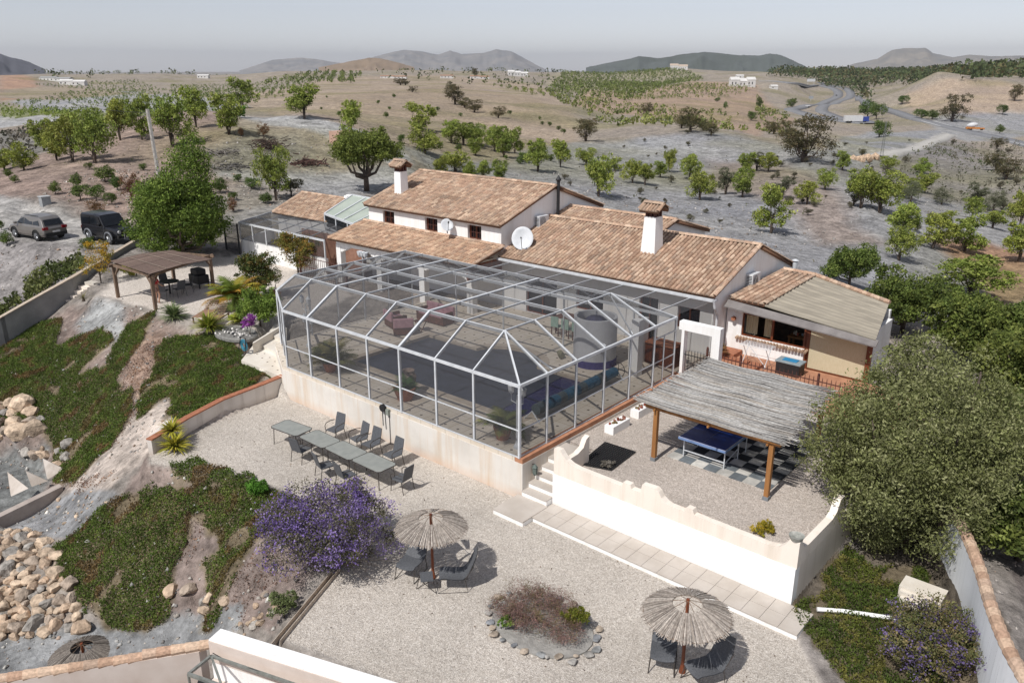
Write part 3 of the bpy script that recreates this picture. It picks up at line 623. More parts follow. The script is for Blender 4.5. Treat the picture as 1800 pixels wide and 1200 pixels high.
# ------------------------------------------------------------------ studio annex
an = thing('studio', 'white garden studio with corrugated lean-to roof behind the olive tree', 'outbuilding', (32.2, 12, 1.4))
AX = XP(1300, 600, 32.3)
ax0 = 32.2
q0 = XP(1283, 575, ax0); yL, yW0, yW1, yP, yR = 15.2, XP(1303, 580, ax0)[1], XP(1413, 615, ax0)[1], XP(1416, 620, ax0)[1], 9.0
zt, zb = 3.3, 2.25
b = MB(); wallx(b, ax0, ax0+.25, yP+.1, yL, 1.2, 3.38, [(yW1, yW0, zb, zt)]); b.build('wall', RW, an); b = MB(); b.box(ax0+.255, 35.8, 9.3, 9.5, 1.2, 3.2); b.build('wall', RW, an); b = MB(); b.box(36.0, 36.2, 9.5, 15.2, 1.2, 3.5); b.build('wall', RW, an)
b = MB(); b.box(ax0+.1, ax0+.2, yP-.08, yP+.1, 1.3, 3.4); b.build('door_post', M['wood_red'], an); b = MB(); b.box(ax0+.02, ax0+.12, yP-2.6, yP-2.4, 1.3, 3.3)
b.build('door_post', M['wood_red'], an)
b = MB()
for yy in (yW0-.05, (yW0+yW1)/2+.0, yW1): b.box(ax0+.06, ax0+.16, yy, yy+.09, zb, zt)
b.box(ax0+.06, ax0+.16, yW1+.09, yW0-.05, zt-.07, zt); b.box(ax0+.06, ax0+.16, yW1+.09, yW0-.05, zb, zb+.06); wf = b.build('window', M['wood_red'], an)
cur = pmat('curtain', 'D9CDB0', 'C9BB98', scale=14, rough=.9, stretch=(1, 5, .3)); b = MB()
def drape(ya, yb):
    n = 14; vs = []
    for z in (zb+.08, zt-.1): vs += [(ax0+.32+.03*math.sin(k*2.1), ya+(yb-ya)*k/n, z) for k in range(n+1)]
    vs += [(x+.02, y, z) for x, y, z in vs]; m_ = n+1
    b.add(vs, [(k, k+1, m_+k+1, m_+k) for k in range(n)]+[(2*m_+k, 2*m_+k+1, 3*m_+k+1, 3*m_+k) for k in range(n)])
drape(yW0-.6, yW0-.08); drape((yW0+yW1)/2+.12, (yW0+yW1)/2+.5); b.build('curtain', cur, wf)
b = MB(); b.box(ax0+.06, ax0+.2, yP-2.4, yP-.08, 1.4, 1.45)
for k in range(4): b.box(ax0+.12, ax0+.15, yP-.7-.01-k*.55, yP-.66-k*.55, 1.45, 3.3)
b.build('glass_door', M['wood_red'], an)
b = MB(); b.box(ax0+.09, ax0+.11, yP-2.4, yP-.1, 1.46, 3.3)
b.build('curtain', cur, an)
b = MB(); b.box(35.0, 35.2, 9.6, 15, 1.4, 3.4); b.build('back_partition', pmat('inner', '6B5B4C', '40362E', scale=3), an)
b = MB()   # workbench with things seen through the window
b.box(33.6, 34.3, yW1+.1, yW1+1.3, 2.15, 2.22)
for yy in (yW1+.15, yW1+1.2): b.box(33.65, 33.75, yy, yy+.08, 1.4, 2.14).box(34.2, 34.28, yy, yy+.08, 1.4, 2.14)
bench = b.build('workbench', M['wood'], None); tag(bench, 'wooden bench with tools seen through the studio window', 'workbench')
for k in range(9):
    b = MB(); yy = yW1+.2+k*.12; hh = .12+.12*((k*37) % 5)/5; b.lathe([(0.0, 0), (.04, 0), (.045, hh*.7), (.02, hh), (.0, hh)], (33.8+.1*(k % 3), yy, 2.225), 8, col=lin(('C9C2B4', '8F9EA6', 'A65B45', 'D8D2C0')[k % 4]))
    tag(b.build('bottle', M['stone'], None), 'small bottle or pot on the bench inside the studio window', 'bottle', 'bottles on the studio bench')
# sill tiles
b = MB(); k = 0; y = yW1-.1
while y < yW0+.15:
    b.tube([(ax0-.16, y, zb-.10), (ax0+.08, y, zb-.05)], .06, 8, col=TILE_COLS[k % 10]*.85); y += .14; k += 1
b.build('sill', M['tile'], wf)
# roofs of the studio: a tiled strip, then corrugated sheets
tiles('roof', (31.95, 15.0, 3.92), (31.95, 13.45, 3.9), (37.3, 14.9, 4.2), (37.3, 13.4, 4.17), an, sp=.24, ln=.42, seed=41)
cor = pmat('corrugated', 'A89F8E', '8E8678', scale=1.2, rough=.75, stretch=(4, .6, 1))
V = []; F = []; nx, ny = 140, 10
cn = [np.array(q) for q in ((31.9, 13.4, 3.86), (31.6, 8.7, 3.46), (37.3, 13.4, 4.14), (36.0, 9.6, 3.78))]
for i in range(nx+1):
    for j in range(ny+1):
        a, c = i/nx, j/ny; p = cn[0]*(1-a)*(1-c)+cn[1]*(1-a)*c+cn[2]*a*(1-c)+cn[3]*a*c
        V.append(p+np.array([0, 0, .028*math.sin(i*2*math.pi*14/nx)+(.012 if (j % 4 == 0) else 0)+(0.03 if (i//10) % 2 else 0)*(.4)]))
for i in range(nx):
    for j in range(ny): k = i*(ny+1)+j; F.append((k, k+1, k+ny+2, k+ny+1))
n0 = len(V); V += [v-np.array([0, 0, .03]) for v in V]; F += [tuple(q+n0 for q in f[::-1]) for f in F]
fastmesh('roof_sheet', V, F, cor, an)
b = MB(); b.slab([(31.95, 15.1, 3.84), (31.6, 15.1, 3.62), (31.4, 8.6, 3.25), (31.65, 8.6, 3.45)], .05); b.build('awning', pmat('awn', '8C8683', '76706E', scale=2), an)
b = MB(); b.m = 0
for k in range(18):
    t = k/18; A = cn[2]*(1-t)+cn[3]*t; B = cn[2]*(1-(t+.06))+cn[3]*(t+.06); b.tube([A+(0.05, 0, .06), B+(.05, 0, .06)], [.11, .09], 8, col=TILE_COLS[k % 10])
b.build('ridge_tile', M['tile'], an)
# paving in front of the studio
b = MB(); b.box(29.6, 32.18, 6.4, 15.0, 1.3, 1.42); pv = b.build('paving', pmat('paving', 'C08C6E', 'A9775C', scale=3, bump=.2), None); tag(pv, kind='structure')
b = MB(); b.box(31.3, 32.15, 14.3, 15.15, 1.422, 1.62).box(31.0, 31.28, 13.5, 15.15, 1.422, 1.55).box(30.2, 31.2, 12.9, 13.4, 1.422, 1.56)
tag(b.build('garden_steps', M['terracotta'], None), 'terracotta steps at the foot of the grey gable wall', 'steps')
# ================================================================== pool terrace and screen cage
DZ = 1.45
# stained wall
s = NT('stained_plaster'); s.p.inputs['Roughness'].default_value = .95; g = s.n('NewGeometry')
mp = s.n('Mapping'); mp.inputs['Scale'].default_value = (1, 1.6, .10); s.l(g.outputs['Position'], mp.inputs['Vector'])
n1 = s.noise(mp.outputs[0], 1.6, 6, .65); n2 = s.noise(g.outputs['Position'], .6, 5, .6)
c = s.mix(s.ramp(n1.outputs['Fac'], [(.48, 0), (.72, .75)]).outputs[0], lin('EAE4DB'), lin('D9BFA0'))
c = s.mix(s.ramp(n2.outputs['Fac'], [(.45, 0), (.7, .5)]).outputs[0], c, lin('C9C2B8'))
sx = s.n('SeparateXYZ'); s.l(g.outputs['Position'], sx.inputs[0])
mr = s.n('MapRange'); s.l(sx.outputs['Z'], mr.inputs[0]); mr.inputs[1].default_value = .4; mr.inputs[2].default_value = 0.0; mr.inputs[3].default_value = 0; mr.inputs[4].default_value = .9
mm = s.n('Math'); mm.operation = 'MULTIPLY'; s.l(mr.outputs[0], mm.inputs[0]); s.l(n2.outputs['Fac'], mm.inputs[1])
c = s.mix(mm.outputs[0], c, lin('D8AE8C')); s.l(c, s.p.inputs['Base Color']); s.bump(s.noise(g.outputs['Position'], 20, 4).outputs['Fac'], .2, .01); M['stained'] = s.m
# deck tiles with small dark diamonds
s = NT('deck_tiles'); s.p.inputs['Roughness'].default_value = .6; g = s.n('NewGeometry'); sx = s.n('SeparateXYZ'); s.l(g.outputs['Position'], sx.inputs[0])
def mth(op, a, b=None):
    n = s.n('Math'); n.operation = op
    for i, v in enumerate((a, b)):
        if v is None: continue
        if isinstance(v, (int, float)): n.inputs[i].default_value = v
        else: s.l(v, n.inputs[i])
    return n.outputs[0]
def cell(sock):
    return mth('ABSOLUTE', mth('SUBTRACT', mth('FRACT', mth('MULTIPLY', sock, 1/.62)), .5))
u_, v_ = cell(sx.outputs['X']), cell(sx.outputs['Y'])
dia = mth('LESS_THAN', mth('ADD', u_, v_), .10); gr = mth('MAXIMUM', mth('GREATER_THAN', u_, .488), mth('GREATER_THAN', v_, .488))
nz = s.noise(g.outputs['Position'], 1.3, 5, .6)
base = s.mix(s.ramp(nz.outputs['Fac'], [(.35, 0), (.65, 1)]).outputs[0], lin('E0D5C6', .95), lin('D6C9B6', .95))
s.l(s.mix(dia, s.mix(gr, base, lin('A8977F')), lin('5E5248')), s.p.inputs['Base Color']); M['deck'] = s.m
s = NT('pool_cover'); s.p.inputs['Roughness'].default_value = .35; g = s.n('NewGeometry'); nz = s.noise(g.outputs['Position'], 2.5, 6, .6)
s.l(s.mix(s.ramp(nz.outputs['Fac'], [(.4, 0), (.65, 1)]).outputs[0], lin('434954', .8), lin('4E5464', .8)), s.p.inputs['Base Color']); s.bump(s.noise(g.outputs['Position'], 14, 3).outputs['Fac'], .35, .02); M['cover'] = s.m
s = NT('screen_mesh'); tr = s.n('BsdfTransparent'); tr.inputs[0].default_value = (.93, .93, .93, 1); df = s.n('BsdfDiffuse'); df.inputs[0].default_value = (.085, .085, .09, 1); ms = s.n('MixShader'); ms.inputs[0].default_value = .41
s.l(tr.outputs[0], ms.inputs[1]); s.l(df.outputs[0], ms.inputs[2]); s.l(ms.outputs[0], s.t.nodes['Material Output'].inputs['Surface']); M['screen'] = s.m
tcol = pmat('coping', 'C48D6C', 'B07A5C', scale=4, rough=.85, bump=.2)
pt = thing('pool_terrace', 'raised stained white terrace carrying the pool and its screen cage', 'terrace', (17.95, 15.2, 0))
b = MB(); out = [(17.95, 15.05), (17.95, 28.4), (19.4, 31.1), (30.98, 31.1), (30.98, 15.05)]
b.prism(out, -.3, DZ-.16); b.build('wall', M['stained'], pt); b = MB(); b.prism([(17.96, 15.06), (17.96, 28.4), (19.41, 31.09), (30.97, 31.09), (30.97, 15.06), (20.5, 15.06)], DZ-.158, DZ-.15); b.build('ledge', M['stained'], pt)
# deck with pool opening
px0, px1, py0, py1 = 20.35, 24.95, 17.25, 26.7; lc = (24.95, 21.9); lr = 1.75
lobe = [(lc[0]+1.25*math.cos(a), lc[1]+lr*math.sin(a)) for a in np.linspace(-math.pi/2, math.pi/2, 15)]
pool = [(px0, py0), (px1, py0)]+lobe+[(px1, py1), (px0, py1)]
def ring(bm_, outer, inner, z0, z1):
    """solid plate between an outer and inner outline"""
    m_ = bmesh.new(); ov = [m_.verts.new((*p, z1)) for p in outer]; iv = [m_.verts.new((*p, z1)) for p in inner]
    es = [m_.edges.new((v[i], v[(i+1) % len(v)])) for v in (ov, iv) for i in range(len(v))]
    r = bmesh.ops.triangle_fill(m_, edges=es, use_beauty=True, use_dissolve=False)
    vs = [tuple(v.co) for v in m_.verts]; m_.verts.index_update(); n = len(vs)
    fs = [tuple(v.index for v in f.verts) for f in m_.faces]
    fs = [f for f in fs if not in_poly(np.array([sum(vs[i][0] for i in f)/3]), np.array([sum(vs[i][1] for i in f)/3]), inner)[0]]
    vs2 = vs+[(x, y, z0) for x, y, z in vs]
    no, ni = len(outer), len(inner)
    side = [(i, (i+1) % no, n+(i+1) % no, n+i) for i in range(no)]+[(no+i, no+(i+1) % ni, n+no+(i+1) % ni, n+no+i) for i in range(ni)]
    bm_.add(vs2, fs+[tuple(q+n for q in f[::-1]) for f in fs]+side); m_.free()
big = [(px0-.32, py0-.32), (px1+.32, py0-.32)]+[(lc[0]+1.6*math.cos(a), lc[1]+(lr+.35)*math.sin(a)) for a in np.linspace(-math.pi/2, math.pi/2, 15)]+[(px1+.32, py1+.32), (px0-.32, py1+.32)]
b = MB(); ring(b, [(17.97, 15.40), (17.97, 28.38), (19.42, 31.05), (30.9, 31.05), (30.9, 15.40)], big, DZ-.148, DZ); b.build('deck', M['deck'], pt)
b = MB(); ring(b, big, pool, DZ-.148, DZ+.012); b.build('pool_coping', pmat('poolcop', 'CDBFAE', 'BDAE9B', scale=2), pt)
b = MB(); b.prism(pool, DZ-.75, DZ-.165); pl = b.build('pool_basin', pmat('basin', '3A3560', '2E2A50', scale=5), pt)
b = MB(); p2 = [(px0+.04, py0+1.15), (px1-.04, py0+1.5)]+[(lc[0]+1.2*math.cos(a)-.03, lc[1]+(lr-.06)*math.sin(a)) for a in np.linspace(-math.pi/2+.03, math.pi/2-.03, 15)]+[(px1-.05, py1-.05), (px0+.05, py1-.05)]
b.prism(p2, DZ-.16, DZ-.10); cv = b.build('pool_cover', M['cover'], None); tag(cv, 'dark grey solar cover floating on the pool', 'pool cover')
s = NT('pool_water'); s.p.inputs['Roughness'].default_value = .06; s.p.inputs['Base Color'].default_value = (.03, .03, .10, 1); s.bump(s.noise(s.n('NewGeometry').outputs['Position'], 5, 3).outputs['Fac'], .2, .03)
b = MB(); b.prism([(px0+.005, py0+.005), (px1-.005, py0+.005), (px1-.005, py0+1.5), (px0+.005, py0+1.15)], DZ-.147, DZ-.12); tag(b.build('water', s.m, None), kind='structure')
b = MB(); b.box(17.96, 28.2, 15.06, 15.38, DZ-.148, DZ+.015); b.box(26.6, 28.4, 14.3, 15.05, 1.22, DZ-.05); b.build('coping', tcol, pt)
# ------------------------------------------------------------------ the cage
cage = thing('screen_enclosure', 'white framed screen cage with faceted roof over the swimming pool', 'pool enclosure', (17.95, 15.2, DZ))
EZ, TZ = 3.95, 4.97
ey = [15.2, 17.2, 19.0, 20.85, 22.65, 24.45, 26.3, 28.0]; rx = [17.95, 19.4, 21.0, 22.7, 24.4, 26.1, 27.7]; tx = [19.55, 21.15, 22.75, 24.35, 25.9]
XF = 17.98; YR = 15.22
A_, B_ = np.array((XF, 28.0)), np.array((19.6, 30.85))
def part(name, segs, w_=.07, h_=.10):
    b = MB()
    for a, c, *wh in segs: ww, hh_ = wh if wh else (w_, h_); b.bar(a, c, ww*.72, hh_*.78)
    return b.build(name, M['alu'], cage)
for i, y in enumerate(ey):
    big_ = i in (0, 3, 6); part('post', [((XF, y, DZ+.01), (XF, y, EZ-.05), .13 if big_ else .09, .09)])
for x in rx[1:]: part('post', [((x, YR, DZ+.02), (x, YR, EZ-.05), .09, .09)])
part('post', [((B_[0], B_[1], DZ), (B_[0], B_[1], EZ-.05), .1, .1)])
mid = (A_+B_)/2; part('post', [((mid[0], mid[1], DZ), (mid[0], mid[1], EZ-.05), .05, .05)])
ly = [19.6, 21.3, 22.9, 24.5, 26.1, 27.7]
for x in ly[1:]: part('post', [((x, 30.85, DZ), (x, 30.85, EZ-.05), .08, .08)])
for y in (27.6, 24.45, 20.85, 17.2): part('post', [((27.7, y, DZ), (27.7, y, EZ-.05), .08, .08)])
part('eave_beam', [((XF, ey[0]-.05, EZ), (XF, 28.05, EZ), .11, .12)]); part('eave_beam', [((XF+.06, YR, EZ), (27.75, YR, EZ), .11, .12)])
part('eave_beam', [((A_[0], A_[1], EZ), (B_[0], B_[1], EZ), .10, .12)]); part('eave_beam', [((19.65, 30.85, EZ), (27.75, 30.85, EZ), .10, .12)]); part('eave_beam', [((27.7, 15.3, EZ), (27.7, 30.8, EZ), .10, .14)])
for i, y in enumerate(ey[:-1]):
    part('mid_rail', [((XF, y+.05, 2.42), (XF, ey[i+1]-.05, 2.42), .05, .05)])
for i, x in enumerate(rx[:-1]): part('mid_rail', [((x+.05, YR, 2.42), (rx[i+1]-.05, YR, 2.42), .05, .05)])
part('mid_rail', [((A_[0], A_[1]+.05, 2.42), (B_[0], B_[1]-.05, 2.42), .05, .05)])
part('bottom_rail', [((XF, 15.25, DZ+.03), (XF, 28, DZ+.03), .06, .05), ((18.0, YR, DZ+.045), (27.7, YR, DZ+.045), .06, .05)])
for i, y in enumerate(ey[1:], 1): part('rafter', [((XF, y, EZ+.02), (19.55, y, TZ), .13 if i in (3, 6) else .07, .12)])
part('rafter', [((XF, 15.2, EZ+.02), (19.55, 17.2, TZ), .08, .1)])
for a, c in zip(rx[1:6], tx): part('rafter', [((a, YR, EZ+.02), (c, 17.2, TZ), .07, .12)])
part('rafter', [((27.7, 15.25, EZ+.02), (25.9, 17.2, TZ), .08, .1)])
part('rafter', [((B_[0], B_[1], EZ+.02), (19.55, 29.2, TZ), .14, .12)])
for a, c in zip(ly[1:], tx[1:]+[25.9]): part('rafter', [((a, 30.85, EZ+.02), (c, 29.2, TZ), .08, .12)])
for i, y in enumerate([17.2, 19.0, 20.85, 22.65, 24.45, 26.3, 28.0, 29.2]):
    part('purlin', [((19.55, y, TZ+.01), (25.9, y, TZ+.01), .14 if i in (2, 5) else .055, .08)])
    if i not in (0, 7): part('rafter', [((25.9, y, TZ), (27.7, y, EZ+.02), .06, .08)])
for i, x in enumerate(tx): part('ridge_beam', [((x, 17.2, TZ-.04), (x, 29.2, TZ-.04), .055, .16)])
part('brace', [((19.55, 17.2, TZ-.1), (19.75, 15.3, EZ+.05), .06, .06), ((22.75, 17.2, TZ-.1), (22.85, 15.3, EZ+.05), .06, .06), ((25.9, 17.2, TZ-.1), (24.6, 15.3, EZ+.05), .06, .06)])
for k in range(7): y = 16.2+k*1.72; part('roof_bar', [((27.7, y, EZ+.02), (30.6, y, 3.97), .05, .07)])
part('door_frame', [((26.85, YR+.0, DZ+.06), (26.85, YR, 3.4), .06, .06), ((26.1, YR, 3.42), (27.7, YR, 3.42), .06, .06), ((26.85, YR, 2.0), (27.65, YR, 2.0), .05, .05)])
def pane(*pts):
    b = MB(); b.add([tuple(p) for p in pts], [tuple(range(len(pts)))]); o = b.build('screen_panel', M['screen'], cage, fix=False)
e = EZ+.03; t_ = TZ+.02
for i in range(7):
    y0, y1 = ey[i], ey[i+1]; pane((XF, y0, DZ+.05), (XF, y1, DZ+.05), (XF, y1, EZ-.05), (XF, y0, EZ-.05))
    if i: pane((XF, y0, e), (XF, y1, e), (19.55, y1, t_), (19.55, y0, t_))
pane((XF, 15.2, e), (XF, 17.2, e), (19.55, 17.2, t_)); pane((XF, 28, e), (B_[0], B_[1], e), (19.55, 29.2, t_), (19.55, 28, t_))
pane((A_[0], A_[1], DZ+.05), (B_[0], B_[1], DZ+.05), (B_[0], B_[1], EZ-.05), (A_[0], A_[1], EZ-.05))
for i in range(6): pane((rx[i], YR, DZ+.05), (rx[i+1], YR, DZ+.05), (rx[i+1], YR, EZ-.05), (rx[i], YR, EZ-.05))
pane((XF, YR, e), (19.4, YR, e), (19.55, 17.2, t_))
for i in range(4): pane((rx[i+1], YR, e), (rx[i+2], YR, e), (tx[i+1], 17.2, t_), (tx[i], 17.2, t_))
pane((26.1, YR, e), (27.7, YR, e), (25.9, 17.2, t_))
ty = [17.2, 19.0, 20.85, 22.65, 24.45, 26.3, 28.0, 29.2]
for i in range(4):
    for j in range(0, 7): pane((tx[i], ty[j], t_), (tx[i], ty[j+1], t_), (tx[i+1], ty[j+1], t_), (tx[i+1], ty[j], t_))
    pane((tx[i], 29.2, t_), (tx[i+1], 29.2, t_), (ly[i+1], 30.85, e), (ly[i], 30.85, e)); pane((ly[i], 30.85, DZ+.05), (ly[i+1], 30.85, DZ+.05), (ly[i+1], 30.85, EZ-.05), (ly[i], 30.85, EZ-.05))
pane((25.9, 29.2, t_), (26.1, 30.85, e), (27.7, 30.85, e))
pane((26.1, 30.85, DZ+.05), (27.7, 30.85, DZ+.05), (27.7, 30.85, EZ-.05), (26.1, 30.85, EZ-.05))
pane((25.9, 17.2, t_), (25.9, 29.2, t_), (27.7, 30.85, e), (27.7, 15.25, e))
pane((27.75, 15.3, e+.01), (27.75, 27.3, e+.01), (30.5, 27.3, 3.99), (30.5, 15.3, 3.99)); pane((27.75, 15.25, DZ+.1), (31.0, 15.25, DZ+.1), (31.0, 15.25, EZ), (27.75, 15.25, EZ))
# portal with iron gate
b = MB(); b.box(27.85, 28.15, 13.35, 15.15, 3.45, 3.8); b.box(27.85, 28.15, 14.9, 15.02, 1.2, 3.45); b.box(27.85, 28.15, 13.35, 13.7, 1.2, 3.45)
po = thing('garden_portal', 'white plastered doorway with iron gate at the right end of the cage', 'doorway', (28, 14.2, 1.3)); b.build('frame', RW, po)
b = MB()
for k in range(9): b.tube([(28, 13.78+k*.135, 1.5), (28, 13.78+k*.135, 2.55+.1*math.sin(k*.4))], .012, 5)
b.bar((28, 13.7, 1.6), (28, 14.9, 1.6), .03, .03); b.bar((28, 13.7, 2.4), (28, 14.9, 2.4), .03, .03); b.build('gate', M['iron'], po)
# ------------------------------------------------------------------ stairs, walkway, terrace walls
wk = pmat('walk_tile', 'C9C0B6', 'BBB1A6', scale=1.5, bump=.1)
st = thing('garden_stairs', 'white stone stairs climbing from the gravel court beside the pool wall', 'stairs', (17, 14.5, 0))
b = MB(); b.box(16.7, 17.9, 13.98, 15.2, -.1, .15); b.build('platform', RW, st); b = MB(); b.box(16.68, 17.92, 13.96, 15.2, .152, .19); b.build('platform_top', wk, st)
n = 7
for k in range(n-1):
    x0 = 17.92+k*.34; z1 = .19+(k+1)*.175; b = MB(); b.box(x0, x0+.36+(0 if k < n-2 else .3), 14.02, 15.04, -.1, z1-.03); so_ = b.build('step', RW, st)
    b = MB(); b.box(x0-.02, x0+.34+(0 if k < n-2 else .3), 14.02, 15.045, z1-.028, z1); b.build('tread', wk, so_)
b = MB(); b.box(17.15, 18.19, 5.5, 13.95, -.1, .13); wy = b.build('walkway', RW, None); tag(wy, kind='structure')
b = MB()
for k in range(17): b.box(17.13, 17.66, 5.5+k*.5, 5.99+k*.5, .132, .165).box(17.67, 18.19, 5.5+k*.5, 5.99+k*.5, .132, .165)
tag(b.build('path', wk, None), kind='structure')
WH = plaster('bright_white', 'F8F7F5', 'E2DCD2', .4, 'E6E3DE', 'C9BDAE', (.35, .05))
CR = plaster('cream', 'EADFD2', 'CDBDA8', .55, 'D9CCBE')
tw = thing('terrace_wall', 'white retaining wall with cream stepped parapet round the table tennis terrace', 'garden wall', (18.3, 10, 0))
b = MB(); b.box(18.2, 18.5, 6.1, 14.0, -.3, 1.22); b.build('wall', WH, tw); b = MB(); b.box(18.5, 22.6, 6.1, 6.35, -.6, 1.22); b.build('wall', CR, tw)
def parapet(prof, x0, x1):   # prof: (y, z) top outline
    b = MB(); y = [p[0] for p in prof]; z = [p[1] for p in prof]
    pl = [(yy, zz) for yy, zz in prof]+[(y[-1], 1.225), (y[0], 1.225)]
    n = len(pl); vs = [(x, p[0], p[1]) for x in (x0, x1) for p in pl]; b.add(vs, [tuple(range(n)), tuple(range(n, 2*n))[::-1]]+[(i, (i+1) % n, n+(i+1) % n, n+i) for i in range(n)]); return b
pr_ = [(13.98, 2.12), (13.75, 2.12), (13.65, 2.0), (13.5, 1.85), (13.3, 1.76), (13.0, 1.72), (11.45, 1.70), (11.4, 1.84), (11.15, 1.84), (11.1, 1.72), (10.8, 1.72), (10.75, 2.0), (10.3, 2.02), (10.2, 1.95), (10.1, 1.8), (9.95, 1.70), (9.8, 1.66), (9.35, 1.66), (9.3, 1.8), (9.1, 1.8), (9.05, 1.66), (8.6, 1.64), (6.9, 1.62), (6.6, 1.68), (6.45, 1.8), (6.35, 2.0), (6.08, 2.0)]
parapet(pr_, 18.22, 18.42).build('parapet', CR, tw)
b = MB(); pl = [(18.43, 1.9), (18.6, 1.72), (18.9, 1.64), (20.6, 1.6), (20.9, 1.7), (21.1, 2.0), (21.4, 2.0), (21.5, 1.225), (18.43, 1.225)]
b.slab([(x, 6.08, z) for x, z in pl], .2, d=(0, 1, 0)); b.build('parapet', CR, tw)
b = MB(); pl = [(18.43, 1.72), (19.0, 1.74), (19.3, 1.85), (19.45, 2.1), (19.62, 2.16), (19.62, 1.225), (18.43, 1.225)]
b.slab([(x, 13.8, z) for x, z in pl], .18, d=(0, -1, 0)); b.build('parapet', CR, tw)
b = MB(); b.lathe([(0, .0), (.14, 0), (.19, .1), (.2, .13), (.16, .11), (.0, .06)], (18.32, 6.22, 2.0), 18)
tag(b.build('bowl', pmat('bowl', 'B7B5AD', '8E9088', scale=8), None), 'pale round bowl on the corner pillar of the terrace wall', 'bowl')
for lx, ly_, nm in ((18.75, 11.0, 'dark drain grate lying on gravel behind the first parapet notch'), (18.8, 9.6, 'reddish tile pile lying on gravel behind the second parapet notch')):
    b = MB()
    for k in range(6): b.bar((lx-.2, ly_-.35+k*.13, 1.24), (lx+.25, ly_-.35+k*.13, 1.24), .09, .05)
    tag(b.build('tile_stack', M['rust'] if ly_ > 10 else M['terracotta'], None), nm, 'tiles')
# wall-mounted lantern by the stairs
t = thing('wall_lantern', 'small green lantern on the pool wall beside the stairs', 'lantern', (18.4, 15.0, 1.1)); b = MB()
b.lathe([(.03, 0), (.08, .05), (.09, .25), (.06, .27), (.11, .29), (.02, .4), (.0, .42)], (18.45, 14.93, .75), 6); b.build('housing', pmat('verdi', '6E7A74', '55605B'), t); b = MB(); b.bar((18.45, 15.04, 1.12), (18.45, 14.93, 1.16), .02, .02); b.build('bracket', M['iron'], t)
# fence above terrace
fe = thing('iron_fence', 'rust brown iron railing between the reed pergola and the studio paving', 'fence', (28.3, 10, 1.4)); b = MB()
for k in range(46): y = 14.6-k*.17; b.tube([(29.6, y, 1.5), (29.6, y, 2.12), (29.6, y, 2.2)], [.012, .015, .002], 5)
b.bar((29.6, 14.7, 2.0), (29.6, 6.6, 2.0), .035, .035); b.bar((29.6, 14.7, 1.62), (29.6, 6.6, 1.62), .03, .03); b.build('railing', M['rust'], fe)
for y in (14.7, 13.2, 10.0, 7.2): b = MB(); b.box(29.56, 29.64, y-.04, y+.04, 1.4, 2.25); b.lathe([(.0, .1), (.05, .06), (.05, .02), (.0, 0)], (29.6, y, 2.25), 8); b.build('post', M['rust'], fe)
b = MB(); b.box(28.3, 29.68, 6.2, 14.8, 1.0, 1.43); tag(b.build('kerb_wall', tcol, None), 'low terracotta kerb under the iron railing', 'low wall')
# ------------------------------------------------------------------ pergola
pg = thing('pergola', 'timber pergola roofed with grey reeds over the table tennis table', 'pergola', (23.5, 10.2, 1.2))
PW = pmat('pergola_wood', 'B07B45', '8F5F33', scale=4, rough=.65, bump=.25, stretch=(1, 1, .15))
pp = [(21.15, 12.1), (21.13, 8.21), (25.85, 12.35), (25.85, 8.5)]
for x, y in pp:
    b = MB(); b.box(x-.07, x+.07, y-.07, y+.07, 1.32, 3.0); b.build('post', PW, pg); b = MB(); b.box(x-.09, x+.09, y-.09, y+.09, 1.15, 1.32); b.build('post_foot', pmat('zinc', '8A8E92', scale=9), pg)
b = MB(); b.bar((21.14, 12.5, 3.06), (21.14, 7.95, 3.06), .09, .12); b.build('beam', PW, pg); b = MB(); b.bar((25.85, 12.6, 3.06), (25.85, 8.1, 3.06), .09, .12); b.build('beam', PW, pg)
for y in (12.1, 10.2, 8.3): b = MB(); b.bar((20.95, y, 3.03), (26.0, y+.1, 3.03), .06, .06); b.build('joist', PW, pg)
rr = np.random.default_rng(5); b = MB(); n = 270
for k in range(n):
    x = 20.95+k*(5.15/n)+.01*rr.normal(); a = (x-20.95)/5.15; y0 = 12.85+.08*rr.normal()-.0; y1 = 7.75+.45*a+.22*rr.random() - (.35*rr.random() if rr.random() < .3 else 0); mz = 3.19+.05*math.sin(x*2.2); c = lin(('B4B2AF', 'A19E9A', 'C4C1BC', '8E8A86', 'AEA69C')[rr.integers(5)], .68)
    ym = 10.3; z0, z1, z2 = mz+.02*rr.normal(), mz-.05+.015*rr.normal(), mz-.03+.03*rr.normal()
    b.tube([(x, y0, z0), (x+.02*rr.normal(), (y0+ym)/2, z1), (x+.015*rr.normal(), ym, z0-.02), (x+.02*rr.normal(), (y1+ym)/2, z1), (x+.03*rr.normal(), y1, z2)], [.017, .02, .02, .018, .013], 4, col=c)
b.build('reed_roof', vmat('reed', nscale=12, namp=.3, bump=.2), pg)
# chequered floor
b = MB(); q0 = .445
for i in range(9):
    for j in range(8):
        dk = (i+j) % 2 == 0; x = 21.65+i*q0; y = 8.35+j*q0; v = rr.uniform(.8, 1.2); b.box(x+.004, x+q0-.004, y+.004, y+q0-.004, 1.15, 1.225+rr.uniform(0, .004), lin('33363A' if dk and i > 1 else ('6E7478' if dk else 'C2BFB8'))*v)
tag(b.build('paving', vmat('slabs', nscale=3, namp=.25, bump=.1), None), kind='structure')
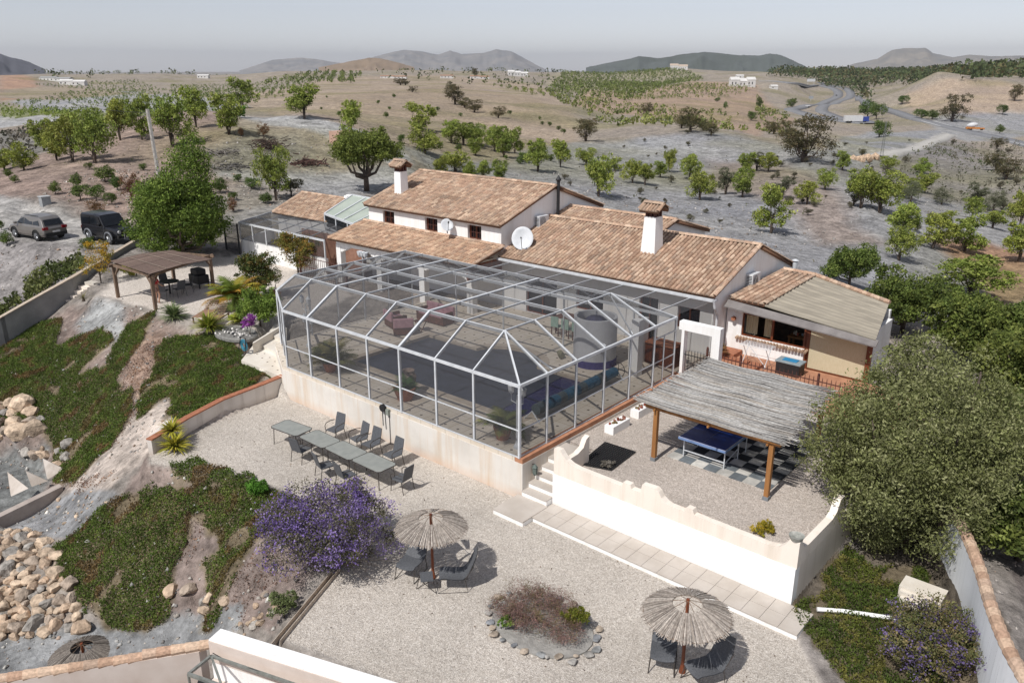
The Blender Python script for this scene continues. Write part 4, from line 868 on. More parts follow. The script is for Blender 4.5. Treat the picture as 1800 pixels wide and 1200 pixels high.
# table tennis table
tt = thing('table_tennis_table', 'blue table tennis table with net under the reed pergola', 'table', (23.3, 10.2, 1.22))
A = Z(1195.7, 765, 1.98); B = Z(1272.2, 794.6, 1.98); tx0 = (A[0]+B[0])/2; ty1, ty0 = A[1], B[1]; L = 3.0
blue = pmat('table_blue', '2A4796', '223C85', scale=2, rough=.35); white = pmat('line_white', 'E8E8E8', scale=3)
for s0, s1 in ((tx0, tx0+L/2-.01), (tx0+L/2+.01, tx0+L)):
    b = MB(); b.box(s0, s1, ty0, ty1, 1.95, 1.98); top = b.build('tabletop', blue, tt)
    b = MB(); b.box(s0+.001, s0+.02, ty0, ty1, 1.9804, 1.983).box(s0+.02, s1, ty0, ty0+.02, 1.9804, 1.983).box(s0+.02, s1, ty1-.02, ty1, 1.9804, 1.983).box(s0+.02, s1, (ty0+ty1)/2-.002, (ty0+ty1)/2+.002, 1.9804, 1.983); b.build('line', white, top)
    b = MB(); b.box(s0-.012, s0-.001, ty0, ty1, 1.90, 1.975).box(s0, s1, ty0-.012, ty0-.001, 1.90, 1.975).box(s0, s1, ty1+.001, ty1+.012, 1.90, 1.975); b.build('edge_frame', pmat('steel_blue', '7E9AC8', scale=4, rough=.4), top)
for x, y in ((tx0+.22, ty0+.1), (tx0+.22, ty1-.1), (tx0+1.2, ty0+.1), (tx0+1.2, ty1-.1), (tx0+1.8, ty0+.1), (tx0+1.8, ty1-.1), (tx0+2.8, ty0+.1), (tx0+2.8, ty1-.1)):
    b = MB(); b.tube([(x, y, 1.94), (x, y, 1.2)], .02, 8); b.build('leg', M['alu'], tt)
b = MB(); b.bar((tx0+.22, ty0+.1, 1.45), (tx0+.22, ty1-.1, 1.45), .03, .03); b.bar((tx0+.22, ty0+.1, 1.4), (tx0+1.2, ty0+.1, 1.6), .025, .025); b.bar((tx0+2.8, ty0+.1, 1.45), (tx0+2.8, ty1-.1, 1.45), .03, .03); b.build('stretcher', M['alu'], tt)
b = MB(); b.box(tx0+L/2-.004, tx0+L/2+.004, ty0-.12, ty1+.12, 1.985, 2.12); b.build('net', M['iron'], tt); b = MB(); b.box(tx0+L/2-.008, tx0+L/2+.008, ty0-.12, ty1+.12, 2.121, 2.135); b.build('net_tape', white, tt)
b = MB()
for y in (ty0-.14, ty1+.14): b.box(tx0+L/2-.03, tx0+L/2+.03, y-.03, y+.03, 1.93, 2.17)
b.build('net_post', M['iron'], tt)
# black grid mat, planters
qs = [Z(1018, 815, 1.23), Z(1064, 777, 1.23), Z(1117, 794, 1.23), Z(1075, 826, 1.23)]; b = MB()
def bl(u, v): return qs[0]*(1-u)*(1-v)+qs[1]*u*(1-v)+qs[2]*u*v+qs[3]*(1-u)*v
for k in range(15): b.bar(bl(k/14, 0), bl(k/14, 1), .026, .03); b.bar(bl(0, k/14)+(0, 0, .012), bl(1, k/14)+(0, 0, .012), .026, .03)
tag(b.build('grid_mat', M['iron'], None), 'black plastic grid mat lying on the gravel near the stair top', 'mat')
def planter(loc, sz, label):
    t = thing('planter', label, 'planter', loc); x, y, z = loc; a, c, h = sz; b = MB()
    b.box(x, x+a, y-c, y, z, z+h); b.box(x+.04, x+a-.04, y-c+.04, y-.04, z+h+.001, z+h+.004); b.build('box', M['render_white'], t, bevel=.01)
    b = MB()
    for k in range(14): b.blob((x+.1+(a-.2)*rr.random(), y-.1-(c-.2)*rr.random(), z+h+.03), .07, lin(('8A4A3C', '7B6A4A', '9A6B5A')[k % 3]), n=1, jit=.8)
    b.build('succulent', M['stone'], t)
planter((21.85, 14.55, 1.2), (1.05, .38, .3), 'nearer white trough planter with red succulents on the upper gravel')
planter((23.6, 14.6, 1.2), (1.0, .36, .3), 'farther white trough planter close to the pergola post')
# ================================================================== loose objects
def gp(px, py): return G(px, py)
WK = pmat('wicker', '66686C', '4C4E52', scale=30, rough=.7, bump=.5, bscale=90, attr='obj')
FR = pmat('frame_bronze', '4C453F', '38332F', scale=10, rough=.5)
GLS = pmat('frosted_glass', '9EA09A', '90938E', scale=4, rough=.4, spec=.4)
def place(root, x, y, z, rz): root.location = (x, y, z); root.rotation_euler = (0, 0, rz); return root
# glass tables
def glass_table(lab):
    t = thing('patio_table', lab, 'table', (0, 0, 0), 'glass patio tables set end to end'); b = MB()
    c = [(-.42, -.62), (-.32, -.72), (.32, -.72), (.42, -.62), (.42, .62), (.32, .72), (-.32, .72), (-.42, .62)]
    b.prism(c, .70, .715); b.build('tabletop', GLS, t)
    b = MB(); cc = [(x*1.01, y*1.01, .705) for x, y in c]; b.tube(cc+[cc[0]], .017, 6); b.build('frame', FR, t)
    for sx in (-1, 1):
        for sy in (-1, 1): b = MB(); b.tube([(sx*.33, sy*.6, .70), (sx*.36, sy*.64, .0)], .016, 6); b.build('leg', FR, t)
    return t
tl = ['glass patio table standing apart at the left end of the row', 'glass patio table second from the left in the row', 'glass patio table third from the left in the row', 'glass patio table at the right end next to the purple bush']
t0 = glass_table(tl[0]); place(t0, 15.45, 24.2, 0, .1)
for (x, y), l in zip(((15.56, 22.62), (15.6, 21.17), (15.65, 19.72)), tl[1:]): dup(t0, (x, y, 0), random.uniform(-.03, .03), label=l)
def patio_chair(lab):
    t = thing('patio_chair', lab, 'chair', (0, 0, 0), 'wicker chairs round the glass tables'); b = MB()   # faces +x
    b.box(-.24, .24, -.25, .25, .42, .46); b.build('seat', WK, t, bevel=.01)
    b = MB(); vs = [(-.22, -.24, .45), (-.22, .24, .45), (-.30, .24, .75), (-.30, -.24, .75), (-.36, .22, .98), (-.36, -.22, .98)]; b.slab([vs[0], vs[1], vs[2], vs[3]], .03, d=(-1, 0, 0)); b.slab([vs[3], vs[2], vs[4], vs[5]], .03, d=(-1, 0, 0)); b.build('backrest', WK, t)
    for sx in (-1, 1):
        for sy in (-1, 1): b = MB(); b.tube([(sx*.22, sy*.26, .44), (sx*.26+(-.04 if sx < 0 else .0), sy*.27, 0)], .013, 6); b.build('leg', FR, t)
    for sy in (-1, 1): b = MB(); b.tube([(-.27, sy*.26, .68), (-.1, sy*.3, .70), (.15, sy*.3, .68), (.24, sy*.28, .6), (.23, sy*.27, .44)], .015, 6); b.build('armrest', FR, t)
    return t
far_side = [(16.78, 23.35), (16.85, 22.05), (16.85, 21.35), (16.8, 20.1)]; near_side = [(14.95, 22.9), (14.75, 21.25), (14.8, 20.15)]
cl = ['first wicker chair from the left on the wall side of the tables', 'second wicker chair from the left on the wall side of the tables', 'third wicker chair from the left on the wall side of the tables', 'fourth wicker chair on the wall side, nearest the right end table']
c0 = patio_chair(cl[0]); place(c0, *far_side[0], 0, math.pi+.1)
for (x, y), l in zip(far_side[1:], cl[1:]): dup(c0, (x, y, 0), math.pi+random.uniform(-.15, .15), label=l)
for (x, y), l, a in zip(near_side, ('wicker chair on the open gravel side between the first two tables', 'wicker chair with curved arms drawn out on the open side at the third table', 'wicker chair half hidden behind the top of the purple bush'), (.15, -.25, -.1)): dup(c0, (x, y, 0), a, label=l)
dup(c0, (15.85, 18.55, 0), math.pi/2+.1, label='wicker chair at the right end of the table row, its back to the gravel')
# relax chairs
def relax(lab):
    t = thing('lounge_chair', lab, 'lounge chair', (0, 0, 0), 'grey lounge chairs under the straw parasols'); prof = [(.42, .36), (.3, .40), (0, .36), (-.22, .36), (-.34, .46), (-.5, .8), (-.62, 1.08)]
    for nm, pr_ in (('seat', prof[:4]), ('backrest', prof[3:])):
        V = []; w_ = [.27, .29, .3, .3, .3, .29, .2][0 if nm == 'seat' else 3:]
        for (x, z), ww in zip(pr_, w_):
            for k in range(7): a = -1+k/3; V.append((x, a*ww, z+.05*a*a))
        n = len(pr_); F = [(i*7+k, i*7+k+1, (i+1)*7+k+1, (i+1)*7+k) for i in range(n-1) for k in range(6)]; V2 = V+[(x-.012, y, z-.02) for x, y, z in V]; m_ = len(V)
        F2 = F+[tuple(q+m_ for q in f[::-1]) for f in F]; b = MB(); b.add(V2, F2); b.build(nm, WK, t, smooth=True)
    for sy in (-1, 1):
        b = MB(); b.tube([(.36, sy*.27, .37), (.46, sy*.3, .0), (-.35, sy*.3, .0), (-.28, sy*.29, .4), (-.52, sy*.29, .8)], .014, 6); b.build('leg', FR, t)
    return t
r0 = relax('grey lounge chair behind the parasol pole, left of the footstool'); place(r0, 12.85, 14.8, 0, math.pi+.35)
dup(r0, (13.2, 13.45, 0), math.pi-.8, label='grey lounge chair right of the footstool in striped parasol shade')
dup(r0, (14.3, 7.6, 0), math.pi+.45, label='grey lounge chair left of the pole at the lower right parasol')
dup(r0, (14.4, 6.55, 0), math.pi-.45, label='dark lounge chair right of the pole at the lower right parasol')
t = thing('footstool', 'small grey footstool on the gravel between the two lounge chairs', 'footstool', (12.62, 13.95, 0)); b = MB(); x, y = 12.62, 13.95
b.slab([(x-.26, y-.05, .4), (x, y+.27, .4), (x+.27, y+.05, .4), (x, y-.27, .4)], .04); b.build('seat', WK, t)
b = MB(); b.tube([(x-.2, y-.02, .36), (x+.0, y-.36, .02), (x+.2, y, .36)], .014, 6); b.tube([(x+.0, y-.2, .36), (x-.2, y+.2, .0), (x, y+.25, .36)], .014, 6); b.build('leg', FR, t)
# straw parasols
STR = vmat('straw', nscale=16, namp=.35, bump=.3)
def parasol(x, y, z, r1, lab, gaps=(), seed=1, pole=True, dark=1.0, h=2.0, drop=.40):
    t = thing('straw_parasol', lab, 'parasol', (x, y, z), 'straw parasols'); rg = np.random.default_rng(seed)
    if pole:
        b = MB(); b.tube([(x, y, z), (x, y, z+h+.02)], .04, 10); b.build('pole', M['wood_red'], t)
        b = MB(); b.tube([(x, y, z-.02), (x, y, z+.25)], [.09, .04], 8); b.build('foot', M['wood_red'], t)
    b = MB()
    for k in range(8):
        a = k*math.pi/4+.2; b.tube([(x, y, z+h), (x+r1*.97*math.cos(a), y+r1*.97*math.sin(a), z+h-drop)], .008, 5)
    for rr_ in (.335, .68, .97): zz = z+h-drop*rr_; b.tube([(x+r1*rr_*math.cos(k*math.pi/16), y+r1*rr_*math.sin(k*math.pi/16), zz) for k in range(33)], .007, 4)
    b.build('frame', M['wood_dark'], t)
    b = MB(); n = 560
    for k in range(n):
        a = 2*math.pi*k/n; dg = math.degrees(a) % 360
        if any(g0 < dg < g1 for g0, g1 in gaps): continue
        a += rg.normal()*.012; f0 = .34+rg.uniform(-.015, .02); f1 = 1+rg.uniform(-.07, .05); c = lin(('B0A69C', '9E948A', 'C0B6AB', '90867D')[rg.integers(4)], .85*dark)
        ca, sa = math.cos(a), math.sin(a); zz = z+h+.015+rg.uniform(-.02, .02)
        p = [(x+r1*f0*ca, y+r1*f0*sa, zz-drop*f0), (x+r1*.65*ca, y+r1*.65*sa, zz-drop*.62), (x+r1*f1*ca, y+r1*f1*sa, zz-drop*f1-.02)]
        for q, w_ in ((0, .006), (1, .011)):
            b.bar(p[q], p[q+1], .012 if q == 0 else .017, .008, col=c)
    b.build('thatch', STR, t); return t
parasol(13.07, 14.18, 0, .98, 'straw parasol with torn thatch by the purple bush', gaps=((15, 32), (48, 60), (348, 352), (120, 124), (205, 208), (250, 252)), seed=3)
parasol(14.32, 7.09, 0, 1.02, 'straw parasol with full thatch on the lower right gravel', gaps=((338, 344), (318, 321), (10, 12)), seed=5)
q = gp(147, 1150); parasol(q[0], q[1], q[2]-.2, .95, 'weathered straw parasol beyond the roof tiles at lower left', seed=8, dark=.62, h=.6, drop=.4)
# stone ringed flower bed
b = MB(); rr = np.random.default_rng(3); cx, cy = 13.45, 10.6
for k in range(30):
    a = k/30*2*math.pi; x = cx+1.1*math.cos(a)*(1+.08*math.sin(3*a))+rr.normal()*.05; y = cy+1.5*math.sin(a)+rr.normal()*.05; s_ = rr.uniform(.06, .13)
    b = MB(); b.blob((x, y, .07), s_, lin(('8F908F', 'A09C96', '85878A', 'A89A8A')[rr.integers(4)]), sc=(1.3, 1.1, .42), seed=k); st_ = b.build('edging_stone', M['stone'], None); tag(st_, 'rounded stone in the ring round the oval flower bed', 'stone', 'stones edging the oval flower bed')
b = MB(); b.prism([(cx+1.05*math.cos(a), cy+1.42*math.sin(a)) for a in np.linspace(0, 2*math.pi, 24)[:-1]], -.05, .045); tag(b.build('soil', pmat('bedsoil', 'A9A6A0', '8E8B86', scale=4, bump=.8, bscale=12, bdist=.04), None), kind='structure')
# wall fittings
t = thing('wall_fittings', 'round black dial and grey box with cords on the stained wall', 'wall fitting', (17.9, 22.6, .9))
q = XP(674, 716, 17.93); b = MB(); b.tube([(17.95, q[1], q[2]), (17.84, q[1], q[2])], .14, 16); b.build('dial', M['iron'], t)
b = MB(); q2 = XP(683, 724, 17.93); b.box(17.84, 17.95, q2[1]-.07, q2[1]+.07, q2[2]-.1, q2[2]+.12); b.build('junction_box', pmat('greybox', '9AA096'), t)
b = MB(); b.tube([(17.93, q[1]+.08, q[2]-.1), (17.92, q[1]+.06, q[2]-.75)], .012, 5); b.tube([(17.93, q[1]-.06, q[2]-.1), (17.92, q[1]-.1, q[2]-.85)], .012, 5); b.tube([(17.93, q2[1]-.03, q2[2]-.1), (17.92, q2[1]-.03, .0)], .012, 5); b.build('cord', M['iron'], t)
# ------------------------------------------------------------------ inside the cage
def pot(x, y, z, r, h, lab, mat='terracotta', n_=40, hh=.8, cols=('6E7F3A', '4F6030'), cat='potted plant', seed=1):
    t = thing('potted_plant', lab, cat, (x, y, z)); b = MB(); b.lathe([(.0, 0), (r*.65, 0), (r, h*.8), (r*1.05, h), (r*.9, h), (r*.85, h*.9), (0, h*.9)], (x, y, z), 16); b.build('pot', M[mat], t)
    fronds(t, (x, y, z+h*.9), n_, hh, cols, seed); return t
def fronds(t, c, n_, L, cols, seed, w_=.05, leaflets=True, droop=.5, up=.5, name='foliage'):
    rg = np.random.default_rng(seed); V = []; F = []; C = []
    for k in range(n_):
        a = rg.uniform(0, 6.283); e0 = rg.uniform(up*.6, 1.35); l = L*rg.uniform(.7, 1.1); p = np.array(c, float); el = e0; seg = 7; pts = [p.copy()]
        for s_ in range(seg):
            d = np.array([math.cos(a)*math.cos(el), math.sin(a)*math.cos(el), math.sin(el)]); p = p+d*l/seg; pts.append(p.copy()); el -= droop*1.6/seg*(1+s_/3)
        col = lin(cols[rg.integers(len(cols))])*rg.uniform(.75, 1.25); sd = np.array([-math.sin(a), math.cos(a), 0])
        if leaflets:
            for s_ in range(1, seg*3):
                f = s_/(seg*3)*seg; i = int(f); q = pts[i]*(1-(f-i))+pts[min(i+1, seg)]*(f-i); ll = L*.28*math.sin(math.pi*min(1, f/seg+.12))+.02; dd = pts[min(i+1, seg)]-pts[i]; dd /= np.linalg.norm(dd)+1e-9
                for sg in (-1, 1):
                    tip = q+(sd*sg+dd*.7)*ll+np.array([0, 0, -.25*ll]); k0 = len(V); V += [q-dd*.012*L, q+dd*.03*L, tip]; F.append((k0, k0+1, k0+2)); C.append(col)
        else:
            for i in range(seg):
                w0, w1 = w_*(1-i/seg), w_*(1-(i+1)/seg)+.002; k0 = len(V); V += [pts[i]-sd*w0, pts[i]+sd*w0, pts[i+1]+sd*w1, pts[i+1]-sd*w1]; F += [(k0, k0+1, k0+2), (k0, k0+2, k0+3)]; C += [col, col]
    return fastmesh(name, V, F, M['leaf'], t, np.array(C))
t = pot(18.75, 16.6, DZ, .32, .5, 'palm-like plant in a large pot at the near corner of the cage', 'terracotta', 26, 1.15, ('6F7A3C', '8A8A48', '55612F'), seed=4)
t = pot(18.9, 21.7, DZ, .42, .5, 'broad leafed plant in a bowl beside the terracotta urn', 'terracotta', 30, .7, ('4E6A38', '5F7A40'), seed=6)
b = MB(); b.lathe([(0, 0), (.16, 0), (.13, .1), (.26, .5), (.3, .75), (.2, .95), (.24, 1.0), (.2, 1.0), (.15, .9), (0, .85)], (19.35, 21.95, DZ), 18); tag(b.build('urn', pmat('urn', 'A9968A', '8D7B70', scale=6), None), 'tall stone urn by the front screen of the cage', 'urn')
t = pot(18.9, 26.3, DZ, .3, .4, 'tall leafy plant near the left end of the cage', 'terracotta', 34, 1.5, ('7A7F48', '5C6636', '8C8750'), seed=9)
t = thing('round_tower', 'white round shower tower with violet base inside the cage', 'tower', (26.95, 18.6, DZ)); b = MB(); b.lathe([(.92, .32), (.92, 2.1), (.80, 2.1), (.80, .3)], (26.95, 18.6, DZ), 36); b.build('wall', pmat('towerwhite', 'D2D2D2', 'C4C4C6', scale=1.5), t)
b = MB(); b.lathe([(.94, 0), (.94, .32), (.8, .32), (.8, 0)], (26.95, 18.6, DZ), 36); b.build('base_band', pmat('violet', '5E5A8C', '4C4878'), t); b = MB(); b.lathe([(.0, 1.5), (.5, 1.5), (.55, 1.85), (.3, 2.05), (0, 2.1)], (26.95, 18.6, DZ), 10); b.build('wrapped_pump', pmat('tarp', '4A4A68', '3A3A50', scale=4), t)
b = MB(); b.box(26.6, 27.0, 16.25, 16.6, DZ, EZ-.1); tag(b.build('pillar', RW, None), 'white square pillar beside the round tower', 'pillar'); b = MB(); b.box(27.4, 28.6, 17.0, 17.2, DZ, 3.4); tag(b.build('partition', RW, None), 'white partition wall behind the pool heater counter', 'wall')
wbrown = pmat('cabinet', '7A4A34', '5C3626', scale=5, rough=.6)
t = thing('bar_counter', 'brown wooden counter with drawers near the cage door', 'counter', (28.6, 16, DZ)); b = MB(); b.box(28.4, 29.1, 15.6, 17.0, DZ, 2.35); b.build('cabinet', wbrown, t); b = MB(); b.box(28.35, 29.15, 15.55, 17.05, 2.352, 2.41); b.build('worktop', M['terracotta'], t)
for k in range(3): b = MB(); b.box(28.37, 28.395, 15.65+k*.45, 16.05+k*.45, 1.55, 2.25); b.build('drawer', M['wood_red'], t)
t = thing('pool_roller', 'blue solar cover rolled on a roller along the pool end', 'pool roller', (21, 16.9, DZ)); b = MB(); rr = np.random.default_rng(2)
for k in range(12): x = 20.7+k*.42; b.tube([(x, 16.75, DZ+.38), (x+.41, 16.75, DZ+.38)], .2+.015*rr.random(), 12, col=lin('4E7A96' if k % 3 else '6E7A7E', .6))
b.build('rolled_cover', vmat('foil', rough=.4, nscale=6), t)
for x in (20.5, 25.9):
    b = MB(); b.tube([(x, 16.75, DZ+.38), (x, 16.4, DZ+.02)], .025, 6); b.tube([(x, 16.75, DZ+.38), (x, 17.1, DZ+.02)], .025, 6); b.build('stand', M['alu'], t)
b = MB(); b.tube([(26.0, 16.75+.3*math.cos(k*math.pi/8), DZ+.4+.3*math.sin(k*math.pi/8)) for k in range(17)], .015, 5); b.tube([(26.0, 16.45, DZ+.4), (26.0, 17.05, DZ+.4)], .012, 5); b.tube([(26.0, 16.75, DZ+.1), (26.0, 16.75, DZ+.7)], .012, 5); b.build('hand_wheel', M['iron'], t)
# dining set with mint chairs
t = thing('dining_table', 'long wooden table with mint chairs by the kitchen door', 'table', (29.6, 21.4, DZ)); b = MB(); b.box(29.2, 30.1, 19.9, 22.6, DZ+.72, DZ+.77); b.build('tabletop', wbrown, t)
for x in (29.3, 30.0):
    for y in (20.0, 22.5): b = MB(); b.box(x-.04, x+.04, y-.04, y+.04, DZ, DZ+.719); b.build('leg', wbrown, t)
mint = pmat('mint', 'A9C4B4', '98B4A4', scale=6)
def mchair(lab):
    t = thing('dining_chair', lab, 'chair', (0, 0, 0), 'mint chairs at the long table'); b = MB(); b.box(-.2, .2, -.2, .2, .42, .46); b.build('seat', mint, t); b = MB(); b.box(-.24, -.2, -.2, .2, .462, .95); b.build('backrest', mint, t)
    for sx in (-1, 1):
        for sy in (-1, 1): b = MB(); b.box(sx*.18-.02, sx*.18+.02, sy*.18-.02, sy*.18+.02, 0, .419); b.build('leg', wbrown, t)
    return t
m0 = mchair('mint covered chair nearest the round tower at the long table'); place(m0, 28.9, 20.3, DZ, 0)
for k, l in enumerate(('mint covered chair second from the round tower', 'mint covered chair third from the round tower', 'mint covered chair farthest from the round tower')): dup(m0, (28.9, 20.9+k*.62, DZ), .05*k, label=l)
# sofas
pink = pmat('pink', 'CCA0A6', 'B88C92', scale=5, rough=.9, bump=.3)
def sofa(x, y, rz, L, lab):
    t = thing('sofa', lab, 'sofa', (0, 0, 0), 'pink cushioned rattan sofas'); b = MB(); b.box(-.4, .4, -L/2, L/2, .05, .38); b.build('base', wbrown, t, bevel=.02); b = MB(); b.box(-.36, .38, -L/2+.12, L/2-.12, .382, .5); b.build('seat_cushion', pink, t, bevel=.04)
    b = MB(); b.box(-.46, -.3, -L/2, L/2, .385, .85); b.build('backrest', pink, t, bevel=.05)
    for s_ in (-1, 1): b = MB(); b.box(-.3, .4, s_*(L/2-.06)-.055, s_*(L/2-.06)+.055, .385, .62); b.build('armrest', wbrown, t)
    place(t, x, y, DZ, rz); return t
sofa(26.6, 28.0, math.pi, 1.9, 'pink cushioned three seat sofa facing the pool'); sofa(24.8, 28.9, -.3, .95, 'pink armchair left of the small folding table'); sofa(24.3, 27.6+.2, .9, .95, 'pink armchair beside the cane chair under the cage')
t = thing('folding_table', 'small folding wooden table in front of the pink sofa', 'side table', (25.2, 28.1, DZ)); b = MB(); b.box(24.85, 25.35, 27.2, 27.7, DZ+.5, DZ+.53); b.build('tabletop', M['wood_red'], t)
b = MB(); b.bar((24.9, 27.25, DZ), (25.3, 27.25, DZ+.5), .03, .03); b.bar((25.3, 27.65, DZ), (24.9, 27.65, DZ+.5), .03, .03); b.build('leg', M['wood_red'], t)
def lantern_post(x, y, z, h, lab, arms=2):
    t = thing('lamp_post', lab, 'lamp post', (x, y, z)); b = MB(); b.lathe([(.12, 0), (.12, .08), (.05, .2), (.035, .5), (.03, h)], (x, y, z), 10); b.build('post', M['alu'], t)
    for k in range(arms):
        a = math.pi/2+k*math.pi; ax_, ay_ = x+.25*math.cos(a)*(arms > 1), y+.25*math.sin(a)*(arms > 1); b = MB(); b.tube([(x, y, z+h-.3), (ax_, ay_, z+h-.25), (ax_, ay_, z+h)], .015, 6); b.lathe([(.03, 0), (.09, .05), (.11, .25), (.12, .27), (.02, .4), (0, .44)], (ax_, ay_, z+h), 8); b.build('lantern', M['alu'], t)
lantern_post(18.5, 15.75, DZ, 1.9, 'white twin lantern post in the near corner of the cage'); lantern_post(18.9, 27.6, DZ, 1.8, 'white twin lantern post by the left front screen'); lantern_post(20.2, 29.6, DZ, 2.0, 'white twin lantern post at the far left end of the cage')
b = MB(); b.blob((26.4, 20.0, DZ+.2), .24, lin('8E8B70'), sc=(1, 1, .8)); tag(b.build('stone_ball', M['stone'], None), 'mossy round boulder at the edge of the pool lobe', 'boulder')
# ------------------------------------------------------------------ on the studio paving
t = thing('storage_box', 'black storage box with grey lid and blue cloth on the studio paving', 'storage box', (31.3, 11.9, 1.42)); q = Z(1378, 642, 1.42)
x, y = 31.2, 11.75; b = MB(); b.box(x-.3, x+.3, y-.5, y+.5, 1.42, 1.92); b.build('box', M['iron'], t, bevel=.02); b = MB(); b.box(x-.33, x+.33, y-.54, y+.54, 1.922, 2.0); b.build('lid', pmat('lidgrey', '9AA6AA'), t, bevel=.02); b = MB(); b.box(x-.18, x+.16, y-.3, y+.3, 2.002, 2.03); b.build('cloth', pmat('blue', '2E8FC0', '2A7CA8', scale=6), t, bevel=.01)
t = thing('drying_rack', 'white folding clothes rack in front of the studio window', 'drying rack', (31.2, 13.2, 1.42)); b = MB()
for y in (12.75, 13.75): b.tube([(30.95, y, 1.43), (31.6, y, 2.3)], .015, 5); b.tube([(31.6, y, 1.43), (30.95, y, 2.3)], .015, 5)
b.build('leg', M['alu'], t); b = MB()
for k in range(9): b.tube([(30.9+k*.09, 12.6, 2.3), (30.9+k*.09, 13.9, 2.3)], .007, 4)
b.tube([(30.9, 12.6, 2.3), (31.65, 12.6, 2.3)], .01, 4); b.tube([(30.9, 13.9, 2.3), (31.65, 13.9, 2.3)], .01, 4); b.tube([(31.0, 12.7, 1.5), (31.5, 13.8, 2.2)], .012, 5); b.build('rail', M['alu'], t)
pot(30.95, 14.75, 1.56, .13, .22, 'terracotta pot with thin red leaves on the lower garden step', 'terracotta', 22, .5, ('9A6A4A', '7E5A3A'), seed=3); pot(31.35, 14.95, 1.64, .12, .2, 'terracotta pot on the upper garden step by the wall', 'terracotta', 14, .35, ('8A6A4A',), seed=5)
b = MB(); b.tube([(32.1, 14.8, 3.0), (31.98, 14.8, 3.0)], .1, 10); tag(b.build('wall_plate', M['terracotta'], None), 'round terracotta plate on the studio wall under the eave', 'wall plate')
# ------------------------------------------------------------------ upper left court
t = thing('gazebo', 'brown timber gazebo with flat reed roof on the pale gravel court', 'gazebo', (21, 43.8, 1.2)); gA, gB, gC, gD = [Z(*p, 1.2) for p in ((208, 523), (274, 544), (375, 504), (307, 497))]
gt = [Z(*p, 3.22) for p in ((194, 459), (264, 482), (374, 456), (303, 440))]
for q in (gA, gB, gC, gD): b = MB(); b.box(q[0]-.08, q[0]+.08, q[1]-.08, q[1]+.08, 1.15, 3.05); b.build('post', M['wood_dark'], t)
for a, c in ((gA, gB), (gB, gC), (gC, gD), (gD, gA)):
    d = (c-a)/np.linalg.norm(c-a); up = np.array([0, 0, 1.85]); b = MB(); b.bar(a+up-d*.3, c+up+d*.3, .08, .14); b.build('beam', M['wood_dark'], t)
    b = MB(); b.bar(a+up+d*.55, a+(0, 0, 1.3)+d*.06, .06, .06); b.build('brace', M['wood_dark'], t); b = MB(); b.bar(c+up-d*.55, c+(0, 0, 1.3)-d*.06, .06, .06); b.build('brace', M['wood_dark'], t)
V = []; C = []; b = MB(); n = 90; e0, e1, e2, e3 = gt
for k in range(n):
    a = k/n; p = e0+(e1-e0)*a; r_ = e3+(e2-e3)*a; m_ = (p+r_)/2+np.array([0, 0, .1]); c = lin(('7E6A60', '6E5C54', '8C786C')[rr.integers(3)], .7); b.bar(p, m_, .05, .03, col=c); b.bar(m_, r_, .05, .03, col=c)
b.build('reed_roof', STR, t)
b = MB()
for f in (.25, .5, .75): p = e0+(e3-e0)*f; r_ = e1+(e2-e1)*f; b.bar(p+(0, 0, .07+.1*(1-abs(2*f-1))), r_+(0, 0, .07+.1*(1-abs(2*f-1))), .03, .01)
b.build('batten', pmat('batten', 'A89888'), t)
b = MB(); b.lathe([(0, 0), (.55, 0), (.55, .03), (0, .03)], (21.0, 43.9, 1.92), 20); t = thing('garden_table', 'round dark garden table under the timber gazebo', 'table', (21.0, 43.9, 1.2)); b.build('tabletop', pmat('greent', '3E4A42'), t); b = MB()
b.tube([(21.0, 43.9, 1.2), (21.0, 43.9, 1.92)], .05, 8); b.build('leg', M['iron'], t)
g0 = dup(c0, (20.3, 43.3, 1.2), .8, label='dark garden chair between the person and the gazebo table', group='dark chairs under the gazebo')
for (x, y, a, l) in ((21.1, 43.0, 1.6, 'dark garden chair in front of the gazebo table'), (21.9, 43.5, 2.6, 'dark garden chair right of the gazebo table'), (21.3, 44.9, -1.6, 'dark garden chair behind the gazebo table')): dup(c0, (x, y, 1.2), a, label=l, group='dark chairs under the gazebo')
t = thing('barbecue', 'black barbecue with lid under the gazebo edge', 'barbecue', (22.9, 44.1, 1.2)); b = MB(); b.box(22.6, 23.3, 43.6, 44.7, 1.45, 1.95); b.build('cabinet', M['iron'], t, bevel=.03); b = MB(); b.box(22.65, 23.25, 43.75, 44.55, 1.952, 2.3); b.build('lid', M['iron'], t, bevel=.08); b = MB()
for y in (43.65, 44.65): b.box(22.65, 22.7, y-.03, y+.03, 1.2, 1.449).box(23.2, 23.25, y-.03, y+.03, 1.2, 1.449)
b.build('leg', M['iron'], t)
def lounger(x, y, rz, lab):
    t = thing('sun_lounger', lab, 'sun lounger', (0, 0, 0), 'wooden sun loungers'); wd = M['wood']
    b = MB()
    for k in range(13): b.bar((-.3+k*.105, -.3, .33), (-.3+k*.105, .3, .33), .08, .02)
    b.build('seat', pmat('teak', 'A8856E', '8E6C58', scale=6, attr='obj') if 'teak' not in M else M['teak'], t); b = MB()
    for k in range(7): b.bar((-.36-k*.085, -.3, .36+k*.06), (-.36-k*.085, .3, .36+k*.06), .07, .02)
    b.build('backrest', M['wood_dark'], t); b = MB(); b.bar((-.9, -.31, .29), (1.0, -.31, .29), .04, .06); b.bar((-.9, .31, .29), (1.0, .31, .29), .04, .06); b.build('frame', M['wood_dark'], t)
    for xx in (-.8, .9):
        for yy in (-.31, .31): b = MB(); b.box(xx-.03, xx+.03, yy-.03, yy+.03, 0, .259); b.build('leg', M['wood_dark'], t)
    place(t, x, y, 1.22, rz)
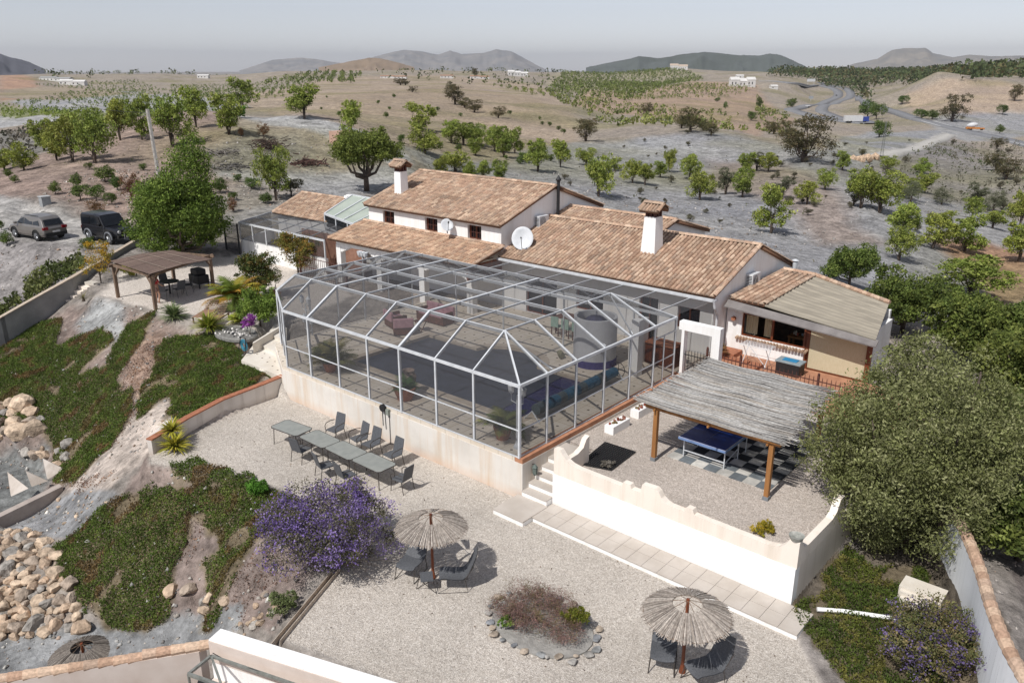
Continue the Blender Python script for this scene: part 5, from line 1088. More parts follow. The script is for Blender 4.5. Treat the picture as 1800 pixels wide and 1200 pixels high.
lounger(19.9, 37.9, math.pi+.62, 'wooden slatted sun lounger farther from the round yucca'); lounger(19.7, 36.7, math.pi+.62, 'wooden slatted sun lounger right behind the spiky yucca')
# hose reel, pond, ramp
q = Z(428, 640, .8); t = thing('hose_reel', 'blue garden hose reel standing on the pale paving', 'hose reel', (19.0, 30.9, .9)); q = Z(430, 618, .95); b = MB(); x, y, z = q
for r_ in (.14, .2, .26): b.tube([(x, y+r_*math.cos(k*math.pi/8), z+.32+r_*math.sin(k*math.pi/8)) for k in range(17)], .035, 6)
b.build('hose', pmat('hoseblue', '3E8AA0', '2E6A80', scale=6), t); b = MB(); b.tube([(x-.15, y-.3, z-.02), (x, y-.2, z+.7), (x, y+.2, z+.7), (x-.15, y+.3, z-.02)], .02, 6); b.build('frame', M['iron'], t)
t = thing('pond', 'small oval pond filled with white and black pebbles', 'pond', (20, 34.5, 1.2)); q = Z(415, 586, 1.2); b = MB(); b.lathe([(.0, .03), (.9, .03), (1.0, .1), (1.08, .02), (1.08, -.1)], (q[0], q[1], 1.2), 26, x=.8, y=1.25); b.build('basin', pmat('basin2', '8F8D88', '6E6C68', scale=6), t); b = MB()
for k in range(60): b.blob((q[0]+rr.normal()*.3, q[1]+rr.normal()*.5, 1.25), .07, lin('E4E0DA' if k % 3 else '4A4A4C'), n=1)
b.build('pebbles', M['stone'], t)['kind'] = 'stuff'
mar = pmat('marble', 'EDE6DA', 'DDD3C4', scale=1, rough=.6)
t = thing('paved_steps', 'cream paved landing and steps left of the pool cage', 'steps', (18.5, 31, .5))
q2_ = lambda l, z: [tuple(Z(*c_, z)[:2]) for c_ in l]
b = MB(); b.prism(q2_([(424, 633), (500, 664), (504, 626), (450, 600)], .85), -.2, .85); b.build('landing', mar, t)
b = MB(); b.prism(q2_([(452, 602), (504, 628), (504, 596), (470, 584)], 1.02), .0, 1.02); b.build('landing', mar, t)
b = MB(); b.prism(q2_([(470, 586), (504, 598), (504, 576), (484, 568)], 1.18), .0, 1.18); b.build('landing', mar, t)
wa, wb_ = Z(444, 604, 1.35), Z(490, 576, 1.4); b = MB(); b.slab([wa, wb_, wb_+(.15, .2, 0), wa+(.15, .2, 0)], 1.0); b.build('side_wall', mar, t)
for k in range(5): b = MB(); b.prism([(17.45+k*.1, 28.95+.28*k), (17.95+k*.1, 28.62+.28*k), (18.15+k*.1, 28.92+.28*k), (17.65+k*.1, 29.25+.28*k)], -.2, .16+k*.16); b.build('step', mar, t)
b = MB()
for k in range(10): x, y = Z(452+k % 5*9+(k//5)*4, 622+k % 5*7-(k//5)*8, .855)[:2]; b.prism([(x-.05, y), (x, y-.05), (x+.05, y), (x, y+.05)], .8505, .8545)
b.build('inlay', pmat('inlay', '6A5A4A'), t)
t = thing('bougainvillea', 'magenta bougainvillea growing by the cream landing', 'shrub', tuple(Z(442, 590, 1.1)))
# planter wall along the lower gravel
WG = plaster('planter_wall', 'D8D0C8', 'B0A69C', .8, 'BDB4AA', 'A89888', (.3, 0))
pwp = [Z(262, 797, 0), Z(330, 758, 0), Z(390, 728, 0), Z(462, 703, 0), Z(497, 690, 0)]
t = thing('planter_wall', 'low stained retaining wall with terracotta coping under the ice plant bed', 'garden wall', tuple(pwp[0])); b = MB(); c2 = MB(); hts = [.55, .6, .66, .75, .8]
for i in range(4):
    a, c = pwp[i].copy(), pwp[i+1].copy(); h0, h1 = hts[i], hts[i+1]; d = (c-a)/np.linalg.norm(c-a); nn = np.array([-d[1], d[0], 0])*(.2 if True else 0)
    if nn[0] < 0: nn = -nn
    a2, c3 = a+nn, c+nn; vs = [a-(0, 0, .3), c-(0, 0, .3), c3-(0, 0, .3), a2-(0, 0, .3), a+(0, 0, h0), c+(0, 0, h1), c3+(0, 0, h1), a2+(0, 0, h0)]
    b.add(vs, [(0, 1, 2, 3), (4, 5, 6, 7), (0, 1, 5, 4), (2, 3, 7, 6)]+([(0, 3, 7, 4)] if i == 0 else [])+([(1, 2, 6, 5)] if i == 3 else []))
    c2.bar(a+nn/2+(0, 0, h0+.03), c+nn/2+(0, 0, h1+.03), .28, .05)
a = pwp[0]; e_ = a+np.array([1.0, .25, 0])
b.build('wall', WG, t); c2.build('coping', M['terracotta'], t)
q = Z(262, 797, 0); b = MB(); b.bar((q[0]+.12, q[1]+.05, .2), (q[0]+1.25, q[1]+.75, .35), .2, .7); b.build('wall', WG, t)
# ------------------------------------------------------------------ lower left building and walls
NW = plaster('near_white', 'F0EFED', 'CFCBC4', .6, 'D6D4D0'); PK = pmat('pinkish', 'E3D5CA', 'D4C3B6', scale=1, rough=.9, bump=.2)
nb = thing('near_building', 'white flat roofed building with thick parapet and tile coping at the bottom left', 'building', (6, 14, -1)); a, c = Z(385, 1103, .5), Z(640, 1181, .5); d = (c-a)/np.linalg.norm(c-a); nn = np.array([d[1], -d[0], 0])
if nn[0] > 0: nn = -nn
a = Z(388, 1104, .5); c = a+d*14; wdt = .42; a_, c_ = a+nn*wdt, c+nn*wdt
b = MB(); b.slab([a, c, c_, a_], 2.0); b.build('parapet', NW, nb); b = MB(); b.slab([a_+nn*.001-(0, 0, .03), c_+nn*.001-(0, 0, .03), c_+nn*.02-(0, 0, .03), a_+nn*.02-(0, 0, .03)], .6); b.build('plaster', PK, nb)
fl = [a_+nn*.0, c_, c_+nn*14, a_+nn*9+np.array([-8, 3, 0])]
b = MB(); b.slab([np.array([p[0], p[1], -.62]) for p in (a_+d*.0, c_, c_+nn*12, a_+nn*12)], .3); b.build('roof', PK, nb)
tl_, tr_ = Z(-60, 1200, -.3), Z(362, 1134, -.3); tm = Z(232, 1156, -.3)
b = MB(); b.slab([tl_, tr_, tr_+nn*.25, tl_+nn*.25], 3); b.build('wall', PK, nb)
b = MB(); L_ = np.linalg.norm(tr_-tl_); dd = (tr_-tl_)/L_; k = 0; s_ = 0
while s_ < L_: p = tl_+dd*s_+nn*.1+(0, 0, .02+(.06 if s_ > L_*.68 else 0)); b.tube([p, p+dd*.36+(0, 0, .01)], [.14, .115], 10, col=TILE_COLS[(k*7) % 10]*1.15); s_ += .33; k += 1
b.build('coping_tile', M['tile'], nb)
t = thing('awning_frame', 'grey steel awning frame with rolled dark canvas inside the parapet', 'awning', (5, 13, 0)); p0, p1, p2, p3 = Z(371, 1152, .25), Z(520, 1203, .25), Z(331, 1184, .25), Z(372, 1162, .25); m2 = pmat('grey_steel', '8C8E88', '74766F', scale=8, rough=.5)
b = MB(); b.bar(p0, p0+(p1-p0)*2.2, .06, .06); b.bar(p0, p2, .06, .06); b.bar(p0, (p0[0]-.5, p0[1]-1.6, .1), .05, .05); b.bar(p2, p2+(p1-p0)*1.6, .07, .07); b.bar(p2, (p2[0], p2[1], -.6), .05, .05); b.build('frame', m2, t)
b = MB(); p = p2+(p1-p0)*.12-(0, 0, .04); e2_ = p+(p1-p0)*1.5; off = np.array([-.45, -.5, -.03]); b.slab([p, e2_, e2_+off, p+off], .06); b.build('canvas', M['iron'], t)
b = MB(); b.tube([p0+(.05, 0, .05), p0+(p1-p0)*.25-(0, 0, .02), p0+(p1-p0)*.5+(0, 0, .03), p0+(p1-p0)*1.2-(0, 0, .05)], .012, 5); b.build('cable', M['iron'], t)
# gutter channel at the edge of the gravel
a, c = Z(484, 1128, .12), Z(590, 1000, .12); b = MB(); sd = np.array([.11, -.02, 0]); b.slab([a-sd*1.2, c-sd*1.2, c-sd, a-sd], .22); b.slab([a+sd, c+sd, c+sd*1.2, a+sd*1.2], .22); tag(b.build('kerb_channel', pmat('chan', 'D8C8B4', 'BBAA98', scale=4), None), 'narrow double kerb channel running from the white parapet to the purple bush', 'kerb')
# lower left wall with triangular buttresses
t = thing('buttress_wall', 'low grey wall with three pale triangular buttresses at the left edge', 'wall', tuple(gp(60, 880))); a, c = Z(-60, 930, -2.7), Z(104, 850, -2.7); b = MB(); b.slab([a, c, c+np.array([.0, -.32, 0]), a+np.array([0, -.32, 0])], 2.2); b.build('wall', pmat('lowwall', 'BDB0A6', 'A89B92', scale=2), t)
for (x0, y0, x1, y1, x2, y2) in ((14, 830, 20, 872, 50, 858), (46, 828, 56, 855, 84, 845), (76, 806, 84, 842, 113, 824)):
    A, B, C3 = Z(x0, y0, -2.6), Z(x1, y1, -3.3), Z(x2, y2, -3.0); b = MB(); b.slab([A, B, C3], .12, d=(.1, 1, 0)); b.build('buttress', WG, t)
# long left wall with coping and stair flight
t = thing('long_wall', 'long grey rendered wall descending left below the parked cars', 'garden wall', tuple(Z(120, 490, 1))); ps_ = [(233, 424, 2.35), (180, 455, 2.0), (120, 490, 1.6), (60, 523, 1.0), (0, 557, .4), (-60, 592, -.3)]; W_ = [Z(*p) for p in ps_]; b = MB(); c2 = MB()
for A, B in zip(W_[:-1], W_[1:]):
    o_ = np.array([.22, .02, 0]); b.add([A+o_*0-(0, 0, 2.6), B-(0, 0, 2.6), B, A, A+o_-(0, 0, 2.6), B+o_-(0, 0, 2.6), B+o_, A+o_], [(0, 1, 2, 3), (4, 7, 6, 5), (3, 2, 6, 7), (0, 3, 7, 4), (1, 5, 6, 2)]); c2.bar(A+o_/2+(0, 0, .02), B+o_/2+(0, 0, .02), .27, .05)
b.build('wall', pmat('greywall', 'A5A4A1', '8F8E8C', scale=1, bump=.2), t); c2.build('coping', pmat('sandcop', 'C9B8A4'), t)
t = thing('stair_flight', 'pale outdoor steps descending beside the long grey wall', 'stairs', tuple(Z(90, 535, 0)))
for k in range(13):
    f = k/12; p = G(156-f*134, 500+f*90)+(0, 0, .16); b = MB(); b.slab([p+(-.15, .2, 0), p+(.25, .3, 0), p+(.45, -.5, 0), p+(.05, -.6, 0)], .3); b.build('step', pmat('stepst', 'D6CFC4', 'BDB5AA', scale=5) if k == 0 else M['cream'] if 'cream' in M else CR, t)
# ------------------------------------------------------------------ screened pen at the left
t = thing('screen_room', 'low white walled screen room with flat mesh roof left of the house', 'screen room', (30, 45, 1.3)); zr = 3.5; P_A, P_B, P_C = Z(420, 391, zr), Z(570, 423, zr), Z(476, 373, zr); P_D = P_B+(P_C-P_A); b = MB()
dirn = (P_B-P_A)/np.linalg.norm(P_B-P_A); zw = 2.35
b.slab([(*P_A[:2], zw), (*P_B[:2], zw), (P_B[0]+.2, P_B[1], zw), (P_A[0]+.2, P_A[1], zw)], 1.6); b.build('wall', NW, t); b = MB(); b.slab([(*P_A[:2], zw), (*P_C[:2], zw), (P_C[0], P_C[1]-.2, zw), (P_A[0], P_A[1]-.2, zw)], 1.6); b.build('wall', NW, t)
n = 6
for k in range(n+1): p = P_A+(P_B-P_A)*k/n; b = MB(); b.bar((p[0], p[1], zw), (p[0], p[1], zr), .08, .08); b.build('post', M['alu'], t)
b = MB(); b.bar(P_A, P_B, .1, .12); b.build('eave_beam', M['alu'], t); b = MB(); b.bar(P_A, P_C, .1, .1); b.build('eave_beam', M['alu'], t); b = MB(); b.bar(P_C, P_D, .1, .12); b.build('eave_beam', M['alu'], t)
b = MB(); b.bar((P_A+P_C)/2, (P_B+P_D)/2, .07, .07); b.build('purlin', M['alu'], t)
for k in range(1, n): p = P_A+(P_B-P_A)*k/n; r_ = P_C+(P_D-P_C)*k/n; b = MB(); b.bar(p, r_, .05, .06); b.build('rafter', M['alu'], t)
for k in range(n):
    p, q = P_A+(P_B-P_A)*k/n, P_A+(P_B-P_A)*(k+1)/n; r_, s_ = P_C+(P_D-P_C)*k/n, P_C+(P_D-P_C)*(k+1)/n; b = MB(); b.add([(*p[:2], zw), (*q[:2], zw), q-(0, 0, .06), p-(0, 0, .06)], [(0, 1, 2, 3)]); b.build('screen_panel', M['screen'], t, fix=False)
    b = MB(); b.add([p+(0, 0, .06), q+(0, 0, .06), s_+(0, 0, .06), r_+(0, 0, .06)], [(0, 1, 2, 3)]); b.build('screen_panel', M['screen'], t, fix=False)
b = MB(); b.add([(*P_A[:2], zw), (*P_C[:2], zw), P_C-(0, 0, .06), P_A-(0, 0, .06)], [(0, 1, 2, 3)]); b.build('screen_panel', M['screen'], t, fix=False)
# iron gate left of the pen
def railing(a, c, h, lab, name='iron_gate', cat='gate', mat='iron', n=16):
    a, c = np.array(a, float), np.array(c, float); t = thing(name, lab, cat, tuple(a)); b = MB()
    for k in range(n+1): p = a+(c-a)*k/n; b.tube([p, p+(0, 0, h), p+(0, 0, h+.12)], [.014, .014, .003], 5)
    for f in (.12, .5, .95): b.bar(a+(0, 0, h*f), c+(0, 0, h*f), .03, .03)
    b.build('bars', M[mat], t)
    for p in (a, c): b = MB(); b.bar(p, p+(0, 0, h+.1), .1, .1); b.build('post', M[mat], t)
g1 = Z(422, 447, 1.4); g2 = Z(396, 437, 1.6); railing(g1, (g2[0]+.1, g2[1], 1.45), 2.0, 'tall black iron gate beside the white screen room')
f1, f2 = Z(556, 478, 1.3), Z(640, 470, 1.3); railing((28.2, 41.5, 1.3), (28.2, 37.0, 1.3), 1.3, 'dark red railing under the porch left of the pool cage', 'porch_railing', 'railing', 'rust', 24)
for k in range(6):
    b = MB(); y = 41+(-k)*.75; b.box(28.6, 29.0, y-.18, y+.18, 1.4, 2.1)
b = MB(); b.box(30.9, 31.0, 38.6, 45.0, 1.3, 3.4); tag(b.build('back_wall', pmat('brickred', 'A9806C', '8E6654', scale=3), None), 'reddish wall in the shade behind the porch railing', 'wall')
t = thing('white_flower_light', 'white tulip shaped lamp over the cage edge', 'lamp', (26.5, 31.3, 2)); q = YP(637, 449, 31.3)
b = MB(); b.tube([(q[0], 31.3, 1.4), (q[0], 31.3, q[2]-.1)], .03, 6); b.build('post', M['alu'], t)
b = MB()
for k in range(3): b.lathe([(.03, 0), (.1, .12), (.14, .3), (.1, .28), (.0, .1)], (q[0]+.0, 31.3+(k-1)*.22, q[2]-.12), 8)
b.build('lamp_shade', M['alu'], t)
# ------------------------------------------------------------------ utility pole, block, wood pile
def conc(a, h, lean, lab):
    t = thing('utility_pole', lab, 'utility pole', tuple(a)); b = MB(); x, y, z = a; b.m = 0
    for s_ in (-1, 1): b.bar((x, y+s_*.11, z), (x+lean[0], y+lean[1]+s_*.07, z+h), .22, .07)
    for k in range(14): f = (k+.5)/14; b.bar((x+lean[0]*f, y+lean[1]*f-.1, z+h*f), (x+lean[0]*f, y+lean[1]*f+.1, z+h*f), .18, .22)
    b.build('shaft', pmat('concrete', 'CFC9C0', 'B4AEA6', scale=6), t); return t
q = G(284, 340); top = None; best = min(np.linspace(3, 14, 200), key=lambda h: abs((lambda P: 600-FPX*(P@_U)/(P@_F))(np.array([q[0], q[1], q[2]+h])-O3)-193))
conc(tuple(q), best, (0.25, 1.0), 'tall pale concrete utility pole above the big leafy tree')
tip = np.array([q[0]+.25, q[1]+1.0, q[2]+best-.3]); e_ = G(100, 250)+np.array([0, 0, 6.0]); b = MB(); b.tube([tip+(e_-tip)*k/10-(0, 0, 4*.5*(k/10)*(1-k/10)) for k in range(11)], .02, 5); tag(b.build('power_line', M['iron'], None), 'thin dark cable running left from the concrete pole', 'cable')
t = thing('concrete_block', 'small grey concrete box beside the track bank', 'box', tuple(gp(70, 363))); x, y, z = gp(70, 363); b = MB(); b.box(x, x+.7, y-.7, y, z-.1, z+.8); b.build('body', pmat('cblock', 'A5A7A8'), t); b = MB(); b.box(x-.05, x+.75, y-.75, y+.05, z+.803, z+.87); b.build('lid', pmat('clid', 'BFC0C0'), t)
q = gp(582, 252); b = MB(); b.box(q[0], q[0]+2, q[1]-1.7, q[1]+.3, q[2]-.5, q[2]+1.5); tag(b.build('shed', pmat('pinkwall', 'C9A694', 'BB9886', scale=2), None), 'small windowless pink block on the track behind the dark tree', 'shed')
rr = np.random.default_rng(11)
for (px, py, w_, h_, n_, col, lab) in ((470, 262, 4.5, 1.4, 130, ('5A4A40', '43362F'), 'heap of cut dark branches against the grey bank'), (405, 296, 5.0, .5, 90, ('7A7672', '59564F'), 'flat heap of grey planks and poles behind the big tree'), (395, 270, 4.0, .5, 60, ('6E6862', '8A857E'), 'low heap of old timber above the plank heap'), (540, 290, 3.5, .9, 100, ('6A5048', '54403A'), 'brown brush heap left of the dark tree')):
    q = gp(px, py); b = MB()
    for k in range(n_):
        a = rr.uniform(0, 3.14); l = rr.uniform(.5, 1.6); p = np.array([q[0]+rr.normal()*w_*.25, q[1]+rr.normal()*w_*.25, 0]); p[2] = q[2]+abs(rr.normal())*h_*.4+.05; d = np.array([math.cos(a), math.sin(a), rr.normal()*.25])*l/2; b.tube([p-d, p+d], rr.uniform(.02, .06), 5, col=lin(col[rr.integers(2)]))
    tag(b.build('wood_heap', M['stone'], None), lab, 'wood heap')
# ------------------------------------------------------------------ curved wall at the right
t = thing('curved_wall', 'curving white wall capped with terracotta tiles right of the olive tree', 'garden wall', (19, 2, 0)); cp_ = [(23.2, 3.9), (21.5, 3.05), (19.9, 2.35), (18.3, 1.75), (16.8, 1.05), (14.8, -.2), (12.5, -2.0)]; b = MB(); tcl = MB(); k = 0
def cr(p0, p1, p2, p3, t): return .5*((2*p1)+(-p0+p2)*t+(2*p0-5*p1+4*p2-p3)*t*t+(-p0+3*p1-3*p2+p3)*t**3)
P_ = [np.array(p) for p in [(24.5, 4.6)]+cp_+[(11, -3)]]; line = [cr(P_[i], P_[i+1], P_[i+2], P_[i+3], u/6) for i in range(len(cp_)-1) for u in range(6)]
for A, B in zip(line[:-1], line[1:]):
    d = (B-A)/np.linalg.norm(B-A); nn_ = np.array([d[1], -d[0]])*.13; b.add([(A[0]-nn_[0], A[1]-nn_[1], -.8), (B[0]-nn_[0], B[1]-nn_[1], -.8), (B[0]+nn_[0], B[1]+nn_[1], -.8), (A[0]+nn_[0], A[1]+nn_[1], -.8), (A[0]-nn_[0], A[1]-nn_[1], 2), (B[0]-nn_[0], B[1]-nn_[1], 2), (B[0]+nn_[0], B[1]+nn_[1], 2), (A[0]+nn_[0], A[1]+nn_[1], 2)], [(0, 1, 5, 4), (2, 3, 7, 6), (4, 5, 6, 7)])
    m_ = (A+B)/2
    tcl.tube([(A[0], A[1], 2.02), (B[0]+d[0]*.03, B[1]+d[1]*.03, 2.0)], [.15, .13], 10, col=TILE_COLS[k % 10]*1.0); k += 1
b.build('wall', plaster('wallbluewhite', 'E6E8EA', 'C6C8CA', .6, 'D2D4D6', 'A8A298', (.2, -.2)), t, fix=True); tcl.build('coping_tile', M['tile'], t)
b = MB(); q = Z(1622, 1032, .42); b.box(q[0]-.3, q[0]+.3, q[1]-.55, q[1]+.5, -.1, .42); b.box(q[0]-.42, q[0]-.302, q[1]-.5, q[1]+.45, -.1, .34); b.box(q[0]-.54, q[0]-.422, q[1]-.45, q[1]+.4, -.1, .22); tag(b.build('stone_plinth', mar, None), 'white stone plinth with stepped edge among the ground cover', 'plinth')
ln = [Z(*p, .1) for p in ((1436, 1072), (1480, 1075), (1530, 1082), (1570, 1088), (1590, 1110))]; b = MB(); b.tube([p+(0, 0, .03) for p in ln], .06, 7); tag(b.build('garden_edging', NW, None), 'thin white curved edging through the ground cover', 'edging')
# ------------------------------------------------------------------ cars
PAINT = {'silver': pmat('silver_paint', '9A9590', '928D88', scale=2, rough=.3, metal=.6), 'black': pmat('black_paint', '1C1D22', '17181C', scale=2, rough=.2, spec=.6)}
RUB = pmat('rubber', '232323', '1A1A1A', scale=9, rough=.85); RIM = pmat('rim', 'B9BBBE', 'A5A7AA', scale=5, rough=.3, metal=.7); REDL = pmat('tail_red', '8E1420', '7A0F1A', scale=3, rough=.2); PLW = pmat('plate', 'D8D8D8')
def hull(mb, secs, col=None):
    """closed loft over x-stations; every station = list of (y, z) half outline from bottom centre to top centre"""
    n = len(secs[0][1]); vs = []
    for x, hp in secs: vs += [(x, y, z) for y, z in hp]+[(x, -y, z) for y, z in hp[::-1]]
    m_ = 2*n; fs = [(i*m_+k, i*m_+(k+1) % m_, (i+1)*m_+(k+1) % m_, (i+1)*m_+k) for i in range(len(secs)-1) for k in range(m_)]
    fs += [tuple(range(m_)), tuple((len(secs)-1)*m_+k for k in range(m_))[::-1]]; mb.add(vs, fs, col)
def car(name, lab, pos, rz, paint, kind):
    t = thing(name, lab, 'car', (0, 0, 0))
    suv = kind == 'suv'
    def sec(x, zb, zt, w_, tw): return (x, [(0.0, zb), (w_*.9, zb), (w_, zb+.15), (w_*1.0, (zb+zt)/2), (w_*.96, zt-.08), (tw, zt), (0, zt+.02)])
    b = MB()
    if suv: S = [(-2.2, .42, .86, .80, .7), (-2.12, .34, 1.02, .87, .78), (-1.7, .3, 1.06, .9, .82), (-.3, .28, 1.04, .91, .83), (.9, .28, 1.0, .91, .82), (1.3, .28, .99, .9, .8), (1.9, .3, .88, .88, .72), (2.15, .35, .75, .8, .6), (2.22, .42, .62, .7, .5)]
    else: S = [(-2.1, .5, 1.05, .84, .8), (-2.05, .45, 1.12, .87, .83), (-1.2, .42, 1.12, .88, .84), (.6, .42, 1.12, .88, .84), (.7, .42, 1.14, .82, .7), (1.3, .42, 1.1, .78, .62), (1.95, .45, 1.02, .76, .58), (2.05, .5, .95, .72, .54)]
    hull(b, [sec(*q) for q in S]); body = b.build('body', PAINT[paint], t, smooth=False, bevel=.03)
    b = MB()
    def cab(x, zb, zt, wb, wt): return (x, [(0.0, zb), (wb, zb), (wb*.99, zb+.02), (wt+.04, zt-.1), (wt, zt-.03), (wt-.1, zt), (0, zt+.02)])
    if suv: Cb = [(-2.1, .98, 1.05, .76, .74), (-1.85, .98, 1.5, .82, .66), (-1.6, .98, 1.64, .84, .66), (-.6, .98, 1.69, .84, .66), (.2, .98, 1.65, .84, .65), (.55, .98, 1.5, .84, .67), (1.2, .98, 1.0, .82, .78)]
    else: Cb = [(-2.08, 1.08, 1.8, .84, .74), (-2.0, 1.08, 1.88, .84, .74), (-.5, 1.08, 1.92, .84, .74), (.2, 1.08, 1.86, .84, .73), (.72, 1.08, 1.12, .82, .78)]
    hull(b, [cab(*q) for q in Cb]); b.build('cabin', PAINT[paint], t, bevel=.02)
    gl = MB()
    def sidewin(pts):
        for s_ in (-1, 1):
            o = []
            for x, z in pts:
                if suv: w_ = .84+(z-.98)*(-.18/.6)
                else: w_ = .84+(z-1.1)*(-.07/.75)
                o.append((x, s_*(w_+.012), z))
            gl.slab(o, .01, d=(0, s_, 0))
    if suv: sidewin([(-1.75, 1.1), (-1.0, 1.1), (-1.0, 1.5), (-1.55, 1.5)]); sidewin([(-.93, 1.1), (.05, 1.1), (.05, 1.52), (-.93, 1.52)]); sidewin([(.12, 1.1), (.95, 1.1), (.5, 1.43), (.12, 1.52)])
    else: sidewin([(-1.9, 1.22), (-.95, 1.22), (-.95, 1.7), (-1.9, 1.7)]); sidewin([(-.8, 1.22), (.45, 1.22), (.12, 1.72), (-.8, 1.74)])
    if suv: gl.slab([(-2.11, -.62, 1.1), (-2.11, .62, 1.1), (-1.9, .58, 1.46), (-1.9, -.58, 1.46)], .015, d=(-1, 0, .4)); gl.slab([(1.16, -.68, 1.06), (1.16, .68, 1.06), (.62, .58, 1.5), (.62, -.58, 1.5)], .015, d=(.6, 0, .8))
    else: gl.slab([(.70, -.7, 1.18), (.70, .7, 1.18), (.30, .66, 1.76), (.30, -.66, 1.76)], .015, d=(.8, 0, .5)); gl.slab([(-2.1, -.6, 1.25), (-2.1, .6, 1.25), (-2.1, .6, 1.7), (-2.1, -.6, 1.7)], .015, d=(-1, 0, 0))
    gl.build('window', M['glass_dark'], t)
    wr = .36 if suv else .39; wx = (-1.32, 1.3) if suv else (-1.22, 1.25)
    for x in wx:
        for s_ in (-1, 1):
            y = s_*.8; b = MB(); b.tube([(x, y-.11, wr), (x, y+.11, wr)], wr, 20); wh = b.build('wheel', RUB, t); b = MB(); b.tube([(x, y+s_*.112, wr), (x, y+s_*.12, wr)], wr*.6, 16)
            for k in range(5): a = k*1.2566; b.bar((x, y+s_*.125, wr), (x+wr*.56*math.cos(a), y+s_*.125, wr+wr*.56*math.sin(a)), .06, .02)
            b.build('rim', RIM, wh); b = MB(); b.tube([(x+(wr+.06)*math.cos(k*math.pi/10), s_*(.905 if suv else .93), wr+(wr+.06)*math.sin(k*math.pi/10)) for k in range(11)], .045 if suv else .06, 6); b.build('wheel_arch', RUB if suv else pmat('arch_grey', '7A7D82'), t)
    for s_ in (-1, 1):
        b = MB(); b.box(-2.24 if suv else -2.13, -2.1 if suv else -2.1, min(s_*.5, s_*.85), max(s_*.5, s_*.85), .82, 1.0); b.build('tail_light', REDL, t); b = MB(); xl = 2.06 if suv else 2.0
        if suv: b.box(1.95, 2.14, min(s_*.5, s_*.76), max(s_*.5, s_*.76), .66, .8)
        else: b.tube([(2.0, s_*.55, .88), (2.1, s_*.55, .88)], .11, 12)
        b.build('headlight', PLW, t); b = MB(); b.box(.75 if suv else .42, .95 if suv else .58, min(s_*.9, s_*1.08), max(s_*.9, s_*1.08), 1.06 if suv else 1.2, 1.2 if suv else 1.38); b.build('wing_mirror', PAINT[paint], t, bevel=.02)
    b = MB(); b.box(-2.3 if suv else -2.22, -2.16 if suv else -2.05, -.78, .78, .36, .6); b.build('bumper', RUB, t, bevel=.03); b = MB(); b.box(2.12, 2.3, -.8, .8, .4 if suv else .5, .58 if suv else .72); b.build('bumper', RUB, t, bevel=.03)
    b = MB(); b.box(-2.33, -2.305, -.26, .26, .62, .73) if suv else b.box(2.305, 2.32, -.26, .26, .52, .63); b.build('number_plate', PLW, t)
    if suv:
        for s_ in (-1, 1): b = MB(); b.bar((-1.5, s_*.62, 1.71), (.2, s_*.62, 1.71), .03, .03); b.build('roof_rail', RUB, t)
    else:
        b = MB(); b.tube([(2.36, -.4, .45), (2.38, -.4, 1.0), (2.38, .4, 1.0), (2.36, .4, .45)], .03, 7); b.build('bull_bar', RIM, t)
        b = MB(); b.box(-1.0, 1.0, -.95, -.88, .4, .46).box(-1.0, 1.0, .88, .95, .4, .46); b.build('side_step', RUB, t)
    place(t, *pos, rz); return t
q = Z(90, 414, 2.05); car('parked_car', 'silver SUV seen from behind on the gravel track', (20.95, 62.4, H(20.95, 62.4)[0]+.0), math.pi/2+.18, 'silver', 'suv')
car('parked_car', 'black boxy off-road car parked nose towards the leafy tree', (23.8, 57.3, H(23.8, 57.3)[0]), -math.pi/2+.12, 'black', 'jeep')
# ------------------------------------------------------------------ person under the gazebo
def skin_chain(name, pts, edges, radii, mat, parent, sub=2):
    me = bpy.data.meshes.new(name); off = WL[parent.name]; me.from_pydata([tuple(Vector(p)-off) for p in pts], edges, []); o = bpy.data.objects.new(name, me); COL.objects.link(o); o.parent = parent
    md = o.modifiers.new('skin', 'SKIN'); me.skin_vertices[0].data[0].use_root = True
    for v, r_ in zip(me.skin_vertices[0].data, radii): v.radius = (r_, r_) if not isinstance(r_, tuple) else r_
    s_ = o.modifiers.new('sub', 'SUBSURF'); s_.levels = sub; s_.render_levels = sub; me.materials.append(mat); return o
px_, py_, pz_ = Z(278, 533, 1.2); pe = thing('person', 'person in a red top and dark shorts standing beside the gazebo post', 'person', (px_, py_, 1.2)); SK = pmat('skin', 'C49A80', 'B88C72', scale=9, rough=.6)
def P3(x, y, z): return (px_+x, py_+y, 1.2+z)
pts = [P3(0, 0, .95), P3(0, 0, 1.15), P3(.02, 0, 1.36), P3(.03, 0, 1.46), P3(.05, 0, 1.54), P3(.06, 0, 1.64), P3(.02, .18, 1.38), P3(.1, .24, 1.12), P3(.3, .2, .98), P3(.02, -.18, 1.38), P3(.08, -.25, 1.12), P3(.28, -.2, .96), P3(0, .09, .88), P3(.03, .11, .48), P3(-.02, .12, .08), P3(.1, .12, .04), P3(0, -.09, .88), P3(.1, -.11, .5), P3(.0, -.12, .08), P3(.12, -.12, .04), P3(.36, .19, .96), P3(.34, -.19, .94)]
ed = [(0, 1), (1, 2), (2, 3), (3, 4), (4, 5), (2, 6), (6, 7), (7, 8), (2, 9), (9, 10), (10, 11), (0, 12), (12, 13), (13, 14), (14, 15), (0, 16), (16, 17), (17, 18), (18, 19), (8, 20), (11, 21)]
skin_chain('body', pts, ed, [(.15, .11), (.13, .1), (.15, .1), .055, .085, .085, .055, .04, .03, .055, .04, .03, .085, .055, .04, .035, .085, .055, .04, .035, .035, .035], SK, pe)
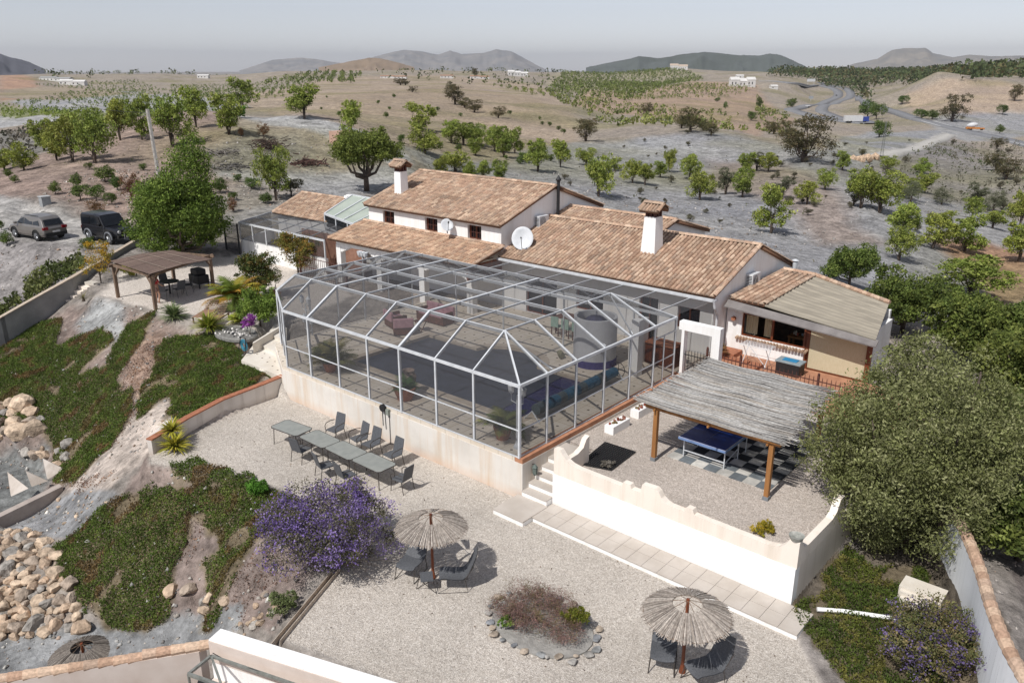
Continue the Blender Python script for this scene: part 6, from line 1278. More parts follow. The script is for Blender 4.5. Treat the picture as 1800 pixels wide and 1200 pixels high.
skin_chain('red_top', [P3(0, 0, .98), P3(0, 0, 1.15), P3(.02, 0, 1.37), P3(.03, .2, 1.36), P3(.08, .25, 1.2), P3(.03, -.2, 1.36), P3(.07, -.25, 1.2)], [(0, 1), (1, 2), (2, 3), (3, 4), (2, 5), (5, 6)], [(.17, .13), (.155, .12), (.165, .12), .075, .06, .075, .06], pmat('red', 'B8262E', 'A01E28', scale=8), pe)
skin_chain('shorts', [P3(0, 0, .98), P3(0, 0, .9), P3(.02, .1, .66), P3(.05, -.1, .66)], [(0, 1), (1, 2), (1, 3)], [(.165, .125), (.17, .13), .105, .105], pmat('shorts', '8A6A60', '70544C'), pe)
b = MB(); b.blob(P3(.04, 0, 1.66), .105, n=2, jit=.1); b.build('hair', M['iron'], pe)
for s_ in (-1, 1):
    x0 = .04 if s_ > 0 else .06; b = MB(); b.blob(P3(x0+.02, s_*.12, .045), .07, n=2, jit=.1, sc=(1.9, .8, .6)); b.build('shoe', pmat('shoe', 'D8D0C8'), pe)
    for k in range(4): b = MB(); hx, hy, hz = (.36, .19, .96) if s_ > 0 else (.34, -.19, .94); b.tube([P3(hx+.02, hy-.03+k*.02, hz), P3(hx+.07, hy-.03+k*.02, hz-.01), P3(hx+.09, hy-.03+k*.02, hz-.04)], [.009, .008, .006], 6); b.build('finger', SK, pe)
# ================================================================== vegetation
def foliage(lobes, n, size, cols, rg, asp=.55, shell=.55, tilt=1.0):
    """leaf quads filling a set of lobes (cx, cy, cz, rx, ry, rz); clumped so gaps remain"""
    lb = np.array(lobes, float); vol = lb[:, 3]*lb[:, 4]*lb[:, 5]; pr = vol**.75; pr /= pr.sum(); cl_ = []; cc = []
    k = rg.choice(len(lb), size=max(6, n//26), p=pr); d = rg.normal(size=(len(k), 3)); d /= np.linalg.norm(d, axis=1)[:, None]; r_ = rg.uniform(shell, 1.0, len(k))**.6
    cen = lb[k, :3]+d*lb[k, 3:]*r_[:, None]; cs = lb[k, 3:].mean(1)*.20
    j = rg.integers(len(cen), size=n); P = cen[j]+rg.normal(size=(n, 3))*cs[j][:, None]*np.array([1, 1, .75])
    V, F = quads(P, size, asp, rg, tilt=tilt); base = np.array([lin(c) for c in cols]); ci = rg.integers(len(base), size=len(cen))
    col = base[ci][j]*(rg.uniform(.75, 1.3, n)*rg.uniform(.8, 1.2, len(cen))[j])[:, None]; mixc = base[rg.integers(len(base), size=n)]; col = col*.7+mixc*.3
    return V, F, col
def limbs(mb, base, lobes, r0, rg, n=None, fork=.35):
    base = np.array(base, float)
    for i, l in enumerate(lobes[:n] if n else lobes):
        t_ = np.array(l[:3]); m_ = base+(t_-base)*.5+rg.normal(size=3)*.06*np.linalg.norm(t_-base); m_[2] = base[2]+(t_[2]-base[2])*.45
        f = base+np.array([0, 0, fork*(t_[2]-base[2])])+rg.normal(size=3)*.02; mb.tube([base-(0, 0, .05), f, m_, t_], [r0, r0*.75, r0*.42, r0*.12], 7)
def tree_proto(kind, seed, n=4200):
    """unit-height tree at the origin"""
    rg = np.random.default_rng(seed)
    if kind == 'almond': nl, cols, sz, trunk = 9, ('909C44', '9EA850', '82903F', 'AAB05E', '728240'), .044, .16
    elif kind == 'oak': nl, cols, sz, trunk = 10, ('6A6444', '5E5A3C', '786A4A', '4E4E34'), .034, .12
    elif kind == 'olive': nl, cols, sz, trunk = 6, ('6E7058', '5E624A', '7C7C64'), .034, .12
    elif kind == 'brown': nl, cols, sz, trunk = 6, ('7A5C40', '6A5238', '8A6A48'), .05, .06
    elif kind == 'bush': nl, cols, sz, trunk = 5, ('5E7036', '6E7E40', '4A5E2C'), .06, .04
    elif kind == 'grey': nl, cols, sz, trunk = 5, ('6E6A56', '7E7864', '5C5A46'), .055, .04
    lobes = []; a0 = rg.uniform(0, 6)
    wide = 1.0
    for i in range(nl):
        a = a0+i*2.4; rad = rg.uniform(.12, .34)*wide if i else 0; zc = rg.uniform(.24, .76) if trunk > .1 else rg.uniform(.3, .6); s_ = rg.uniform(.14, .25)*(1-.25*(zc > .65))
        lobes.append((rad*math.cos(a), rad*math.sin(a), zc, s_, s_, s_*.85))
    if trunk <= .1: lobes = [(x, y, z*.9, a*1.35, b_*1.35, c*1.3) for x, y, z, a, b_, c in lobes]
    zmax = max(l[2]+l[5] for l in lobes); lobes = [(x, y, z*.97/zmax, a, b_, c*.97/zmax) for x, y, z, a, b_, c in lobes]
    t = thing('tree', 'tree', 'tree', (0, 0, 0)); b = MB(); limbs(b, (0, 0, -.03), lobes, .022 if kind != 'oak' else .035, rg, fork=.45); b.build('trunk', M['bark'], t, smooth=True)
    V, F, C = foliage(lobes, n, sz, cols, rg, asp=.6); fastmesh('crown', V, F, M['leaf'], t, C); return t
def own_tree(name, label, cat, base, lobes, n, size, cols, seed, r0=.12, asp=.5, trunk=True, limbn=None, extra=None, shell=.55, tilt=1.0, fork=.35):
    rg = np.random.default_rng(seed); t = thing(name, label, cat, tuple(base)); bx_, by_, bz_ = [float(c) for c in base]
    lb = [(bx_+l[0], by_+l[1], bz_+l[2], l[3], l[4], l[5]) for l in lobes]
    if trunk: b = MB(); limbs(b, base, lb, r0, rg, limbn, fork); b.build('trunk', M['bark'], t, smooth=True)
    V, F, C = foliage(lb, n, size, cols, rg, asp, shell, tilt); fastmesh('crown', V, F, M['leaf'], t, C)
    if extra: V, F, C = foliage([(l[0], l[1], l[2], l[3]*1.06, l[4]*1.06, l[5]*1.06) for l in lb], extra[0], extra[1], extra[2], rg, .8, .85); fastmesh(extra[3], V, F, M['leaf'], t, C)
    return t
def rlobes(n, R_, zc, rz_, seed, s0=.28, s1=.42, bottom=-.6):
    rg = np.random.default_rng(seed); L_ = [(0, 0, zc, R_*.6, R_*.6, rz_*.6)]
    for i in range(n):
        a = i*2.39996+rg.uniform(-.3, .3); z_ = rg.uniform(bottom, .85); rad = math.sqrt(max(0, 1-z_*z_))*.78*rg.uniform(.75, 1.05); s_ = rg.uniform(s0, s1); L_.append((R_*rad*math.cos(a), R_*rad*math.sin(a), zc+rz_*z_*.8, R_*s_, R_*s_, rz_*s_))
    return L_
PRO = {k: [tree_proto(k, 10*i+s_, n_) for s_ in range(c)] for i, (k, c, n_) in enumerate((('almond', 8, 5200), ('oak', 3, 4800), ('olive', 2, 4200), ('brown', 2, 2600), ('bush', 3, 2600), ('grey', 2, 2600)))}
used = set(); rv = np.random.default_rng(21)
NM = {'almond': ('almond_tree', 'almond tree', 'tree'), 'oak': ('oak_tree', 'holm oak', 'tree'), 'olive': ('olive_tree', 'grey-green tree', 'tree'), 'brown': ('dry_bush', 'dry brown bush', 'bush'), 'bush': ('bush', 'green bush', 'bush'), 'grey': ('scrub_bush', 'grey scrub bush', 'bush')}
ORD = ['leftmost', 'second', 'third', 'fourth', 'fifth', 'sixth', 'seventh', 'eighth', 'ninth', 'tenth', 'eleventh', 'twelfth', 'thirteenth', 'fourteenth', 'fifteenth', 'sixteenth', 'seventeenth', 'eighteenth', 'nineteenth', 'twentieth'] + ['%d-th' % k for k in range(21, 90)]
def plant(kind, px, py, top, wpx, label, group=None, zoff=0.0):
    q = G(px, py); D = math.sqrt(q[0]**2+q[1]**2+(CAMZ-q[2])**2); ang = math.asin((CAMZ-q[2])/D); h = (py-top)*D/FPX/math.cos(ang)*1.02; wm = wpx*D/FPX
    ps = PRO[kind]; i = rv.integers(len(ps)); p = ps[i]; key = (kind, int(i)); rz = rv.uniform(0, 6.28)
    k = wm/(h*.90) if kind not in ('bush', 'grey', 'brown') else wm/(h*1.2); k = float(np.clip(k, .55, 2.6))
    if key in used: o = dup(p, q, rz)
    else: used.add(key); o = p; o.location = tuple(q); o.rotation_euler = (0, 0, rz)
    o.name = NM[kind][0]; o.scale = (h*k, h*k, h); o['label'] = label; o['category'] = NM[kind][2]
    if group: o['group'] = group
    elif 'group' in o.keys(): del o['group']
    return o
def grove(kind, items, where, group):
    it = sorted(items); one = len(it) == 1
    for k, (px, py, top, w_) in enumerate(it):
        l = ('%s %s %s' % (ORD[k], NM[kind][1], where)) if k == 0 and not one else ('%s %s from the left %s' % (ORD[k], NM[kind][1], where) if not one else '%s %s' % (NM[kind][1], where)); plant(kind, px, py, top, w_, l, group if not one else None)
grove('almond', [(8, 300, 268, 34), (42, 300, 258, 38), (78, 265, 218, 44), (128, 284, 212, 66), (168, 287, 202, 58), (212, 247, 183, 48), (250, 246, 178, 46), (100, 282, 240, 40)], 'on the brown ridge above the cars', 'almond trees on the brown ridge')
grove('almond', [(303, 258, 176, 66), (345, 224, 160, 46), (427, 190, 142, 48), (402, 237, 172, 58), (535, 209, 153, 62), (618, 236, 181, 44), (485, 352, 262, 56)], 'around the track bend behind the big tree', 'almond trees around the track bend')
grove('almond', [(737, 228, 183, 56), (747, 270, 220, 56), (793, 252, 212, 36), (815, 256, 218, 46), (838, 256, 218, 38), (836, 274, 243, 34), (870, 266, 224, 38), (885, 277, 223, 44), (905, 270, 226, 32), (800, 306, 266, 58), (850, 318, 282, 28), (878, 318, 282, 36), (826, 318, 285, 26), (776, 306, 276, 34)], 'on the slope right behind the tall roof', 'almond trees behind the tall roof')
grove('almond', [(945, 302, 246, 52), (985, 294, 246, 38), (1030, 292, 260, 34), (1052, 346, 272, 60), (1112, 322, 280, 38), (1134, 326, 288, 34), (1080, 300, 278, 30), (1176, 302, 262, 26), (1230, 352, 304, 48), (1212, 316, 272, 38), (1305, 347, 298, 42), (1355, 410, 328, 62), (1312, 303, 270, 36), (1350, 302, 270, 36), (1160, 312, 284, 30)], 'on the grey slope beyond the low roof', 'almond trees on the grey slope')
grove('almond', [(1450, 334, 298, 30), (1418, 360, 322, 40), (1512, 366, 300, 60), (1545, 374, 306, 66), (1590, 348, 318, 46), (1625, 340, 308, 40), (1640, 437, 385, 56), (1585, 420, 362, 58), (1580, 458, 400, 46), (1695, 442, 386, 62), (1790, 460, 398, 56), (1792, 400, 345, 44), (1745, 402, 374, 40), (1660, 400, 374, 36), (1708, 384, 350, 30), (1620, 305, 282, 30), (1560, 300, 276, 26), (1480, 300, 268, 28)], 'on the right hand terraces', 'almond trees on the right hand terraces')
plant('almond', 1703, 522, 458, 108, 'lone spreading almond tree with open crown on the right grey terrace')
plant('oak', 1412, 285, 208, 84, 'big brown-green holm oak above the highway bend')
q = G(645, 336); own_tree('gnarled_tree', 'large dark gnarled tree on the track behind the glazed roof', 'tree', tuple(q), rlobes(20, 3.3, 4.0, 2.3, 77, .24, .38, -.5), 26000, .2, ('788A40', '68783A', '8A9848', '58662E'), 78, r0=.3, limbn=9)
grove('oak', [(704, 150, 138, 22), (713, 150, 139, 16), (793, 157, 144, 18), (800, 184, 150, 38), (817, 190, 172, 26), (834, 198, 176, 32), (876, 208, 188, 26), (725, 162, 152, 18), (835, 136, 120, 14)], 'on the brown hill', 'holm oaks on the brown hill')
grove('oak', [(1030, 248, 208, 48), (1213, 232, 192, 46), (1198, 226, 204, 30), (1250, 238, 216, 30), (1236, 230, 214, 24), (1137, 202, 182, 26), (1385, 250, 214, 44), (1360, 236, 214, 32)], 'between the two slopes behind the house', 'holm oaks between the slopes')
grove('oak', [(1673, 214, 172, 40), (1783, 178, 153, 22), (1752, 262, 244, 22), (1750, 300, 272, 32), (1768, 316, 284, 38), (1515, 275, 262, 14)], 'on the far right slopes', 'holm oaks on the right slopes')
grove('bush', [(1545, 242, 214, 34), (1525, 206, 180, 38), (1540, 210, 186, 30), (1586, 184, 170, 20), (1620, 210, 194, 26), (1638, 210, 196, 24), (1757, 235, 222, 16), (1320, 212, 196, 20), (1392, 190, 174, 20), (1762, 202, 187, 18), (1334, 190, 172, 14), (1260, 180, 172, 12), (1275, 192, 180, 10)], 'around the highway bend', 'bushes around the highway bend')
grove('olive', [(1275, 342, 296, 46), (1375, 350, 312, 44), (1330, 300, 270, 34), (1500, 362, 330, 40), (1745, 372, 340, 36), (1715, 362, 326, 40), (1655, 360, 334, 34), (1600, 356, 322, 34)], 'among the almonds of the grey slope', 'grey-green trees of the slope')
grove('bush', [(16, 312, 299, 16), (27, 322, 310, 16), (135, 330, 308, 24), (98, 342, 322, 22), (157, 298, 287, 16), (142, 352, 328, 34), (170, 354, 328, 30), (185, 320, 295, 42), (207, 334, 312, 26), (197, 360, 340, 24), (13, 432, 410, 24), (157, 438, 418, 28), (3, 405, 388, 14)], 'on the bank beside the parked cars', 'bushes on the bank by the cars')
grove('brown', [(232, 352, 308, 36), (172, 380, 355, 34), (88, 232, 216, 28), (410, 372, 350, 24), (463, 240, 218, 24), (424, 240, 226, 14)], 'on the left hillside', 'dry bushes on the left hillside')
grove('bush', [(387, 340, 315, 34), (442, 332, 312, 32), (467, 358, 340, 30), (410, 352, 338, 20), (420, 320, 306, 18), (253, 300, 288, 16)], 'on the low bank behind the fence gate', 'bushes behind the gate')
plant('grey', 512, 345, 312, 46, 'dark grey round bush at the foot of the bank beside the small almond tree')
own_tree('round_bush', 'bright green rounded bush beside an almond tree by the track bend', 'bush', tuple(G(424, 208)), rlobes(8, 1.0, 1.0, 1.0, 46), 3500, .14, ('5F9228', '6EA030', '528424'), 47, trunk=False)
# scattered scrub on the slopes
it = []
for k in range(64):
    px = rv.uniform(560, 1010); py = rv.uniform(160, 290) if px < 900 else rv.uniform(195, 290)
    if (px-560)*.1+155 < py: s_ = 2+(py-120)*.075*rv.uniform(.5, 1.4); it.append((px, py, py-s_, s_*1.3))
grove('bush', it[:40], 'dotted over the brown hill', 'small bushes on the brown hill')
it = []
for k in range(84):
    px = rv.uniform(960, 1790); py = rv.uniform(235, 400) if px < 1600 else rv.uniform(250, 440); s_ = (py-120)*.06*rv.uniform(.4, 1.1); it.append((px, py, py-s_, s_*1.4))
grove('grey', it, 'scattered over the grey slope', 'grey scrub on the slope')
# ------------------------------------------------------------------ near trees, each modelled by itself
OC = ('7E8450', '707646', '8E9462', '9EA074', '626A3C')
own_tree('olive_tree', 'huge dense olive tree right of the table tennis terrace', 'tree', (23.2, 4.75, -.05), [(l[0]*f_, l[1]*f_, l[2], l[3], l[4], l[5]) for l, f_ in zip(rlobes(74, 3.05, 3.35, 3.5, 3, .14, .32, -.95), np.random.default_rng(9).uniform(.72, 1.12, 75))]+[(0, 0, 3.0, 1.9, 1.9, 2.2)], 125000, .095, OC, 5, r0=.22, asp=.42, limbn=14, shell=.62)
MC = ('7A8C3C', '66783088'[:6], '8E9C46', '54662A')
q = Z(322, 455, 1.5); own_tree('leafy_tree', 'big bright leafy tree rising behind the timber gazebo', 'tree', tuple(q), rlobes(30, 3.2, 2.9, 2.9, 7, .2, .36, -.95)+[(.5, -.9, 5.4, 1.5, 1.5, 1.2), (0.8, -.9, 6.4, 1.2, 1.2, 1.0), (1.0, -1.1, 7.2, .8, .8, .8)], 62000, .15, MC, 8, r0=.2, limbn=10, asp=.5)
grn = ('6E7E3A', '5E6E32', '848E48', '4E5E2C')
for k, (px, py, R_, H_, l) in enumerate(((1492, 505, 1.9, 2.0, 'bright leafy tree right behind the studio roof'), (1585, 585, 2.2, 1.9, 'bright leafy tree between the studio and the olive crown'), (1690, 640, 1.8, 1.7, 'bright leafy tree behind the right shoulder of the olive'), (1745, 630, 1.6, 1.6, 'pale green tree below the lone almond at the right'), (1812, 745, 2.2, 2.1, 'bright leafy tree at the right picture edge beside the olive'), (1815, 850, 2.4, 2.0, 'bright leafy tree at the right edge below the others'), (1790, 985, 1.5, 1.2, 'leafy shrub at the right edge beyond the tiled wall'))):
    q = G(px, py); own_tree('leafy_tree', l, 'tree', tuple(q), rlobes(13, R_, H_*.95, H_*.8, 30+k, .28, .42), 17000 if k != 6 else 9000, .15, grn, 60+k, r0=.11, limbn=8)
q = (28.55, 42.3, 1.3); own_tree('shrub', 'round yellow-green shrub in front of the white screen room', 'shrub', q, rlobes(12, 1.35, 1.35, 1.2, 9), 9000, .11, ('7A7E3A', '8C8A44', '6A7034', 'A8863C'), 12, r0=.06, limbn=5)
q = Z(458, 572, 1.15); own_tree('shrub', 'dense bright green shrub beside the cage corner', 'shrub', q, rlobes(12, 1.15, 1.1, 1.0, 11), 9000, .10, ('74863A', '647632', '82923F'), 13, r0=.05, limbn=4)
q = Z(455, 525, 1.2); own_tree('shrub', 'dark shrub behind the young palm', 'shrub', q, rlobes(12, 1.3, 1.4, 1.2, 12), 8000, .12, ('4E6030', '3E5028', '5E6C38', '8C7A40'), 14, r0=.05, limbn=4)
q = Z(178, 498, 1.2); own_tree('shrub', 'thin orange-yellow flowering shrub at the court edge', 'shrub', q, rlobes(9, 1.1, 1.5, 1.2, 13, .2, .34), 3200, .09, ('A88A30', 'C09A34', '7E7E3A', 'B8862C'), 15, r0=.03, limbn=8)
q = Z(240, 485, 1.2); own_tree('shrub', 'low yellow-green shrub behind the gazebo posts', 'shrub', q, rlobes(7, .9, .45, .45, 14), 3000, .09, ('A39A34', '8C8A30'), 16, r0=.03, limbn=3)
q = (19.6, 31.9, 1.3); o_ = own_tree('bougainvillea', 'magenta bougainvillea standing by the cream landing', 'shrub', tuple(Z(440, 592, 1.15)), rlobes(6, .42, .75, .35, 15), 1800, .07, ('B05AB8', '9A48A8', 'C878C8'), 17, r0=.02, limbn=3)
for o in [o for o in bpy.data.objects if o.name.startswith('bougainvillea') and not o.children]: bpy.data.objects.remove(o)
q = Z(487, 520, 1.25); own_tree('potted_tree', 'small round clipped tree in a terracotta pot left of the cage', 'tree', (q[0], q[1], 1.55), [(0, 0, .95, .38, .38, .36)], 1500, .07, ('8A8A50', '6E7040'), 18, r0=.03)
b = MB(); b.lathe([(0, 0), (.2, 0), (.28, .38), (.24, .38), (0, .33)], (q[0], q[1], 1.2), 14); tag(b.build('flower_pot', M['terracotta'], None), 'terracotta pot holding the small clipped tree', 'pot')
# purple bush
PB = Z(590, 1000, .0); lob = rlobes(22, 1.75, 1.05, 1.0, 19, .26, .42, -.4)
t = own_tree('flowering_bush', 'large purple flowering bush on the edge of the gravel', 'bush', (11.85, 17.1, -.35), [(l[0]*1.08-.1, l[1]*1.12, l[2]*1.2, l[3], l[4], l[5]*1.15) for l in lob], 21000, .065, ('6E6A4E', '5A5A40', '7A7464', '4C5034'), 20, r0=.05, limbn=22, extra=(15000, .05, ('7A62A4', '6C5698', '8A76AC', '9888AE'), 'flowers'), shell=.6)
rg = np.random.default_rng(4); b = MB()
for k in range(240):
    a = rg.uniform(0, 6.28); e = rg.uniform(.2, 1.4); L_ = rg.uniform(1.2, 2.45); p = np.array([11.85, 17.1, -.15]); pts_ = [p]
    for s_ in range(4): p = p+np.array([math.cos(a)*math.cos(e)*.85, math.sin(a)*math.cos(e)*1.1, math.sin(e)])*L_/4; a += rg.normal()*.2; e += rg.normal()*.15; pts_.append(p)
    b.tube(pts_, [.012, .01, .007, .005, .003], 4)
b.build('twigs', pmat('twig', '8C8074', '6E645A', scale=9), t)
own_tree('shrub', 'pale green small shrub at the foot of the purple bush', 'shrub', tuple(G(500, 1085)), rlobes(7, .42, .45, .45, 21), 3200, .055, ('7E8A5A', '6A7A48', '95A070'), 22, r0=.02, limbn=4)
own_tree('flowering_shrub', 'sprawling shrub with dull purple flowers beside the white curved wall', 'shrub', (18.35, 2.75, 0.0), [(l[0]*.95, l[1]*.72, l[2], l[3], l[4], l[5]) for l in rlobes(18, 1.35, .8, .8, 23)], 14000, .065, ('6E7444', '7E7A50', '5C643A', '9A8A60'), 24, r0=.04, limbn=10, extra=(4200, .05, ('7E6A98', '8C7AA4', '6C5A88'), 'flowers'))
# yuccas, palm
def rosette(px, py, z, L, n_, cols, lab, seed, w_=.055, droop=.25, name='yucca', cat='yucca', up=.1):
    q = Z(px, py, z); t = thing(name, lab, cat, tuple(q)); b = MB(); b.tube([(q[0], q[1], z-.05), (q[0], q[1], z+.15)], [.1, .07], 8); b.build('stem', M['bark'], t); fronds(t, (q[0], q[1], z+.1), n_, L, cols, seed, w_=w_, leaflets=False, droop=droop, up=up)
rosette(368, 580, 1.2, 1.05, 240, ('8C9A3C', '6E8030', 'B0B050'), 'spiky bright yucca in front of the wooden loungers', 2); rosette(306, 560, 1.2, .95, 260, ('7E8C5A', '6A7A48', '98A070'), 'rounded grey-green agave left of the loungers', 3, w_=.05)
rosette(308, 790, .05, .75, 130, ('A8A83C', '8A9030', 'C0B848'), 'lower yellow yucca in the corner of the planter wall', 4); rosette(303, 762, .45, .62, 110, ('A8A83C', '9A9A38', 'C0B848'), 'upper yellow yucca in the corner of the planter wall', 5)
rosette(442, 545, 1.2, .5, 40, ('A8A060', '8A8A50'), 'straw coloured tuft at the foot of the bright green shrub', 6); rosette(147, 528, .9, .7, 60, ('8C8A60', '7A7850'), 'thin dry grass tuft at the edge of the rocky slope', 7, w_=.012)
q = (21.9, 38.4, 1.2); t = thing('palm', 'young date palm with arching fronds beside the loungers', 'palm', q); b = MB(); b.tube([(q[0], q[1], 1.15), (q[0], q[1], 1.8)], [.28, .2], 10); b.build('trunk', M['bark'], t); fronds(t, (q[0], q[1], 1.75), 46, 2.1, ('7E8A34', '9A8E34', '6A7A30', 'A87E34'), 8, droop=.55, up=.35, name='crown')
q = Z(420, 570, 1.2); t = thing('palm', 'small palm tuft between the date palm and the bright shrub', 'palm', tuple(q)); fronds(t, tuple(q+(0, 0, .1)), 26, .9, ('8A9A34', '9AA040'), 9, name='crown')
q = Z(1342, 935, 1.2); own_tree('shrub', 'low yellow-green plant on gravel behind the parapet', 'shrub', tuple(q), rlobes(6, .36, .16, .16, 33), 2200, .05, ('A8962C', '8A8A2C', 'BCA838'), 34, trunk=False)
q = Z(1066, 822, 1.2); own_tree('shrub', 'wispy grey plant beside the black grid mat', 'shrub', tuple(q), rlobes(5, .3, .14, .14, 35), 700, .05, ('9A948A', '8A8478'), 36, trunk=False)
q = (13.45, 10.75, .03); own_tree('heather', 'brownish heather with green patches filling the oval bed', 'shrub', q, [(l[0]*.75, l[1]*1.0, l[2], l[3], l[4], l[5]) for l in rlobes(18, 1.25, .34, .42, 37, .25, .4, -.2)], 24000, .05, ('A07E76', '8E6C66', 'AE8E84', '7E6A5C', '7E7A4A'), 38, r0=.02, limbn=10, asp=.2)
own_tree('shrub', 'bright green patch at the right side of the oval bed', 'shrub', (13.85, 9.9, .1), rlobes(6, .42, .3, .26, 39), 3200, .05, ('7E8430', '8E8E34', '6A7428'), 40, trunk=False); own_tree('shrub', 'small fresh green tuft at the left side of the oval bed', 'shrub', (12.75, 11.2, .1), rlobes(4, .22, .16, .16, 41), 1100, .05, ('6A8A34', '7E9A40'), 42, trunk=False)
own_tree('shrub', 'soft bright green mound on the ice plant left of the purple bush', 'shrub', tuple(G(452, 872)), rlobes(9, .42, .3, .3, 44), 5200, .05, ('5E8430', '6A9038', '527828'), 45, trunk=False)
# ------------------------------------------------------------------ ice plant carpets
def wpoly(s_, z=None): return [tuple(G(*[float(v) for v in t.split()])[:2]) for t in s_.split(',')]
LW = ['40 505,90 470,140 452,150 470,90 505,42 540', '-20 560,30 520,45 530,0 560', '118 472,140 458,152 466,130 485']
def carpet(polys, name, dens, size, cols, hgt, seed, label, hole=.0, zfun=None):
    rg = np.random.default_rng(seed); W_ = [wpoly(p) for p in polys]; A = np.concatenate([np.array(w_) for w_ in W_]); mn, mx = A.min(0)-.3, A.max(0)+.3; n = int(np.prod(mx-mn)*dens); P = rg.uniform(mn, mx, (n, 2)); keep = np.zeros(n, bool)
    for w_ in W_: keep |= (dist_poly(P[:, 0], P[:, 1], w_)+.35*fbm(P[:, 0]*1.6, P[:, 1]*1.6, 3)) < 0
    keep &= fbm(P[:, 0]*.9+9, P[:, 1]*.9, 4) > hole-.5; keep &= ~((P[:, 0] > 17.8) & (P[:, 1] < 28.5) & (P[:, 1] > 6)); P = P[keep]; h = H(P[:, 0], P[:, 1]); bz = .5+.5*fbm(P[:, 0]*2.3, P[:, 1]*2.3, 3); z = h+hgt*(rg.uniform(.1, 1, len(P)))*(.5+bz)
    V, F = quads(np.stack([P[:, 0], P[:, 1], z], 1), size, .55, rg, updir=np.array([0, 0, .55])); base = np.array([lin(c, .8) for c in cols]); f = np.clip(.5+fbm(P[:, 0]*1.1, P[:, 1]*1.1, 4), 0, .999); col = base[(f*len(base)).astype(int)]*rg.uniform(.7, 1.3, len(P))[:, None]
    o = fastmesh(name, V, F, M['leaf'], None, col); tag(o, label, 'ground cover', None, 'stuff'); return o
carpet(ICE, 'ice_plant', 1500, .065, ('76603C', '62702E', '5C6E2C', '56682A', '5A6A2C', '6E7A38', '6E6038'), .16, 3, 'dark green ice plant carpet on the left slope', hole=.08)
carpet(ICER, 'ice_plant', 1700, .06, ('6A6E34', '56662A', '4C5E26', '7A7A3C', '5E6A2C'), .16, 4, 'dark green ice plant carpet under the olive tree', hole=.2)
carpet(LW, 'weeds', 220, .22, ('6A7440', '7E8450', '5A6636'), .5, 5, 'tall green weeds on the bank above the long wall')
carpet(['215 640,260 600,300 600,270 700,220 760,180 800', '230 900,300 860,400 850,380 900,330 1010', '120 850,200 830,150 880', '400 1000,480 960,520 1010,440 1060,420 1110'], 'dry_growth', 200, .07, ('9A8478', '8A6E60', 'A8846A', '7E6E66'), .1, 6, 'dry brown growth on the bare slope', hole=.1)
carpet(ICE, 'dry_growth', 130, .08, ('8A7A60', '7A6A54', '9A8868', '6E6A48'), .08, 16, 'dry stems and litter between the ice plant mats', hole=-1)
carpet(['270 800,480 700,560 720,880 890,1000 880,1390 1110,1380 1200,640 1190,500 1120,600 1000,520 900'], 'fallen_leaves', 2.2, .06, ('5A4A40', '7A6A58', '9A8A74'), .03, 12, 'sparse fallen leaves and twigs on the pale gravel', hole=-1)
ter = pmat('terrace_gravel', 'BDB2A9', scale=1)
# ------------------------------------------------------------------ rocks
SC_ = ('C2AA92', 'B49E88', 'CAB49C', 'AC9C8C', 'BCA892', 'A29C94')
def rocks(poly, n_, s0, s1, lab, grp, seed):
    rg = np.random.default_rng(seed); w_ = wpoly(poly); A = np.array(w_); placed = []; tries = 0
    while len(placed) < n_ and tries < 6000:
        tries += 1; p = rg.uniform(A.min(0), A.max(0)); s_ = rg.uniform(s0, s1)*(1-.3*len(placed)/n_)
        if not in_poly(p[:1], p[1:], w_)[0] or any((p[0]-a)**2+(p[1]-c)**2 < (.62*(s_+r_))**2 for a, c, r_ in placed): continue
        placed.append((p[0], p[1], s_))
    for k, (x, y, s_) in enumerate(placed):
        b = MB(); b.blob((0, 0, 0), s_, lin(SC_[rg.integers(6)])*rg.uniform(.85, 1.1), sc=(1.15, .95, .8), seed=seed*100+k, jit=.35); o = b.build('boulder', M['stone'], None); o.location = (x, y, H(x, y)[0]+s_*.25); o.rotation_euler = (0, 0, rg.uniform(0, 6)); tag(o, lab, 'boulder', grp)
rocks('-70 935,50 935,100 965,105 1010,140 1060,145 1108,-70 1120', 190, .18, .42, 'tan angular boulder in the stone bank at the lower left edge', 'boulders of the lower left stone bank', 3)
rocks('-60 720,50 710,75 740,72 800,40 800,0 770,-60 770', 46, .28, .62, 'tan boulder piled below the ice plant at the left edge', 'boulders below the left ice plant', 4)
rocks('70 780,125 775,120 812,80 825', 8, .2, .45, 'tan stone near the triangular buttresses', 'stones near the buttresses', 5)
rocks('300 1040,350 1030,400 1060,350 1095,305 1085', 6, .2, .36, 'tan boulder at the foot of the right ice plant patch', 'boulders at the foot of the slope', 6)
rocks('400 1105,470 1040,500 1060,440 1120', 14, .08, .2, 'grey and tan rubble stone beside the kerb channel', 'rubble beside the kerb channel', 7)
rocks('150 830,240 860,150 930,0 910,20 890', 26, .05, .13, 'small pale stone on the grey gravel slope', 'small stones on the grey slope', 8)
